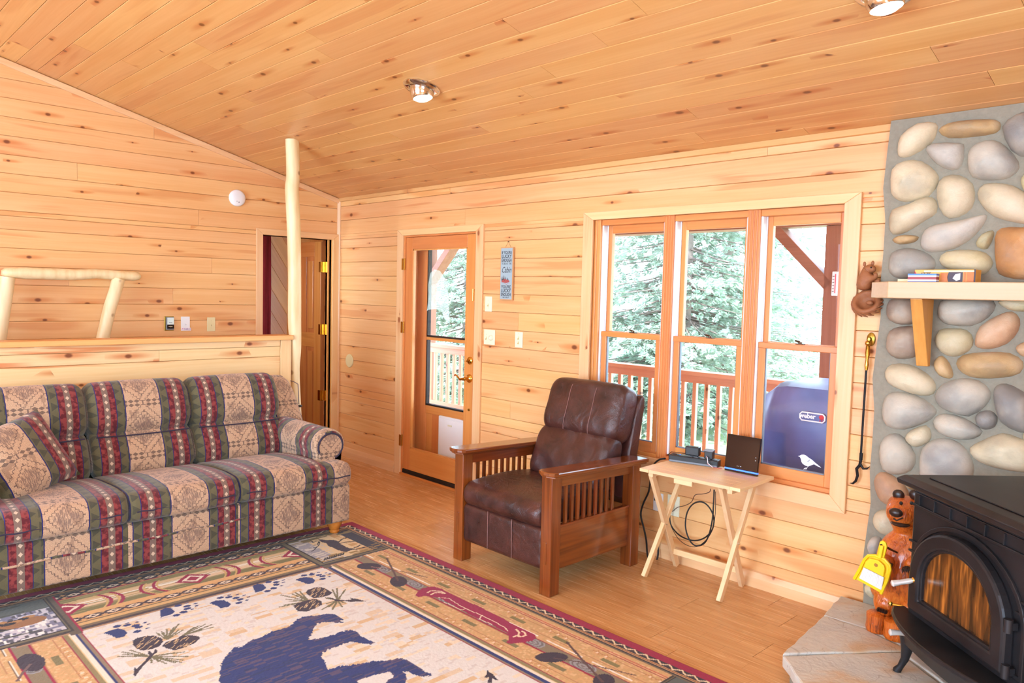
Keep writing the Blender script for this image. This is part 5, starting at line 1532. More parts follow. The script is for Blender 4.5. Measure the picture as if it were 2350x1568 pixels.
def polyab(w, c, jit=0.0):
    a0 = min(p[0] for p in w)-0.02; a1 = max(p[0] for p in w)+0.02; b0 = min(p[1] for p in w)-0.02; b1 = max(p[1] for p in w)+0.02
    i0 = max(0, int((a0+0.046)/STEP)); i1 = min(na, int((a1+0.046)/STEP)+2); j0 = max(0, int((b0+0.046)/STEP)); j1 = min(nb, int((b1+0.046)/STEP)+2)
    if i1 <= i0 or j1 <= j0: return
    X = A_[i0:i1, j0:j1]; Y = B_[i0:i1, j0:j1]
    if jit:
        X = X+(vnoise(0.01, 0.01, 91)[i0:i1, j0:j1]-0.5)*jit
    ins = np.zeros(X.shape, bool); n = len(w)
    for k in range(n):
        x1, y1 = w[k]; x2, y2 = w[(k+1) % n]
        if y1 == y2: continue
        cond = ((Y < y1) != (Y < y2))
        ins ^= cond & (X < (x2-x1)*(Y-y1)/(y2-y1)+x1)
    sub = img[i0:i1, j0:j1]; sub[ins] = colr(c)
def ell(ca, cb, ra, rb, c, ang=0.0):
    w = []
    for k in range(24):
        t = 2*PI*k/24; x = ra*math.cos(t); y = rb*math.sin(t)
        w.append((ca+x*math.cos(ang)-y*math.sin(ang), cb+x*math.sin(ang)+y*math.cos(ang)))
    polyab(w, c)
def line(p, q, w, c):
    d = Vector((q[0]-p[0], q[1]-p[1])); 
    if d.length < 1e-6: return
    d.normalize(); n = Vector((-d.y, d.x))*(w/2)
    polyab([(p[0]+n.x, p[1]+n.y), (q[0]+n.x, q[1]+n.y), (q[0]-n.x, q[1]-n.y), (p[0]-n.x, p[1]-n.y)], c)
NAVY, BRN, CRM, TAN, OLV, RED, GRY, BEI, DK = (40, 50, 108), (58, 44, 56), (216, 213, 208), (206, 164, 112), (116, 106, 68), (152, 20, 60), (130, 130, 142), (198, 160, 106), (44, 38, 46)
# distance to the nearest edge
EA, EB = RA-0.092, RB-0.092
da = np.minimum(A_, EA-A_); db = np.minimum(B_, EB-B_); D_ = np.minimum(da, db)
# centre field: cream with stepped tan flecks
paint(D_ > -1, CRM)
fl = vnoise(0.030, 0.085, 1); fl2 = vnoise(0.02, 0.05, 2); fl3 = vnoise(0.012, 0.03, 4)
img[fl < 0.12] = colr((214, 194, 166)); img[(fl2 < 0.12)] = colr((226, 210, 186)); img[(fl3 < 0.10)] = colr((206, 198, 192)); img[(fl > 0.93) & (fl2 > 0.3)] = colr((208, 178, 138))
# ---- bands along the two long runs (b small / b large): a-direction bands with the canoe
side = (db < 0.553)
paint(side, BEI)
sp = vnoise(0.012, 0.012, 8); img[side & (sp < 0.35)] = colr((208, 164, 112)); img[side & (sp > 0.85)] = colr((216, 180, 130))
def sband(b0, b1, c): paint(side & (db >= b0) & (db < b1), c)
for q in (0.165, 0.225, 0.355, 0.435):
    paint(side & (np.abs(db-q) < 0.003) & (vnoise(0.11, 5, int(q*1000)) < 0.8), (176, 128, 84))
sband(0.130, 0.138, RED); sband(0.118, 0.124, (190, 60, 70))
sband(0.278, 0.345, (132, 118, 92)); sband(0.272, 0.279, RED); sband(0.344, 0.351, RED)
sw = (np.floor((A_-0.08)/0.30)); cxs = (sw+0.5)*0.30+0.08
rr = np.hypot((A_-cxs)*0.9, (db-0.311)*1.6)
paint(side & (rr < 0.062) & (db > 0.280) & (db < 0.343), (150, 148, 150)); paint(side & (np.mod(rr, 0.022) < 0.009) & (rr < 0.062) & (db > 0.280) & (db < 0.343), (112, 104, 102))
# olive dashes and white dashes, carved zig-zag marks
ph1 = np.mod(A_-0.06, 0.285)
paint(side & (ph1 < 0.098) & (np.abs(db-0.20) < 0.014), (128, 118, 72)); paint(side & (np.mod(A_+0.07, 0.285) < 0.098) & (np.abs(db-0.400) < 0.014), (124, 114, 74))
paint(side & (np.mod(A_+0.10, 0.27) < 0.215) & (np.abs(db-0.252) < 0.0045), (238, 228, 214)); paint(side & (np.mod(A_+0.10, 0.27) < 0.215) & (np.abs(db-0.2465) < 0.0025), (110, 92, 70))
for cen, sh in ((0.168, 0.02), (0.448, 0.16)):
    pz = np.mod(A_+sh, 0.285)
    zz = np.abs(np.mod(pz*1.0, 0.05)-0.025)*1.4+cen-0.018
    paint(side & (pz < 0.155) & (np.abs(db-zz) < 0.004), (190, 136, 84))
    paint(side & (pz < 0.155) & (db > cen-0.006) & (db < cen+0.008) & (np.mod(pz+0.025, 0.05) < 0.014), (232, 206, 174))
sband(0.470, 0.477, RED); sband(0.477, 0.497, (140, 126, 84)); sband(0.497, 0.503, (216, 190, 140)); sband(0.503, 0.519, (228, 218, 200)); sband(0.519, 0.534, NAVY); sband(0.534, 0.548, (140, 120, 96)); sband(0.548, 0.553, RED)
# ---- bands along the two short runs (a small / a large): arrows and medallions
end = (da < 0.600) & (db > 0.30)
paint(end, TAN)
def eband(a0, a1, c): paint(end & (da >= a0) & (da < a1), c)
eband(0.085, 0.100, DK); eband(0.100, 0.150, (52, 42, 44)); eband(0.150, 0.160, RED); eband(0.160, 0.168, (206, 160, 96))
rv = vnoise(0.011, 3.0, 12)
for a0, a1, c in ((0.168, 0.215, (128, 120, 70)), (0.215, 0.255, (214, 184, 138)), (0.255, 0.29, (236, 226, 208)), (0.29, 0.325, (220, 190, 150)), (0.325, 0.34, (150, 136, 90)), (0.34, 0.385, (122, 114, 66)), (0.385, 0.43, (214, 166, 106))): eband(a0, a1, c)
strk = vnoise(0.006, 0.16, 13)
paint(end & (da > 0.21) & (da < 0.33) & (strk < 0.22), (200, 164, 110)); paint(end & (da > 0.16) & (da < 0.39) & (strk > 0.88), (150, 138, 88))
eband(0.430, 0.480, (66, 48, 52)); eband(0.480, 0.495, (206, 160, 100)); eband(0.495, 0.505, (110, 92, 60)); eband(0.505, 0.535, (208, 168, 108)); eband(0.535, 0.560, (118, 100, 72)); eband(0.560, 0.585, (70, 52, 50)); eband(0.585, 0.600, (168, 130, 96))
# diamond chains in the dark bands
for ctr_, hw_ in ((0.124, 0.020), (0.455, 0.021)):
    pdm = np.abs(np.mod(B_, 0.092)-0.046); dd = np.abs(da-ctr_)*1.0+pdm*0.62
    paint(end & (dd < hw_), (224, 206, 178)); paint(end & (dd < hw_*0.45), (66, 48, 52))
    pd2 = np.abs(np.mod(B_+0.046, 0.092)-0.046); d2_ = np.abs(np.abs(da-ctr_)-0.019)+pd2*0.75
    paint(end & (d2_ < 0.012) & (pd2 < 0.02), (196, 150, 96))
# end strips are bounded by vertical bars
paint((da < 0.600) & (np.abs(db-0.532) < 0.022), (98, 84, 66)); paint((da < 0.600) & (np.abs(db-0.556) < 0.004), RED)
def medallion(cb):
    for end_a in (0.295, EA-0.295):
        for k in range(4):
            s = 0.088-0.011*k
            polyab([(end_a-s*0.86+0.018*k, cb-0.028*k-0.012), (end_a-s*0.86+0.018*k, cb+0.028*k+0.012), (end_a+s*0.86-0.018*k, cb+0.028*k+0.012), (end_a+s*0.86-0.018*k, cb-0.028*k-0.012)], (132, 130, 140))
        polyab([(end_a-0.082, cb), (end_a, cb+0.094), (end_a+0.082, cb), (end_a, cb-0.094)], RED)
        polyab([(end_a-0.054, cb), (end_a, cb+0.062), (end_a+0.054, cb), (end_a, cb-0.062)], (232, 216, 196))
        polyab([(end_a-0.034, cb), (end_a, cb+0.038), (end_a+0.034, cb), (end_a, cb-0.038)], RED)
for cb in (1.167, 0.556, 1.778): medallion(cb)
paint((da < 0.62) & (db < 0.555) & (db > 0.505) & (da > 0.085), (96, 82, 66))
paint((da < 0.62) & (np.abs(db-0.5545) < 0.0035) & (da > 0.085), RED)
# chevrons between them
for cb, sg in ((0.735, 1), (0.805, 1), (0.955, -1), (1.015, -1), (1.330, 1), (1.395, 1), (1.560, -1), (1.615, -1)):
    for end_a in (0.295, EA-0.295):
        w1 = []; w2 = []
        for k in range(9):
            t = -1+2*k/8; w1.append((end_a+0.090*t, cb+sg*0.036*(1-t*t)))
        for off, th_, c in ((0.018*sg*-1, 0.010, (206, 170, 104)), (0.0, 0.018, RED)):
            polyab([(p[0], p[1]+off-th_/2) for p in w1]+[(p[0], p[1]+off+th_/2) for p in w1[::-1]], c)
# ---- corner pictures
for ca, cb, kind in ((0.087, 0.085, 'm'), (0.087, EB-0.085-0.425, 'c'), (EA-0.087-0.443, 0.085, 'c'), (EA-0.087-0.443, EB-0.085-0.425, 'm')):
    b1 = cb+0.425; a1 = ca+0.443
    paint(box_(ca-0.02, a1+0.045, cb-0.02, b1+0.05), (58, 50, 46)); paint(box_(ca-0.012, a1+0.030, cb-0.012, b1+0.034), (110, 98, 72)); paint(box_(ca-0.006, a1+0.012, cb-0.006, b1+0.014), (36, 32, 36))
    paint(box_(ca, a1, cb, b1), (214, 190, 146) if kind == 'm' else (198, 196, 204))
    m_ = box_(ca, a1, cb, b1)
    if kind == 'm':
        n1 = vnoise(0.012, 0.06, 21)
        img[m_ & (B_ < cb+0.085)] = colr((50, 48, 62)); img[m_ & (B_ >= cb+0.085) & (B_ < cb+0.15) & (n1 < 0.4)] = colr((190, 150, 96))
        img[m_ & (B_ > cb+0.32)] = colr((150, 148, 156)); img[m_ & (B_ > cb+0.27) & (n1 < 0.25)] = colr((196, 190, 180))
        img[m_ & (A_ > a1-0.09) & (n1 > 0.5)] = colr((150, 122, 72)); img[m_ & (A_ < ca+0.07) & (n1 > 0.35)] = colr((124, 110, 70))
    else:
        n1 = vnoise(0.02, 0.02, 22); n2 = vnoise(0.03, 0.012, 23)
        img[m_ & (n1 < 0.4)] = colr((122, 122, 146)); img[m_ & (n2 < 0.2)] = colr((84, 82, 92)); img[m_ & (A_ < ca+0.13)] = colr((90, 96, 92)); img[m_ & (n2 > 0.86) & (A_ > ca+0.2)] = colr((236, 232, 228))
        for k in range(5): line((ca+0.05+0.08*k, b1), (ca+0.02+0.09*k, cb+0.1), 0.012, (70, 74, 62))
        for dz_, dc_, cl in ((0.19, 0.30, (34, 28, 34)), (0.235, 0.20, (34, 28, 34)), (0.245, 0.13, (150, 104, 60)), (0.205, 0.32, (150, 104, 60))): ell(ca+dz_, cb+dc_, 0.052, 0.095, cl)
        for k in range(9): ell(ca+0.19+0.012*(k % 4), cb+0.1+0.028*k, 0.016, 0.03, (40, 32, 36) if k % 2 else (176, 128, 74))
Af = lambda x, y: (640+x/6.528, 1190+y/6.528)
Bf = lambda x, y: (x/4.7, 1360+y/4.7)
Cf = lambda x, y: (1200+x/5.109, 1400+y/5.109)
Df = lambda x, y: (100+x/4.196, 1240+y/4.196)
Ef = lambda x, y: (920+x/5.642, 1290+y/5.642)
Ff = lambda x, y: (480+x/4.519, 1360+y/4.519)
def stroke(pts, w, c, f):
    q = [to_ab(*f(x, y)) for x, y in pts]
    for a, b in zip(q[:-1], q[1:]): line(a, b, w, c)
# moose in the near corner picture
poly([(590,320),(640,315),(700,325),(830,322),(900,350),(920,380),(960,400),(1010,430),(1060,445),(1120,450),(1070,480),(1020,500),(950,495),(880,470),(820,440),(740,415),(710,370),(640,355)], BRN, Af)
for s_ in ([(890,355),(950,310),(1015,288)], [(920,375),(1000,355),(1130,345)], [(1090,455),(1180,425),(1220,395)], [(1060,470),(1180,460),(1290,430)]): stroke(s_, 0.011, DK, Af)
for s_ in ([(600,335),(560,340),(500,365),(440,365)], [(600,345),(575,395),(510,405)], [(610,350),(600,400),(560,435),(500,445),(440,450)], [(560,435),(530,470),(490,495)], [(520,360),(470,330)]): stroke(s_, 0.007, DK, Af)
for k in range(9):
    stroke([(680+k*34, 630-k*10), (700+k*34, 585-k*9)], 0.010, (40, 36, 40), Af)
# border: red outer, zig-zag, stripes
BD = D_ < 0.086
paint(BD, (52, 44, 50))
paint(D_ < 0.014, RED)
per = np.where(da < db, B_, A_)
zg = 0.032+0.012*(np.abs(np.mod(per, 0.062)/0.031-1)*2-1)
paint((D_ >= 0.014) & (D_ < 0.050), (58, 46, 50))
paint((D_ >= 0.016) & (D_ < 0.050) & (np.abs(D_-zg) < 0.0052), (226, 204, 168))
paint((D_ >= 0.050) & (D_ < 0.056), (206, 150, 90)); paint((D_ >= 0.056) & (D_ < 0.061), (96, 60, 56)); paint((D_ >= 0.061) & (D_ < 0.067), (206, 160, 106)); paint((D_ >= 0.078) & (D_ < 0.086), (116, 98, 74))
paint((D_ >= 0.086) & (D_ < 0.100) & (db < 0.1) & (da > 0.58) & (da < EA), BEI)
# ---- bear
bear_px = [(105,940),(110,850),(125,740),(160,670),(240,600),(260,575),(340,560),(430,500),(540,460),(640,405),(760,375),(830,350),(870,325),(890,295),(960,255),(1030,240),(1130,238),(1200,222),(1280,220),(1330,240),(1360,265),(1405,285),(1350,290),(1390,308),(1340,318),(1300,310),(1250,302),(1180,308),(1120,325),(1095,345),(1085,385),(1060,440),(1022,490),(1120,478),(1230,450),(1320,425),(1410,395),(1470,390),(1540,410),(1570,450),(1650,490),(1700,515),(1735,518),(1680,540),(1620,530),(1560,525),(1490,512),(1420,525),(1330,560),(1240,590),(1180,625),(1165,665),(1200,720),(1225,800),(1270,795),(1340,765),(1480,750),(1600,730),(1720,710),(1850,700),(1960,685),(2030,690),(2100,730),(2180,780),(2240,820),(2315,850),(2260,870),(2200,875),(2120,850),(2060,820),(2000,820),(2040,850),(2050,880),(2030,960),(2150,1060),(2050,1100),(1800,1010),(1500,1050),(1300,1200),(900,1300),(500,1220),(220,1100)]
poly(bear_px, NAVY, Ff, jit=0.012)
poly([(1530,915),(1700,860),(1870,820),(1910,860),(1900,890),(1850,910),(1830,945),(1560,950)], CRM, Ff)
navy = colr(NAVY); msk = np.all(np.abs(img-navy) < 1e-6, axis=2) & (A_ > 0.62) & (db > 0.56)
bn = vnoise(0.008, 0.05, 31); img[msk & (bn < 0.22)] = colr((84, 70, 100)); img[msk & (bn > 0.85)] = colr((40, 48, 96))
# ---- paw prints
def paw(f, pad, toes, s=1.0):
    poly(pad, NAVY, f)
    for x, y in toes:
        q = to_ab(*f(x, y)); ell(q[0], q[1], 0.014*s, 0.018*s, NAVY)
    for x, y in toes:
        q = to_ab(*f(x, y)); ell(q[0]-0.004, q[1]-0.045*s, 0.006, 0.010, NAVY)
paw(Df, [(575,895),(640,868),(720,850),(780,862),(805,895),(775,928),(700,945),(650,915)], [(705,830),(805,818),(885,822),(915,838),(905,878)])
paw(Df, [(1120,675),(1180,650),(1235,655),(1265,690),(1225,718),(1160,735),(1128,745)], [(1295,630),(1380,635),(1385,658),(1345,692),(1280,722)])
paw(Df, [(1595,605),(1660,580),(1740,577),(1805,612),(1780,640),(1710,655),(1660,628)], [(1705,553),(1785,548),(1855,555),(1895,570),(1880,602)])
paw(Df, [(2010,440),(2060,420),(2115,425),(2145,458),(2110,485),(2040,505),(2028,480)], [(2165,403),(2240,405),(2240,428),(2215,462),(2155,490)])
paw(Af, [(245,920),(320,890),(400,880),(500,890),(545,930),(520,970),(430,985),(340,950)], [(380,853),(490,840),(600,848),(655,865),(655,905)])
# ---- pine cones with needles
def cone(f, pts, seed):
    poly(pts, BRN, f)
    w = [to_ab(*f(x, y)) for x, y in pts]
    rs = random.Random(seed)
    ca = sum(p[0] for p in w)/len(w); cb = sum(p[1] for p in w)/len(w)
    ra = max(abs(p[0]-ca) for p in w); rb = max(abs(p[1]-cb) for p in w)
    for k in range(17):
        t = rs.uniform(0, 2*PI); r_ = math.sqrt(rs.random())*0.8
        x = ca+ra*r_*math.cos(t); y = cb+rb*r_*math.sin(t); an = rs.uniform(-0.6, 0.6)
        line((x-0.012*math.cos(an), y-0.014), (x+0.012*math.cos(an), y+0.014), 0.004, (200, 170, 128))
def needles(f, c, ends, col=(112, 106, 76), w=0.008):
    for e in ends: stroke([c, e], w, col, f)
needles(Bf, (1620,690), [(1260,690),(1310,640),(1400,620),(1320,665),(2030,690),(1980,730),(1960,755),(1900,760),(1880,650),(2000,640),(1800,770),(1720,745),(1640,760),(1480,690)])
needles(Bf, (1800,510), [(1680,430),(1740,420),(1800,395),(1880,370),(1930,335),(1930,400),(1980,400),(1760,430),(1850,400)])
needles(Bf, (1960,470), [(2100,370),(2150,355),(2220,340),(2290,345),(2310,370),(2200,390)])
cone(Bf, [(1430,520),(1480,490),(1560,470),(1660,465),(1740,490),(1760,525),(1720,580),(1640,610),(1530,628),(1470,605),(1435,560)], 1)
cone(Bf, [(1745,575),(1800,530),(1900,500),(1960,465),(2060,460),(2150,475),(2155,500),(2100,545),(2000,590),(1880,625),(1790,600)], 2)
poly([(1680,600),(1700,640),(1640,690),(1600,740),(1540,800),(1500,850),(1460,905),(1440,890),(1450,800),(1470,830),(1560,740),(1610,680),(1590,640),(1620,630),(1650,660)], BRN, Bf)
needles(Af, (450,1240), [(20,1145),(100,1210),(150,1240),(200,1130),(310,1090),(0,1330),(60,1300),(250,1110)], w=0.009)
needles(Af, (880,1225), [(800,1060),(870,1045),(1000,1060),(920,1190),(1000,1270),(950,1330),(800,1371),(740,1330),(690,1190),(720,1200),(700,1280),(640,1371)], w=0.009)
cone(Af, [(400,1110),(440,1065),(540,1035),(640,1030),(720,1060),(800,1115),(760,1150),(660,1180),(520,1195),(440,1150)], 3)
cone(Af, [(215,1310),(290,1265),(420,1225),(540,1205),(640,1240),(650,1290),(560,1340),(420,1395),(280,1390)], 4)
poly([(690,1180),(800,1190),(860,1215),(1000,1225),(1090,1215),(1060,1190),(1190,1210),(1310,1245),(1150,1245),(1080,1250),(1000,1238),(860,1240),(800,1210)], BRN, Af)
# arrow head pointing in from the near edge
poly([(1120,1405),(1190,1450),(1265,1540),(1210,1520),(1180,1500),(1180,1568),(1120,1568),(1140,1490),(1075,1505),(1110,1455)], BRN, Ef)
# ---- paddles and canoe on the long band
def paddle(f, c, e, bl, shaft):
    q = [to_ab(*f(x, y)) for x, y in bl]; polyab(q, BRN)
    stroke(shaft, 0.008, (96, 70, 66), f)
def ovalpx(f, cx, cy, rx, ry, c):
    poly([(cx+rx*math.cos(2*PI*k/20), cy+ry*math.sin(2*PI*k/20)) for k in range(20)], c, f)
ovalpx(Af, 1350, 716, 184, 50, BRN); ovalpx(Af, 1792, 945, 130, 80, BRN)
stroke([(1370,722),(1580,750),(1870,800),(2230,885)], 0.007, (92, 66, 62), Af); stroke([(1612,590),(1700,760),(1785,935)], 0.012, (92, 66, 62), Af)
stroke([(1370,722),(1540,745)], 0.006, (176, 120, 110), Af)
ovalpx(Cf, 335, 556, 195, 60, BRN); ovalpx(Cf, 950, 830, 130, 80, BRN)
stroke([(360,565),(640,605),(1000,690),(1330,770)], 0.007, (92, 66, 62), Cf); stroke([(512,375),(720,610),(940,850)], 0.012, (92, 66, 62), Cf)
canoe = [(190,430),(210,395),(260,350),(340,325),(430,318),(520,345),(620,395),(740,455),(860,510),(1000,570),(1150,645),(1300,715),(1420,790),(1540,850),(1640,895),(1740,945),(1752,985),(1700,1020),(1600,1040),(1480,1055),(1400,1055),(1358,1040),(1400,1005),(1395,955),(1370,915),(1300,880),(1180,815),(1060,765),(940,705),(820,640),(700,575),(600,520),(500,465),(400,450),(300,440),(225,455)]
poly(canoe, (150, 26, 72), Ef)
for s_ in ([(480,460),(620,470),(780,575),(920,640),(1050,690),(1240,790),(1340,840),(1385,895)], [(560,520),(780,620),(850,600)], [(1045,690),(1015,740)], [(1020,740),(1180,810)]): stroke(s_, 0.005, (236, 216, 190), Ef)
for s_ in ([(340,400),(390,370),(450,375),(520,380),(575,410),(500,395),(430,400),(390,425)], [(1490,870),(1530,910),(1520,960),(1570,970),(1620,950),(1600,910),(1560,890)], [(1450,970),(1500,950),(1560,975)]): stroke(s_, 0.010, (232, 206, 176), Ef)
ovalpx(Bf, 335, 755, 158, 96, BRN); stroke([(330,770),(250,860),(180,960)], 0.012, (110, 84, 80), Bf)
# ---- mesh
zz = 0.0115+(np.random.default_rng(5).random((na, nb))-0.5)*0.0012
edge_drop = np.clip((np.minimum(np.minimum(A_+0.046, EA+0.046-A_), np.minimum(B_+0.046, EB+0.046-B_)))/0.012, 0, 1)
zz = 0.001+(zz-0.001)*np.sqrt(edge_drop)
co = np.stack([A_+2.03, -1.125-B_, zz], axis=-1).reshape(-1, 3).astype(np.float32)
idx = np.arange(na*nb).reshape(na, nb)
quads = np.stack([idx[:-1, :-1], idx[:-1, 1:], idx[1:, 1:], idx[1:, :-1]], axis=-1).reshape(-1, 4)
me = bpy.data.meshes.new('rug')
me.vertices.add(len(co)); me.vertices.foreach_set('co', co.ravel())
me.loops.add(quads.size); me.loops.foreach_set('vertex_index', quads.ravel().astype(np.int32))
me.polygons.add(len(quads)); me.polygons.foreach_set('loop_start', (np.arange(len(quads))*4).astype(np.int32))
me.update(calc_edges=True)
ca_ = me.color_attributes.new('weave', 'FLOAT_COLOR', 'POINT')
ca_.data.foreach_set('color', np.concatenate([img.reshape(-1, 3), np.ones((na*nb, 1))], axis=1).astype(np.float32).ravel())
me.materials.append(M_RUG)
me.polygons.foreach_set('use_smooth', [True]*len(me.polygons))
rug = bpy.data.objects.new('area_rug', me); link(rug)
tag(rug, 'lodge-style area rug with navy bear, paw prints, pine cones and red border', 'rug')
if me.polygons[0].normal.z < 0:
    me.flip_normals()
# ================================================================== mission-style leather recliner
random.seed(9)
rc = thing('recliner', 'brown leather recliner in a slatted dark oak mission frame', 'armchair', (3.355, -0.62, 0.0))
def zz_oak(): return oak('Z')
LX0, LX1, RX_0, RX_1 = 2.960, 3.036, 3.674, 3.750
for x0, x1 in ((LX0, LX1), (RX_0, RX_1)):
    for y0, y1, zt in ((-0.995, -0.919, 0.640), (-0.296, -0.220, 0.612)):
        lg = MB().box(x0, x1, y0, y1, 0.0, zt).build('leg', oak('Z'), rc, bevel=0.004)
        if y0 < -0.9:
            cx = (x0+x1)/2
            MB().box(cx-0.010, cx+0.010, y0-0.004, y0+0.01, 0.17, 0.29).build('tenon', oak('Z'), lg, bevel=0.003)
            MB().box(cx+0.016, cx+0.036, y0-0.010, y0+0.01, 0.02, zt-0.06).build('leg_rib', oak('Z'), lg, bevel=0.003) if False else None
    xi = (x0+x1)/2
    MB().box(xi-0.012, xi+0.012, -0.919, -0.296, 0.125, 0.356).build('side_panel', oak('Y'), rc, bevel=0.003)
    MB().box(xi-0.016, xi+0.016, -0.919, -0.296, 0.352, 0.366).build('lower_rail', oak('Y'), rc, bevel=0.003)
    Mr = Matrix.Identity(4)
    MB().bar((xi, -0.92, 0.608), (xi, -0.29, 0.585), 0.034, 0.062).build('upper_rail', oak('Y'), rc, bevel=0.003)
    for k in range(9):
        yy = -0.845+k*0.0505
        MB().box(xi-0.007, xi+0.007, yy-0.010, yy+0.010, 0.360, 0.590).build('slat', oak('Z'), rc, bevel=0.0015)
# arm boards: rounded front end, slightly sloping to the back
for xc in (3.008, 3.742):
    hw_ = 0.066
    out = [(xc-hw_, -0.225), (xc-hw_, -1.010), (xc-hw_*0.85, -1.032), (xc-hw_*0.5, -1.046), (xc, -1.052), (xc+hw_*0.5, -1.046), (xc+hw_*0.85, -1.032), (xc+hw_, -1.010), (xc+hw_, -0.225)]
    mb = MB().prism(out, 0.645, 0.668)
    for v in mb.v: v.z -= (v.y+1.05)*0.036-0.012
    mb.build('arm', oak('Y'), rc, bevel=0.006)
    mb2 = MB().prism([(xc-hw_*0.8, -0.23), (xc-hw_*0.8, -1.02), (xc, -1.036), (xc+hw_*0.8, -1.02), (xc+hw_*0.8, -0.23)], 0.634, 0.645)
    for v in mb2.v: v.z -= (v.y+1.05)*0.036-0.012
    mb2.build('arm_underboard', oak('Y'), rc, bevel=0.003)
MB().box(LX1, RX_0, -0.28, -0.25, 0.13, 0.30).build('rear_rail', oak('X'), rc, bevel=0.003)
# leather: footrest front, seat cushion, lower and upper back, shell
def puff(name, x0, x1, prof, er, bow, n=10, cuts=None, wr=0.004, seed=1):
    Mx = frame_matrix(Vector((0,0,0)), Vector((0,1,0)), Vector((1,0,0)), Vector((0,0,1)))
    mb = MB().sweep(prof, x0, x1, n, er, bow=bow, M=Mx)
    rs = random.Random(seed)
    ph = [rs.uniform(0, 6) for _ in range(6)]
    for v in mb.v:
        s = math.sin(v.x*23+ph[0]+v.z*9)*math.sin(v.z*31+ph[1])+0.7*math.sin(v.x*47+v.z*22+ph[2])
        v.y += wr*s*0.6; v.z += wr*0.4*math.sin(v.x*38+v.y*27+ph[3])
    return mb.build(name, M_LEATHER, rc, smooth=True, angle=85, sub=1)
fx0, fx1 = 3.040, 3.672
foot = puff('footrest', fx0, fx1, [(y, z) for y, z in rrect(-0.988, -0.90, 0.122, 0.352, 0.03, 4)], 0.012, 0.002, wr=0.0015)
seatp = rrect(-1.010, -0.40, 0.345, 0.478, 0.06, 6, (0.05, 0.06, 0.06, 0.06))
seatp = [(y, z+(0.024*math.sin(PI*min(max((y+1.0)/0.6, 0), 1)) if z > 0.42 else 0)) for y, z in seatp]
seat = puff('seat_cushion', fx0+0.002, fx1-0.002, seatp, 0.035, 0.006, 16, wr=0.003, seed=3)
lowb = cush_profile(0.440, 0.760, -0.440, -0.300, 0.17)
def yz(pr): return [(a, b) for a, b in pr]
lb = puff('lower_back', fx0+0.02, fx1-0.02, yz(lowb), 0.05, 0.008, 16, wr=0.006, seed=4)
upb = cush_profile(0.715, 1.050, -0.305, -0.185, 0.205, p=3.2)
ub = puff('upper_back', 3.055, 3.662, yz(upb), 0.065, 0.006, 16, wr=0.0025, seed=5)
shell = [(-0.33, 0.34), (-0.20, 0.34), (-0.135, 0.70), (-0.085, 0.985), (-0.105, 1.0), (-0.16, 1.0), (-0.22, 0.70)]
puff('back_shell', 3.045, 3.672, shell, 0.02, 0.002, wr=0.001)
for xs in (3.255, 3.452):
    MB().tube([(xs, -0.9915, 0.350), (xs, -0.992, 0.30), (xs+0.002, -0.9925, 0.22), (xs+0.002, -0.991, 0.135)], 0.0022, 5).build('seam', M_STITCH, foot, smooth=True)
    def surf(z):      # front of the upper back pillow at height z
        best = 9.0
        for (ya, za), (yb, zb) in zip(upb, upb[1:]+upb[:1]):
            if (za-z)*(zb-z) <= 0 and za != zb: best = min(best, ya+(yb-ya)*(z-za)/(zb-za))
        return best
    pth = []
    for k in range(12):
        z = 0.735+0.30*k/11; pth.append((xs+0.012*math.sin(PI*k/11), surf(z)-0.0068, z))
    MB().tube(pth, 0.0022, 5).build('seam', M_STITCH, ub, smooth=True)

# ================================================================== folding tray table
tt = thing('folding_table', 'small pale folding tray table with crossed legs under the window', 'table', (4.17, -0.24, 0.0))
TZ = 0.645
TA = math.radians(2.6)
FL = Vector((3.905, -0.452, 0)); tx = Vector((math.cos(TA), math.sin(TA), 0)); ty = Vector((-math.sin(TA), math.cos(TA), 0))
MT = frame_matrix(FL, tx, ty, Vector((0,0,1)))
TW, TD = 0.600, 0.392
for a, b in ((0.0, 0.058), (TW-0.058, TW)):
    MB().box(a, b, 0.0, TD, TZ-0.018, TZ, MT).build('end_board', paleply('Y'), tt, bevel=0.002)
for k in range(6):
    y0 = k*TD/6
    MB().box(0.0585, TW-0.0585, y0+0.0012, y0+TD/6-0.0012, TZ-0.018, TZ, MT).build('top_slat', paleply('X'), tt, bevel=0.0015)
for a in (0.05, TW-0.078):
    MB().box(a, a+0.028, 0.015, TD-0.015, TZ-0.042, TZ-0.018, MT).build('batten', paleply('Y'), tt, bevel=0.002)
MB().box(0.215, 0.325, 0.004, 0.022, TZ-0.046, TZ-0.018, MT).build('clip_block', paleply('X'), tt, bevel=0.004)
feet = {'fl': Vector((3.899, -0.364, 0)), 'fr': Vector((4.372, -0.351, 0)), 'br': Vector((4.338, -0.052, 0)), 'bl': Vector((3.915, -0.060, 0))}
tops = {'fl': MT @ Vector((0.085, TD-0.035, TZ-0.022)), 'fr': MT @ Vector((TW-0.090, TD-0.035, TZ-0.022)), 'bl': MT @ Vector((0.055, 0.035, TZ-0.022)), 'br': MT @ Vector((TW-0.118, 0.035, TZ-0.022))}
for k in ('fl', 'fr', 'bl', 'br'):
    a, b = feet[k].copy(), tops[k]
    d = (b-a).normalized()
    MB().bar(a+Vector((0, 0, 0.004)), b, 0.024, 0.034, upv=(0, 1, 0.2)).build('leg', paleply('Z'), tt, bevel=0.002)
for a, b, t in (('bl', 'br', 0.17),):
    p0 = feet[a].lerp(tops[a], t); p1 = feet[b].lerp(tops[b], t)
    MB().bar(p0, p1, 0.014, 0.034).build('stretcher', paleply('X'), tt, bevel=0.002)
p0 = feet['fl'].lerp(tops['fl'], 0.93); p1 = feet['fr'].lerp(tops['fr'], 0.93)
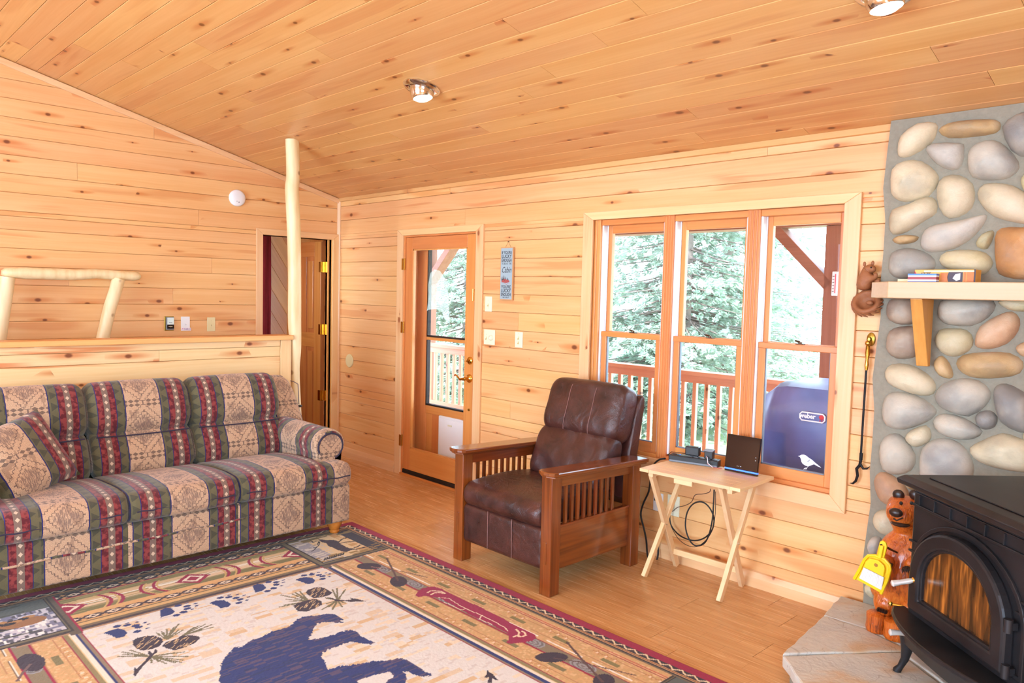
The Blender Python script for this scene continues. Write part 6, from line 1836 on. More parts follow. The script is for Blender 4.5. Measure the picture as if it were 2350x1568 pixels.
MB().bar(p0, p1, 0.014, 0.028).build('stretcher', paleply('X'), tt, bevel=0.002)
for a, b in (('fl', 'bl'), ('fr', 'br')):
    c = feet[a].lerp(tops[a], 0.47)
    MB().tube([c-Vector((0.016, 0, 0)), c+Vector((0.022, 0, 0))], 0.004, 8).build('pivot_bolt', M_CHROME, tt, smooth=True)

# ---- power strip with plugged-in adapters
ps = thing('power_strip', 'black power strip lying at the back of the folding table', 'power strip', (4.05, -0.13, TZ))
Pa = math.radians(14)
MPs = Matrix.Translation((3.905, -0.175, TZ)) @ Matrix.Rotation(Pa, 4, 'Z')
MB().box(0, 0.29, 0, 0.062, 0.0, 0.040, MPs).build('housing', M_BLACK, ps, bevel=0.006)
MB().box(0.004, 0.286, -0.001, 0.063, 0.001, 0.013, MPs).build('housing_base', M_GREYPL, ps, bevel=0.003)
for k in range(5):
    x = 0.110+k*0.036
    MB().box(x, x+0.026, 0.012, 0.050, 0.0395, 0.0415, MPs).build('socket', M_GREYPL, ps, bevel=0.001)
MB().box(0.020, 0.045, 0.022, 0.040, 0.039, 0.043, MPs).build('rocker_switch', M_BLACK, ps, bevel=0.002)
MB().ball(MPs @ Vector((0.060, 0.031, 0.041)), 0.003, 8, 6).build('indicator', M_LED, ps)
ad = thing('power_adapter', 'wide black power adapter plugged upright into the power strip', 'adapter', tuple(MPs @ Vector((0.14, 0.03, 0.042))))
MB().box(0.092, 0.174, 0.016, 0.056, 0.046, 0.098, MPs).build('adapter_body', M_BLACK, ad, bevel=0.006)
MB().box(0.125, 0.165, 0.020, 0.046, 0.0415, 0.047, MPs).build('adapter_base', M_BLACK, ad)
MB().tube([MPs @ Vector(q) for q in ((0.092, 0.03, 0.052), (0.05, 0.034, 0.050), (0.0, 0.05, 0.046), (-0.03, 0.07, 0.02))], 0.0022, 6).build('adapter_lead', M_RUBBER, ad, smooth=True)
ad2 = thing('power_adapter', 'small square grey-black adapter with red and white wires', 'adapter', tuple(MPs @ Vector((0.22, 0.03, 0.042))))
MB().box(0.208, 0.256, 0.006, 0.052, 0.0425, 0.086, MPs).build('adapter_body', M_BLACK, ad2, bevel=0.004)
MB().box(0.206, 0.258, 0.004, 0.050, 0.084, 0.094, MPs).build('adapter_cap', M_GREYPL, ad2, bevel=0.003)
for dz, m in ((0.0, plain('red_wire', (196, 60, 60), 0.5)), (0.004, M_DECAL)):
    MB().tube([MPs @ Vector(q) for q in ((0.222, 0.004, 0.054+dz), (0.232, -0.012, 0.052+dz), (0.240, -0.02, 0.02+dz), (0.27, -0.02, 0.004), (0.32, -0.012+dz, 0.004))], 0.0018, 6).build('wire', m, ad2, smooth=True)

# ---- router: a thin black panel on edge with a glowing blue foot
ro = thing('router', 'glossy black square router panel with a blue glowing bottom edge', 'router', (4.335, -0.12, TZ))
Mro = Matrix.Translation((4.236, -0.122, TZ)) @ Matrix.Rotation(math.radians(1), 4, 'Z') @ Matrix.Rotation(math.radians(-7), 4, 'X')
MB().box(0.0, 0.196, 0.0, 0.016, 0.020, 0.205, Mro).build('panel', M_GLOSSBLACK, ro, bevel=0.003)
MB().box(0.001, 0.195, 0.002, 0.018, 0.0025, 0.012, Mro).build('foot', M_GLOSSBLACK, ro, bevel=0.002)
MB().box(0.002, 0.194, 0.001, 0.016, 0.012, 0.020, Mro).build('light_bar', M_LED, ro)
ik = plain('pale_icon', (190, 200, 210), 0.5)
for k, w_ in ((0.074, 0.004), (0.084, 0.003), (0.094, 0.006)):
    MB().box(k, k+w_, -0.0006, 0.0, 0.036, 0.039, Mro).build('icon', ik, ro)
for z in (0.082, 0.098):
    MB().box(0.176, 0.181, -0.0006, 0.0, z, z+0.003, Mro).build('icon', ik, ro)

# ---- cables: heavy cord down to the floor, loose coil under the table
tc = lambda x, y: (1420+x/3.5625, 960+y/3.5625)
def cable(name, lab, pts, yv, r, mat=M_RUBBER):
    q = [P(*tc(x, y), 1, yy) for (x, y), yy in zip(pts, yv)]
    # smooth
    out = []
    n = len(q)
    for i in range(n-1):
        p0, p1, p2, p3 = q[max(i-1, 0)], q[i], q[i+1], q[min(i+2, n-1)]
        for s in range(4):
            t = s/4
            out.append(0.5*(2*p1+(p2-p0)*t+(2*p0-5*p1+4*p2-p3)*t*t+(3*p1-p0-3*p2+p3)*t**3))
    out.append(q[-1])
    o = MB().tube(out, r, 8).build(name, mat, smooth=True)
    return tag(o, lab, 'cable')
cable('floor_cord', 'thick black cord dropping from the power strip to the floor',
      [(380,330),(330,340),(285,385),(262,480),(245,600),(200,700),(180,790),(205,900),(225,1000),(235,1120),(262,1190),(300,1180),(322,1110),(318,1000)],
      [-0.14,-0.13,-0.11,-0.09,-0.08,-0.08,-0.08,-0.08,-0.08,-0.09,-0.12,-0.08,-0.05,-0.035], 0.0055)
cable('coiled_cable', 'black cable hanging in large loops beneath the folding table',
      [(780,585),(775,700),(765,830),(735,960),(690,1030),(620,1040),(570,980),(545,880),(560,770),(610,700),(680,685),(740,730),(778,820),(760,920),(690,985),(600,1000),(500,960),(430,880),(418,790),(440,715)],
      [-0.16]*6+[-0.15]*8+[-0.10,-0.08,-0.06,-0.045,-0.038,-0.032], 0.0042)
cable('thin_wire', 'thin dark wire looping from the table to the wall outlet',
      [(750,580),(740,605),(690,620),(625,628),(595,685),(540,715),(480,730),(440,762),(415,740)],
      [-0.16,-0.15,-0.13,-0.11,-0.09,-0.07,-0.05,-0.035,-0.028], 0.002, plain('brown_wire', (72, 48, 40), 0.5))
cable('thin_wire', 'thin black wire sagging below the coiled cable',
      [(790,600),(790,760),(770,900),(720,990),(640,1050),(560,1040),(490,990),(440,910),(420,860)],
      [-0.17]*5+[-0.12,-0.08,-0.05,-0.035], 0.0018)

# ================================================================== small things on the walls
def plate_y(name, lab, u, v, w, h, mat, depth=0.006):
    c = P(u, v, 1, 0.0)
    t = thing(name, lab, 'wall plate', (c.x, -0.002, c.z-h/2))
    MB().box(c.x-w/2, c.x+w/2, -depth, 0.0, c.z-h/2, c.z+h/2).build('plate', mat, t, bevel=0.003)
    return t, c
def screw(t, x, z, y=-0.0065):
    MB().lathe([(0.003, 0), (0.002, 0.0015)], 8, frame_matrix(Vector((x, y, z)), Vector((1,0,0)), Vector((0,0,1)), Vector((0,-1,0)))).build('screw', M_IVORY, t)
def toggle_y(t, x, z):
    MB().box(x-0.005, x+0.005, -0.0075, -0.005, z-0.012, z+0.012).build('toggle_slot', M_IVORY, t)
    MB().bar((x, -0.006, z), (x, -0.018, z-0.008), 0.008, 0.006, upv=(1, 0, 0)).build('toggle', M_IVORY, t, bevel=0.001)
t, c = plate_y('light_switch', 'cream single toggle switch plate right of the glass door casing', 1121.8, 698, 0.076, 0.115, M_CREAM)
toggle_y(t, c.x, c.z-0.008); screw(t, c.x, c.z+0.03); screw(t, c.x, c.z-0.03)
t, c = plate_y('dimmer_switch', 'cream double plate with a toggle and a round dimmer dial', 1124, 774, 0.122, 0.115, M_CREAM)
toggle_y(t, c.x-0.032, c.z-0.010); screw(t, c.x-0.032, c.z+0.02)
MB().lathe([(0.022, 0.0), (0.022, 0.006), (0.018, 0.014), (0.0155, 0.016), (0.013, 0.012)], 20, frame_matrix(Vector((c.x+0.024, -0.006, c.z-0.004)), Vector((1,0,0)), Vector((0,0,1)), Vector((0,-1,0)))).build('dial', M_CREAM, t, smooth=True)
t, c = plate_y('light_switch', 'cream plate with two small stacked toggles below the cabin sign', 1191.5, 780, 0.078, 0.115, M_CREAM)
toggle_y(t, c.x, c.z+0.012); toggle_y(t, c.x, c.z-0.022); screw(t, c.x, c.z+0.045)
cdd = P(803, 828, 1, 0.0)
o = MB().lathe([(0.062, 0.0), (0.064, 0.004), (0.060, 0.010), (0.030, 0.012)], 28, frame_matrix(Vector((cdd.x, 0.0, cdd.z)), Vector((1,0,0)), Vector((0,0,1)), Vector((0,-1,0)))).build('blank_cover', M_IVORY, smooth=True)
tag(o, 'round ivory cover disc on the pine wall near the room corner', 'wall plate')
t, c = plate_y('wall_outlet', 'white outlet plate behind the left legs of the folding table', *tc(325, 685), 0.072, 0.115, M_WHITE)
for dz in (-0.022, 0.022): MB().box(c.x-0.014, c.x+0.014, -0.0075, -0.005, c.z+dz-0.013, c.z+dz+0.013).build('socket', M_WHITE, t, bevel=0.002)
MB().box(c.x-0.014, c.x+0.012, -0.028, -0.007, c.z+0.010, c.z+0.034).build('plug', M_BLACK, t, bevel=0.003)
t, c = plate_y('wall_outlet', 'pale cream blank outlet plate beneath the folding table', *tc(450, 715), 0.086, 0.125, M_CREAM)
MB().lathe([(0.006, 0), (0.005, 0.012)], 10, frame_matrix(Vector((c.x-0.01, -0.006, c.z)), Vector((1,0,0)), Vector((0,0,1)), Vector((0,-1,0)))).build('jack', M_RUBBER, t)

def plate_x(name, lab, u, v, w, h, mat, depth=0.006, cat='wall plate'):
    c = P(u, v, 0, 0.0)
    t = thing(name, lab, cat, (0.002, c.y, c.z-h/2))
    MB().box(0.0, depth, c.y-w/2, c.y+w/2, c.z-h/2, c.z+h/2).build('plate', mat, t, bevel=0.003)
    return t, c
t, c = plate_x('thermostat', 'thermostat with a white screen and black panel in a brass frame', 387.5, 742.5, 0.074, 0.118, M_OLDBRASS, 0.010, 'thermostat')
MB().box(0.010, 0.022, c.y-0.028, c.y+0.034, c.z-0.050, c.z+0.052).build('case', M_GREYPL, t, bevel=0.003)
MB().box(0.022, 0.0235, c.y-0.020, c.y+0.032, c.z-0.008, c.z+0.048).build('screen', plain('pale_lcd', (222, 236, 228), 0.3), t)
MB().box(0.022, 0.0238, c.y-0.021, c.y+0.033, c.z-0.042, c.z-0.009).build('button_panel', M_GLOSSBLACK, t)
MB().box(0.0236, 0.0240, c.y-0.008, c.y+0.018, c.z+0.004, c.z+0.009).build('label_line', M_GREYPL, t)
text_obj('HEAT', M_CREAMPR, frame_matrix(Vector((0.0240, c.y+0.006, c.z-0.025)), Vector((0,1,0)), Vector((0,0,1)), Vector((1,0,0))), 0.013, t, extrude=0.0002)
def toggle_x(t, y, z, mat):
    MB().box(0.005, 0.0075, y-0.005, y+0.005, z-0.012, z+0.012).build('toggle_slot', mat, t)
    MB().bar((0.006, y, z), (0.018, y, z-0.008), 0.008, 0.006, upv=(0, 1, 0)).build('toggle', mat, t, bevel=0.001)
t, c = plate_x('light_switch', 'white toggle switch plate with a handwritten paper label on the back wall', 425.2, 743, 0.072, 0.118, M_WHITE)
toggle_x(t, c.y, c.z-0.004, M_WHITE)
MB().box(0.006, 0.0068, c.y-0.036, c.y+0.044, c.z-0.058, c.z-0.034).build('paper_label', M_PAPER, t)
text_obj('F', M_PINK, frame_matrix(Vector((0.0070, c.y-0.027, c.z-0.045)), Vector((0,1,0)), Vector((0,0,1)), Vector((1,0,0))), 0.024, t, 'handwriting', 0.2)
text_obj('YARD', M_PURPLE, frame_matrix(Vector((0.0070, c.y+0.010, c.z-0.046)), Vector((0,1,0)), Vector((0,0,1)), Vector((1,0,0))), 0.022, t, 'handwriting', 0.2)
t, c = plate_x('light_switch', 'ivory toggle switch plate beside the doorway on the back wall', 484.2, 744.5, 0.070, 0.118, M_IVORY)
toggle_x(t, c.y, c.z-0.004, M_IVORY)
for dz in (0.03, -0.03): MB().ball((0.0065, c.y, c.z+dz), 0.0025, 8, 6).build('screw', M_IVORY, t)

c = P(543, 455, 0, 0.0)
sm = thing('smoke_detector', 'round white smoke detector high on the back wall', 'smoke detector', (0.0, c.y, c.z-0.07))
Msm = frame_matrix(Vector((0.0, c.y, c.z)), Vector((0,1,0)), Vector((0,0,1)), Vector((1,0,0)))
MB().lathe([(0.069, 0.0), (0.071, 0.012), (0.069, 0.026), (0.058, 0.036), (0.03, 0.040)], 32, Msm).build('housing', M_WHITE, sm, smooth=True)
MB().lathe([(0.006, 0.036), (0.005, 0.0405)], 10, Msm @ Matrix.Translation((0.004, -0.036, 0))).build('test_button', M_GREYPL, sm)
MB().lathe([(0.004, 0.036), (0.003, 0.0405)], 10, Msm @ Matrix.Translation((-0.014, -0.030, 0))).build('indicator', M_GREYPL, sm)

# ---- hanging sign
a = P(1153.4, 568.1, 1, 0.0); b = P(1182.6, 689.2, 1, 0.0)
x0, x1, z0, z1 = 2.275, 2.409, 1.543, 1.931
sg = thing('cabin_sign', 'narrow pale blue hanging sign with cabin lettering and a red cabin', 'sign', ((x0+x1)/2, -0.01, z0))
MB().box(x0, x1, -0.020, -0.006, z0, z1).build('board', M_SIGNEDGE, sg, bevel=0.001)
MB().box(x0+0.006, x1-0.007, -0.0206, -0.019, z0+0.008, z1-0.007).build('face', M_SIGNFACE, sg)
xm = (x0+x1)/2
nail = (2.343, -0.010, 1.972)
MB().tube([(x0+0.040, -0.010, z1), nail, (x1-0.036, -0.010, z1)], 0.0011, 5).build('twine', plain('jute_twine', (150, 106, 66), 0.9), sg)
MB().tube([(nail[0], 0.0, nail[2]), (nail[0], -0.014, nail[2])], 0.003, 8).build('nail', M_DARKIRON, sg)
def sgn(body, pyc, hgt, wid, mat=M_INK, shear=0.0, off=0.0):
    zc = z1-(pyc-245)/(1300-245)*(z1-z0)
    text_obj(body, mat, frame_matrix(Vector((xm-0.0005, -0.0209, zc)), Vector((1,0,0)), Vector((0,0,1)), Vector((0,-1,0))), hgt, sg, 'lettering', shear, 0.0003, width=wid, offset=off)
k = (z1-z0)/(1300-245)/0.7
sgn("IF YOU'RE", 355, 55*k, 0.104, off=0.0006); sgn('LUCKY', 430, 68*k, 0.104, off=0.0006); sgn('ENOUGH', 508, 62*k, 0.104, off=0.0006)
sgn('TO BE AT THE', 574, 40*k, 0.104); sgn('Cabin', 700, 118*k, 0.098, shear=0.35)
sgn("YOU'RE", 1037, 58*k, 0.102, off=0.0006); sgn('LUCKY', 1112, 66*k, 0.102, off=0.0006); sgn('ENOUGH', 1190, 58*k, 0.102, off=0.0006); sgn('FIND YOUR JOY', 1245, 24*k, 0.066)
Msg = frame_matrix(Vector((0, -0.0206, 0)), Vector((1,0,0)), Vector((0,0,1)), Vector((0,-1,0)))
def sp_(x, y): return (x0+(x-368)/(625-368)*(x1-x0), z1-(y-245)/(1300-245)*(z1-z0))
for cx_, base_, top_, w_ in ((412, 905, 820, 14), (450, 900, 800, 16), (487, 905, 825, 14), (530, 900, 850, 12)):
    MB().prism([sp_(cx_-w_, base_), sp_(cx_+w_, base_), sp_(cx_, top_)], 0, 0.0006, Msg).build('printed_tree', M_INK, sg)
MB().prism([sp_(402, 915), sp_(440, 868), sp_(560, 905), sp_(565, 940), sp_(490, 955), sp_(402, 940)], 0, 0.0008, Msg).build('printed_cabin', M_SIGNRED, sg)
MB().prism([sp_(402, 905), sp_(440, 862), sp_(470, 905), sp_(458, 908), sp_(440, 880), sp_(410, 912)], 0, 0.0011, Msg).build('printed_roof', M_INK, sg)
MB().prism([sp_(395, 945), sp_(505, 985), sp_(578, 952), sp_(505, 978)], 0, 0.0009, Msg).build('printed_path', M_SIGNRED, sg)

# ================================================================== peeled log post and stair rail
lp = [(655, 686, 318), (657, 688, 400), (654, 685, 430), (656, 687, 470), (659, 690, 540), (661, 691, 640), (661, 691, 740), (664, 689, 800), (667, 686, 860)]
path = []; rad = []
for l, r_, v in lp:
    A = P(l, v, 0, 1.0); B = P(r_, v, 0, 1.0)
    path.append(Vector((1.00, (A.y+B.y)/2+0.0, A.z))); rad.append(abs(B.y-A.y)/2*0.905)
path[0].z = ceil_z(path[0].y)+0.004
# keep the post clear of the half wall end: its foot stands just past the cap
out_p = [Vector((1.0, max(q.y, -0.983), q.z)) if q.z < 1.3 else q for q in path]
out_p += [Vector((1.0, -0.978, 0.5)), Vector((1.0, -0.978, 0.0))]; rad += [0.047, 0.05]
def catmull(q, m=5):
    out = []; n = len(q)
    for i in range(n-1):
        p0, p1, p2, p3 = q[max(i-1, 0)], q[i], q[i+1], q[min(i+2, n-1)]
        for k in range(m):
            t = k/m
            out.append(0.5*(2*p1+(p2-p0)*t+(2*p0-5*p1+4*p2-p3)*t*t+(3*p1-p0-3*p2+p3)*t**3))
    out.append(q[-1]); return out
sm_p = catmull(out_p); sm_r = [v.x for v in catmull([Vector((r_, 0, 0)) for r_ in rad])]
post = MB().tube(sm_p, sm_r, 24).build('log_post', M_LOG, smooth=True)
tag(post, 'peeled pale log post rising from the half wall end to the ceiling', 'post')
lr = thing('log_handrail', 'peeled log stair railing standing against the back wall', 'railing', (0.16, -2.3, 0.0))
rp = [(4, 626), (12, 626), (60, 627), (120, 629), (170, 631), (220, 628), (270, 632), (305, 634), (318, 634), (323, 634)]
rr_ = [0.020, 0.034, 0.042, 0.042, 0.040, 0.036, 0.036, 0.036, 0.028, 0.010]
rpath = [P(u, v, 0, 0.16) for u, v in rp]
rpath = [rpath[0]+Vector((0, -0.25, 0.002))]+rpath; rr_ = [0.03]+rr_; 
rpath = rpath[1:]; rr_ = rr_[1:]
MB().tube(rpath, rr_, 16).build('rail', M_LOG, lr, smooth=True)
for pts, r0, r1 in (([(272, 640), (264, 670), (254, 700), (246, 730), (236, 776)], 0.045, 0.046), ([(16, 636), (10, 680), (4, 720), (-4, 776)], 0.05, 0.052)):
    q = [P(u, v, 0, 0.16) for u, v in pts]
    d = (q[-1]-q[-2]).normalized()
    t_ = (q[-1].z+0.002)/-d.z if d.z < 0 else 1
    q.append(q[-1]+d*t_)
    MB().tube(q, [r0]*(len(q)-1)+[r1], 16).build('rail_leg', M_LOG, lr, smooth=True)

# ================================================================== ceiling lamps
def ceiling_lamp(u, v, lab, pw):
    d = ray(u, v); t = (H0-SLOPE*CAM.y-CAM.z)/(d.z+SLOPE*d.y); c = CAM+d*t
    n = Vector((0, -SLOPE, -1)).normalized()
    ax = Vector((1, 0, 0)); ay = n.cross(ax)
    L = thing('ceiling_lamp', lab, 'ceiling light', tuple(c), 'eyeball lamps in the sloped ceiling')
    M = frame_matrix(c, ax, ay, n)
    MB().lathe([(0.106, 0.0), (0.108, 0.005), (0.100, 0.013), (0.076, 0.018), (0.070, 0.008)], 32, M).build('trim_ring', M_CHROME, L, smooth=True)
    aim = Vector((0.16, 0.05, -1)).normalized()
    x2 = aim.cross(Vector((0, 1, 0))).normalized(); y2 = aim.cross(x2)
    M2 = frame_matrix(c+n*0.004, x2, y2, aim)
    MB().lathe([(0.067, -0.012), (0.069, 0.010), (0.066, 0.040), (0.058, 0.058), (0.055, 0.061), (0.052, 0.052)], 28, M2).build('eyeball', M_CHROME, L, smooth=True)
    MB().lathe([(0.052, 0.048), (0.052, 0.062), (0.036, 0.072), (0.005, 0.075)], 24, M2).build('lamp_glass', M_LAMP, L, smooth=True)
    pl = bpy.data.lights.new('lamp_glow', 'SPOT'); pl.energy = pw; pl.shadow_soft_size = 0.05; pl.spot_size = math.radians(165); pl.spot_blend = 0.6; pl.color = (0.78, 0.89, 1.0)
    po_ = bpy.data.objects.new('lamp_glow', pl); COL.objects.link(po_)
    po_.parent = L; po_.matrix_parent_inverse = wm(L).inverted()
    po_.location = c+aim*0.095
    po_.rotation_euler = aim.to_track_quat('-Z', 'Y').to_euler()
ceiling_lamp(968, 200, 'lit chrome eyeball lamp recessed in the sloped plank ceiling, over the sofa end', 24)
ceiling_lamp(2030, -22, 'lit chrome eyeball lamp recessed in the ceiling near the stone chimney', 7)
# ================================================================== outside: deck, railing, porch roof, grill, spruces
random.seed(21)
DZ0 = -0.06
deck = structure(MB().box(-3.5, 7.5, 0.13, 2.28, -0.25, DZ0-0.028).build('floor_deck', M_DARKGAP))
for k in range(15):
    y0 = 0.135+k*0.142
    MB().box(-3.5, 7.5, y0, y0+0.136, DZ0-0.028, DZ0).build('deck_board', deckw('X'), deck)
RY = 2.0
rl = thing('deck_railing', 'reddish cedar deck railing with square balusters outside the windows', 'railing', (2.0, RY, DZ0))
MB().box(-3.4, 5.8, RY-0.07, RY+0.07, 0.908, 0.945).build('cap_rail', deckw('X'), rl, bevel=0.004)
MB().box(-3.4, 5.8, RY-0.025, RY+0.015, 0.838, 0.908).build('top_rail', deckw('X'), rl, bevel=0.003)
MB().box(-3.4, 5.8, RY-0.025, RY+0.015, 0.16, 0.235).build('bottom_rail', deckw('X'), rl, bevel=0.003)
bm_ = None
x = -2.98
while x < 5.0:
    if bm_ is None:
        bm_ = MB().box(-0.019, 0.019, -0.019, 0.019, 0.10, 0.900).build('baluster', deckw('Z'), rl, M=Matrix.Translation((x, RY+0.034, 0)), bevel=0.003)
    else:
        o = bpy.data.objects.new('baluster', bm_.data); link(o, rl, Matrix.Translation((x, RY+0.034, 0)))
        b = o.modifiers.new('bevel', 'BEVEL'); b.width = 0.003; b.segments = 1
    x += 0.1205
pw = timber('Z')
beam = thing('porch_beam', 'reddish timber porch beam across the top of the windows', 'beam', (2.0, RY+0.15, 2.16))
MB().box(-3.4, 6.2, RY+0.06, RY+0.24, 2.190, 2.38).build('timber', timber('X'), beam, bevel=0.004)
for xc, s, lab in ((3.845, -1, 'timber porch post with diagonal brace outside the window by the grill'), (-1.36, 1, 'timber porch post with diagonal brace seen through the glass door')):
    pp = thing('porch_post', lab, 'post', (xc, RY+0.15, DZ0))
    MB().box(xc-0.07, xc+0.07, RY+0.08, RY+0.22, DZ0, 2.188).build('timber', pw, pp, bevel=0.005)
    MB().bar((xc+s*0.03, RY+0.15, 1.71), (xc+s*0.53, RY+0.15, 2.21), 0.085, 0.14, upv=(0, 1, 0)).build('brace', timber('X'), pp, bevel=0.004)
soffit = structure(MB().box(-3.6, 6.4, 0.13, 2.6, 2.50, 2.56).build('ceiling_porch', deckw('X')))
# thermometer on the post
a = P(1919, 632, 1, RY+0.075)
th = thing('thermometer', 'white outdoor thermometer on the porch post', 'thermometer', (a.x, RY+0.075, a.z-0.1))
MB().box(a.x-0.03, a.x+0.03, RY+0.068, RY+0.078, a.z-0.16, a.z+0.03).build('plate', M_WHITE, th, bevel=0.008)
MB().tube([(a.x, RY+0.066, a.z-0.14), (a.x, RY+0.066, a.z+0.01)], 0.003, 6).build('tube', M_RED, th)
for k in range(6):
    MB().box(a.x-0.024, a.x-0.010, RY+0.0665, RY+0.068, a.z-0.13+k*0.024, a.z-0.126+k*0.024).build('scale_mark', M_INK, th)
# covered grill
gx = 0.50
gr = thing('covered_grill', 'barbecue grill under a navy fabric cover on the deck', 'grill', (4.3, 0.75, DZ0))
prof = [(3.97, DZ0+0.03), (3.95, 0.45), (3.94, 0.88), (3.99, 0.93), (4.06, 0.97), (4.14, 1.035), (4.22, 1.095), (4.30, 1.108), (4.72, 1.108), (4.86, 1.08), (5.0, 0.98), (5.1, 0.93), (5.26, 0.90), (5.32, 0.86), (5.31, 0.45), (5.30, DZ0+0.03)]
vs = []; fs = []
NY = 9
m = len(prof)
sub = []
for i in range(m-1):
    a_, b_ = prof[i], prof[i+1]
    q = 4
    for k in range(q): sub.append((a_[0]+(b_[0]-a_[0])*k/q, a_[1]+(b_[1]-a_[1])*k/q))
sub.append(prof[-1]); m = len(sub)
for j in range(NY):
    t = j/(NY-1); yy = 0.47+0.58*t
    ins = 0.06*(2*t-1)**4
    for x, z in sub:
        cx = 4.62
        fold = 0.010*math.sin(x*21+z*7+j*1.3)+0.008*math.sin(z*19+x*5+j)
        vs.append((cx+(x-cx)*(1-ins*0.5)+fold*0.6, yy+fold+(0.02*(1-z) if j == 0 else 0), z-(ins*0.7*max(0, z-0.5))))
for j in range(NY-1):
    for i in range(m-1): fs.append((j*m+i, j*m+i+1, (j+1)*m+i+1, (j+1)*m+i))
fs.append(list(range(m))[::-1]); 
fb = [(NY-1)*m+i for i in range(m)]; fs.append(fb)
# front face subdivided: fan of strips so that folds show
mb = MB(); mb.add(vs, fs[:-2])
NZ = 10
front = []
for i in range(m):
    x, z = vs[i][0], vs[i][2]
    for k in range(NZ+1):
        zz_ = DZ0+0.03+(z-DZ0-0.03)*k/NZ
        fold = 0.040*math.sin(x*11+zz_*5)*max(0.2, 1-abs(zz_-0.5))+0.02*math.sin(x*29-zz_*9)+0.05*math.exp(-((x-4.25)**2+(zz_-0.9)**2)/0.02)
        front.append((x, 0.47-abs(fold)*(1 if 0 < k < NZ else 0.2), zz_))
ff = []
for i in range(m-1):
    for k in range(NZ): ff.append((i*(NZ+1)+k, (i+1)*(NZ+1)+k, (i+1)*(NZ+1)+k+1, i*(NZ+1)+k+1))
mb.add(front, ff); mb.add(vs, [fb])
mb.build('cover', M_COVER, gr, smooth=True, angle=50)
wp = lambda x, y: P(1720+x/5.409, 820+y/5.409, 1, 0.43)
q = [wp(x, y) for x, y in ((632, 672), (940, 715), (922, 828), (625, 772))]
ctr = sum(q, Vector())/4; lw = (q[1]-q[0]).length; lh = (q[3]-q[0]).length
lx = Vector((1, 0, -0.02)).normalized(); lz = Vector((0, 0, 1))
Ml = frame_matrix(ctr, Vector((1,0,0)), Vector((0,0,1)), Vector((0,-1,0)))
bd = MB(); r = 0.012
pts = [(-lw/2+r, -lh/2), (lw/2-r, -lh/2), (lw/2, -lh/2+r), (lw/2, lh/2-r), (lw/2-r, lh/2), (-lw/2+r, lh/2), (-lw/2, lh/2-r), (-lw/2, -lh/2+r)]
MB().prism(pts, -0.012, -0.002, Ml).build('label_patch', M_COVER, gr)
bd.tube([Ml @ Vector((a, b, 0)) for a, b in pts], 0.0042, 6, closed=True); bd.build('label_border', M_DECAL, gr)
text_obj('weber', M_DECAL, Ml @ Matrix.Translation((-0.028, 0.003, 0.0)), lh*0.82, gr, 'lettering', offset=0.0012, width=lw*0.66)
kt = MB(); kt.ball(Ml @ Vector((lw*0.375, 0.006, 0)), (0.016, 0.002, 0.013), 12, 8)
for dx in (-0.012, 0.0, 0.012): kt.tube([Ml @ Vector((lw*0.375+dx*0.6, -0.004, 0)), Ml @ Vector((lw*0.375+dx, -0.026, 0))], 0.0018, 5)
kt.build('kettle_mark', M_RED, gr)

# ground beyond the deck
gg = G('pale_grass'); cg_ = gg.n('ShaderNodeTexCoord').outputs['Object']
gg.set(gg.ramp(gg.noise(cg_, 0.8, 5), [(0.3, lin((150, 170, 120))), (0.7, lin((206, 210, 176)))]), 0.9)  # grass tone varied by noise
ground = structure(MB().box(-40, 45, 2.25, 70, -0.7, -0.6).build('ground', gg.m))

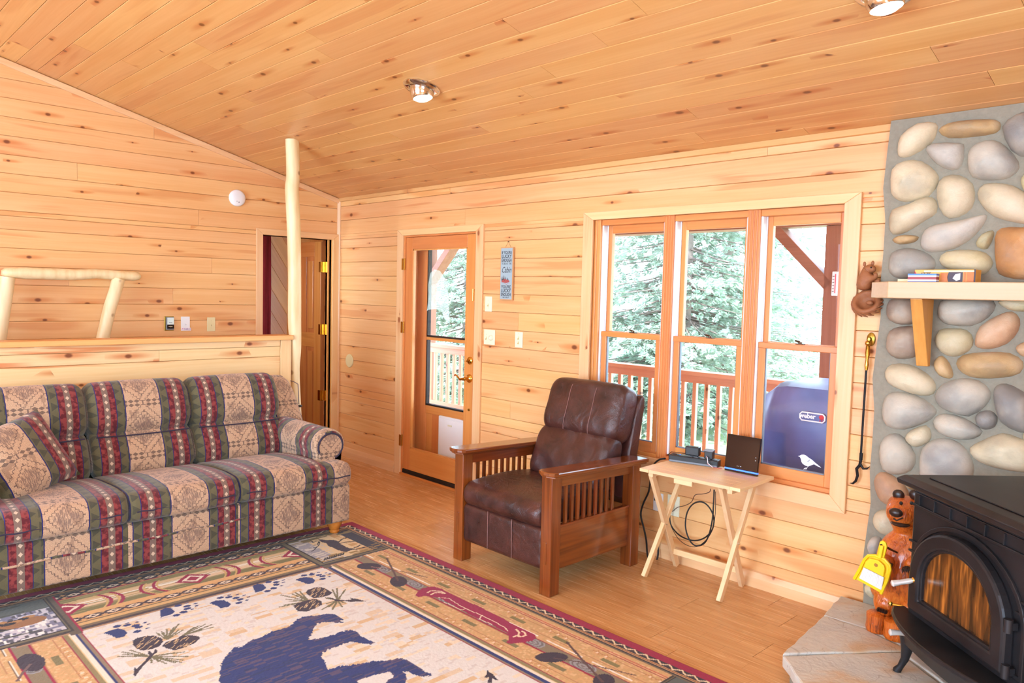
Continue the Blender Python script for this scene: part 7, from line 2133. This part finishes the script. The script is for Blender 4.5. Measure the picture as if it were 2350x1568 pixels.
# spruces: trunk, drooping boughs and dense needle sprays
def spruce(name, lab, base, height, radius, nb, seed, tuft=0.17, zmin=0.4):
    rs = random.Random(seed)
    t = thing(name, lab, 'tree', base, 'blue spruces beyond the deck')
    B = Vector(base)
    MB().tube([B, B+Vector((0.03, 0.02, height*0.5)), B+Vector((0, 0, height))], [0.17, 0.11, 0.02], 10).build('trunk', M_TRUNK, t, smooth=True)
    bo = MB(); vs = []; fs = []
    for k in range(nb):
        u = rs.random()
        z = zmin+(height-zmin)*u**1.25
        L = radius*(1-(z/height))**0.8*rs.uniform(0.75, 1.1)+0.15
        an = rs.uniform(0, 2*PI)
        dr = Vector((math.cos(an), math.sin(an), 0))
        droop = rs.uniform(0.15, 0.42)
        pts = [B+Vector((0, 0, z))+dr*(L*s)+Vector((0, 0, -droop*L*s*(1-0.45*s))) for s in (0, 0.35, 0.7, 1.0)]
        if z < 6: bo.tube(pts, [0.02, 0.012, 0.006, 0.002], 4, caps=False)
        n = int(6+17*L)
        sd_ = Vector((-dr.y, dr.x, 0))
        for j in range(n):
            s = rs.uniform(0.12, 1.0)
            i = min(2, int(s*3)); f = s*3-i
            c = pts[i].lerp(pts[i+1], min(f, 1))
            lat = rs.uniform(-1, 1)*0.32*L*(1.05-s*0.7)
            c = c+sd_*lat+Vector((0, 0, -abs(lat)*0.25+rs.uniform(-0.05, 0.03)))
            out = (dr*rs.uniform(0.4, 1.0)+sd_*math.copysign(rs.uniform(0.1, 0.9), lat)+Vector((0, 0, rs.uniform(-0.55, 0.25)))).normalized()
            ln = tuft*rs.uniform(0.7, 1.3)
            # a spray: shaft with needle blades in a flattened star
            a1 = out.cross(Vector((0, 0, 1))).normalized(); a2 = out.cross(a1)
            for q in range(5):
                w = (a1*math.cos(q*PI*0.4+j)+a2*math.sin(q*PI*0.4+j)*0.7)
                p0 = c+out*(ln*rs.uniform(0, 0.3)); p1 = c+out*(ln*rs.uniform(0.75, 1.0))+w*0.022; p2 = c+out*(ln*0.45)+w*rs.uniform(0.045, 0.075)
                b0 = len(vs); vs += [p0, p2, p1]; fs.append((b0, b0+1, b0+2))
    bo.build('boughs', M_TRUNK, t)
    me = bpy.data.meshes.new('foliage'); me.from_pydata([tuple(v) for v in vs], [], fs); me.materials.append(M_NEEDLE); me.update()
    o = bpy.data.objects.new('foliage', me); link(o, t); o['kind'] = 'stuff'
    return len(fs)
tot = 0
tot += spruce('blue_spruce', 'large blue spruce filling the view behind the middle window', (-0.75, 7.0, -0.6), 10.5, 2.5, 520, 1)
tot += spruce('blue_spruce', 'blue spruce seen through the glass door beyond the railing', (-5.7, 6.6, -0.6), 9.0, 2.1, 300, 3)
tot += spruce('blue_spruce', 'farther blue spruce between the two nearer spruces', (-3.2, 12.6, -0.6), 10.5, 2.7, 260, 4)
tot += spruce('blue_spruce', 'small distant spruce low in the window beside the chimney', (1.4, 15.5, -0.6), 4.2, 1.5, 130, 5)
print('needle triangles', tot)
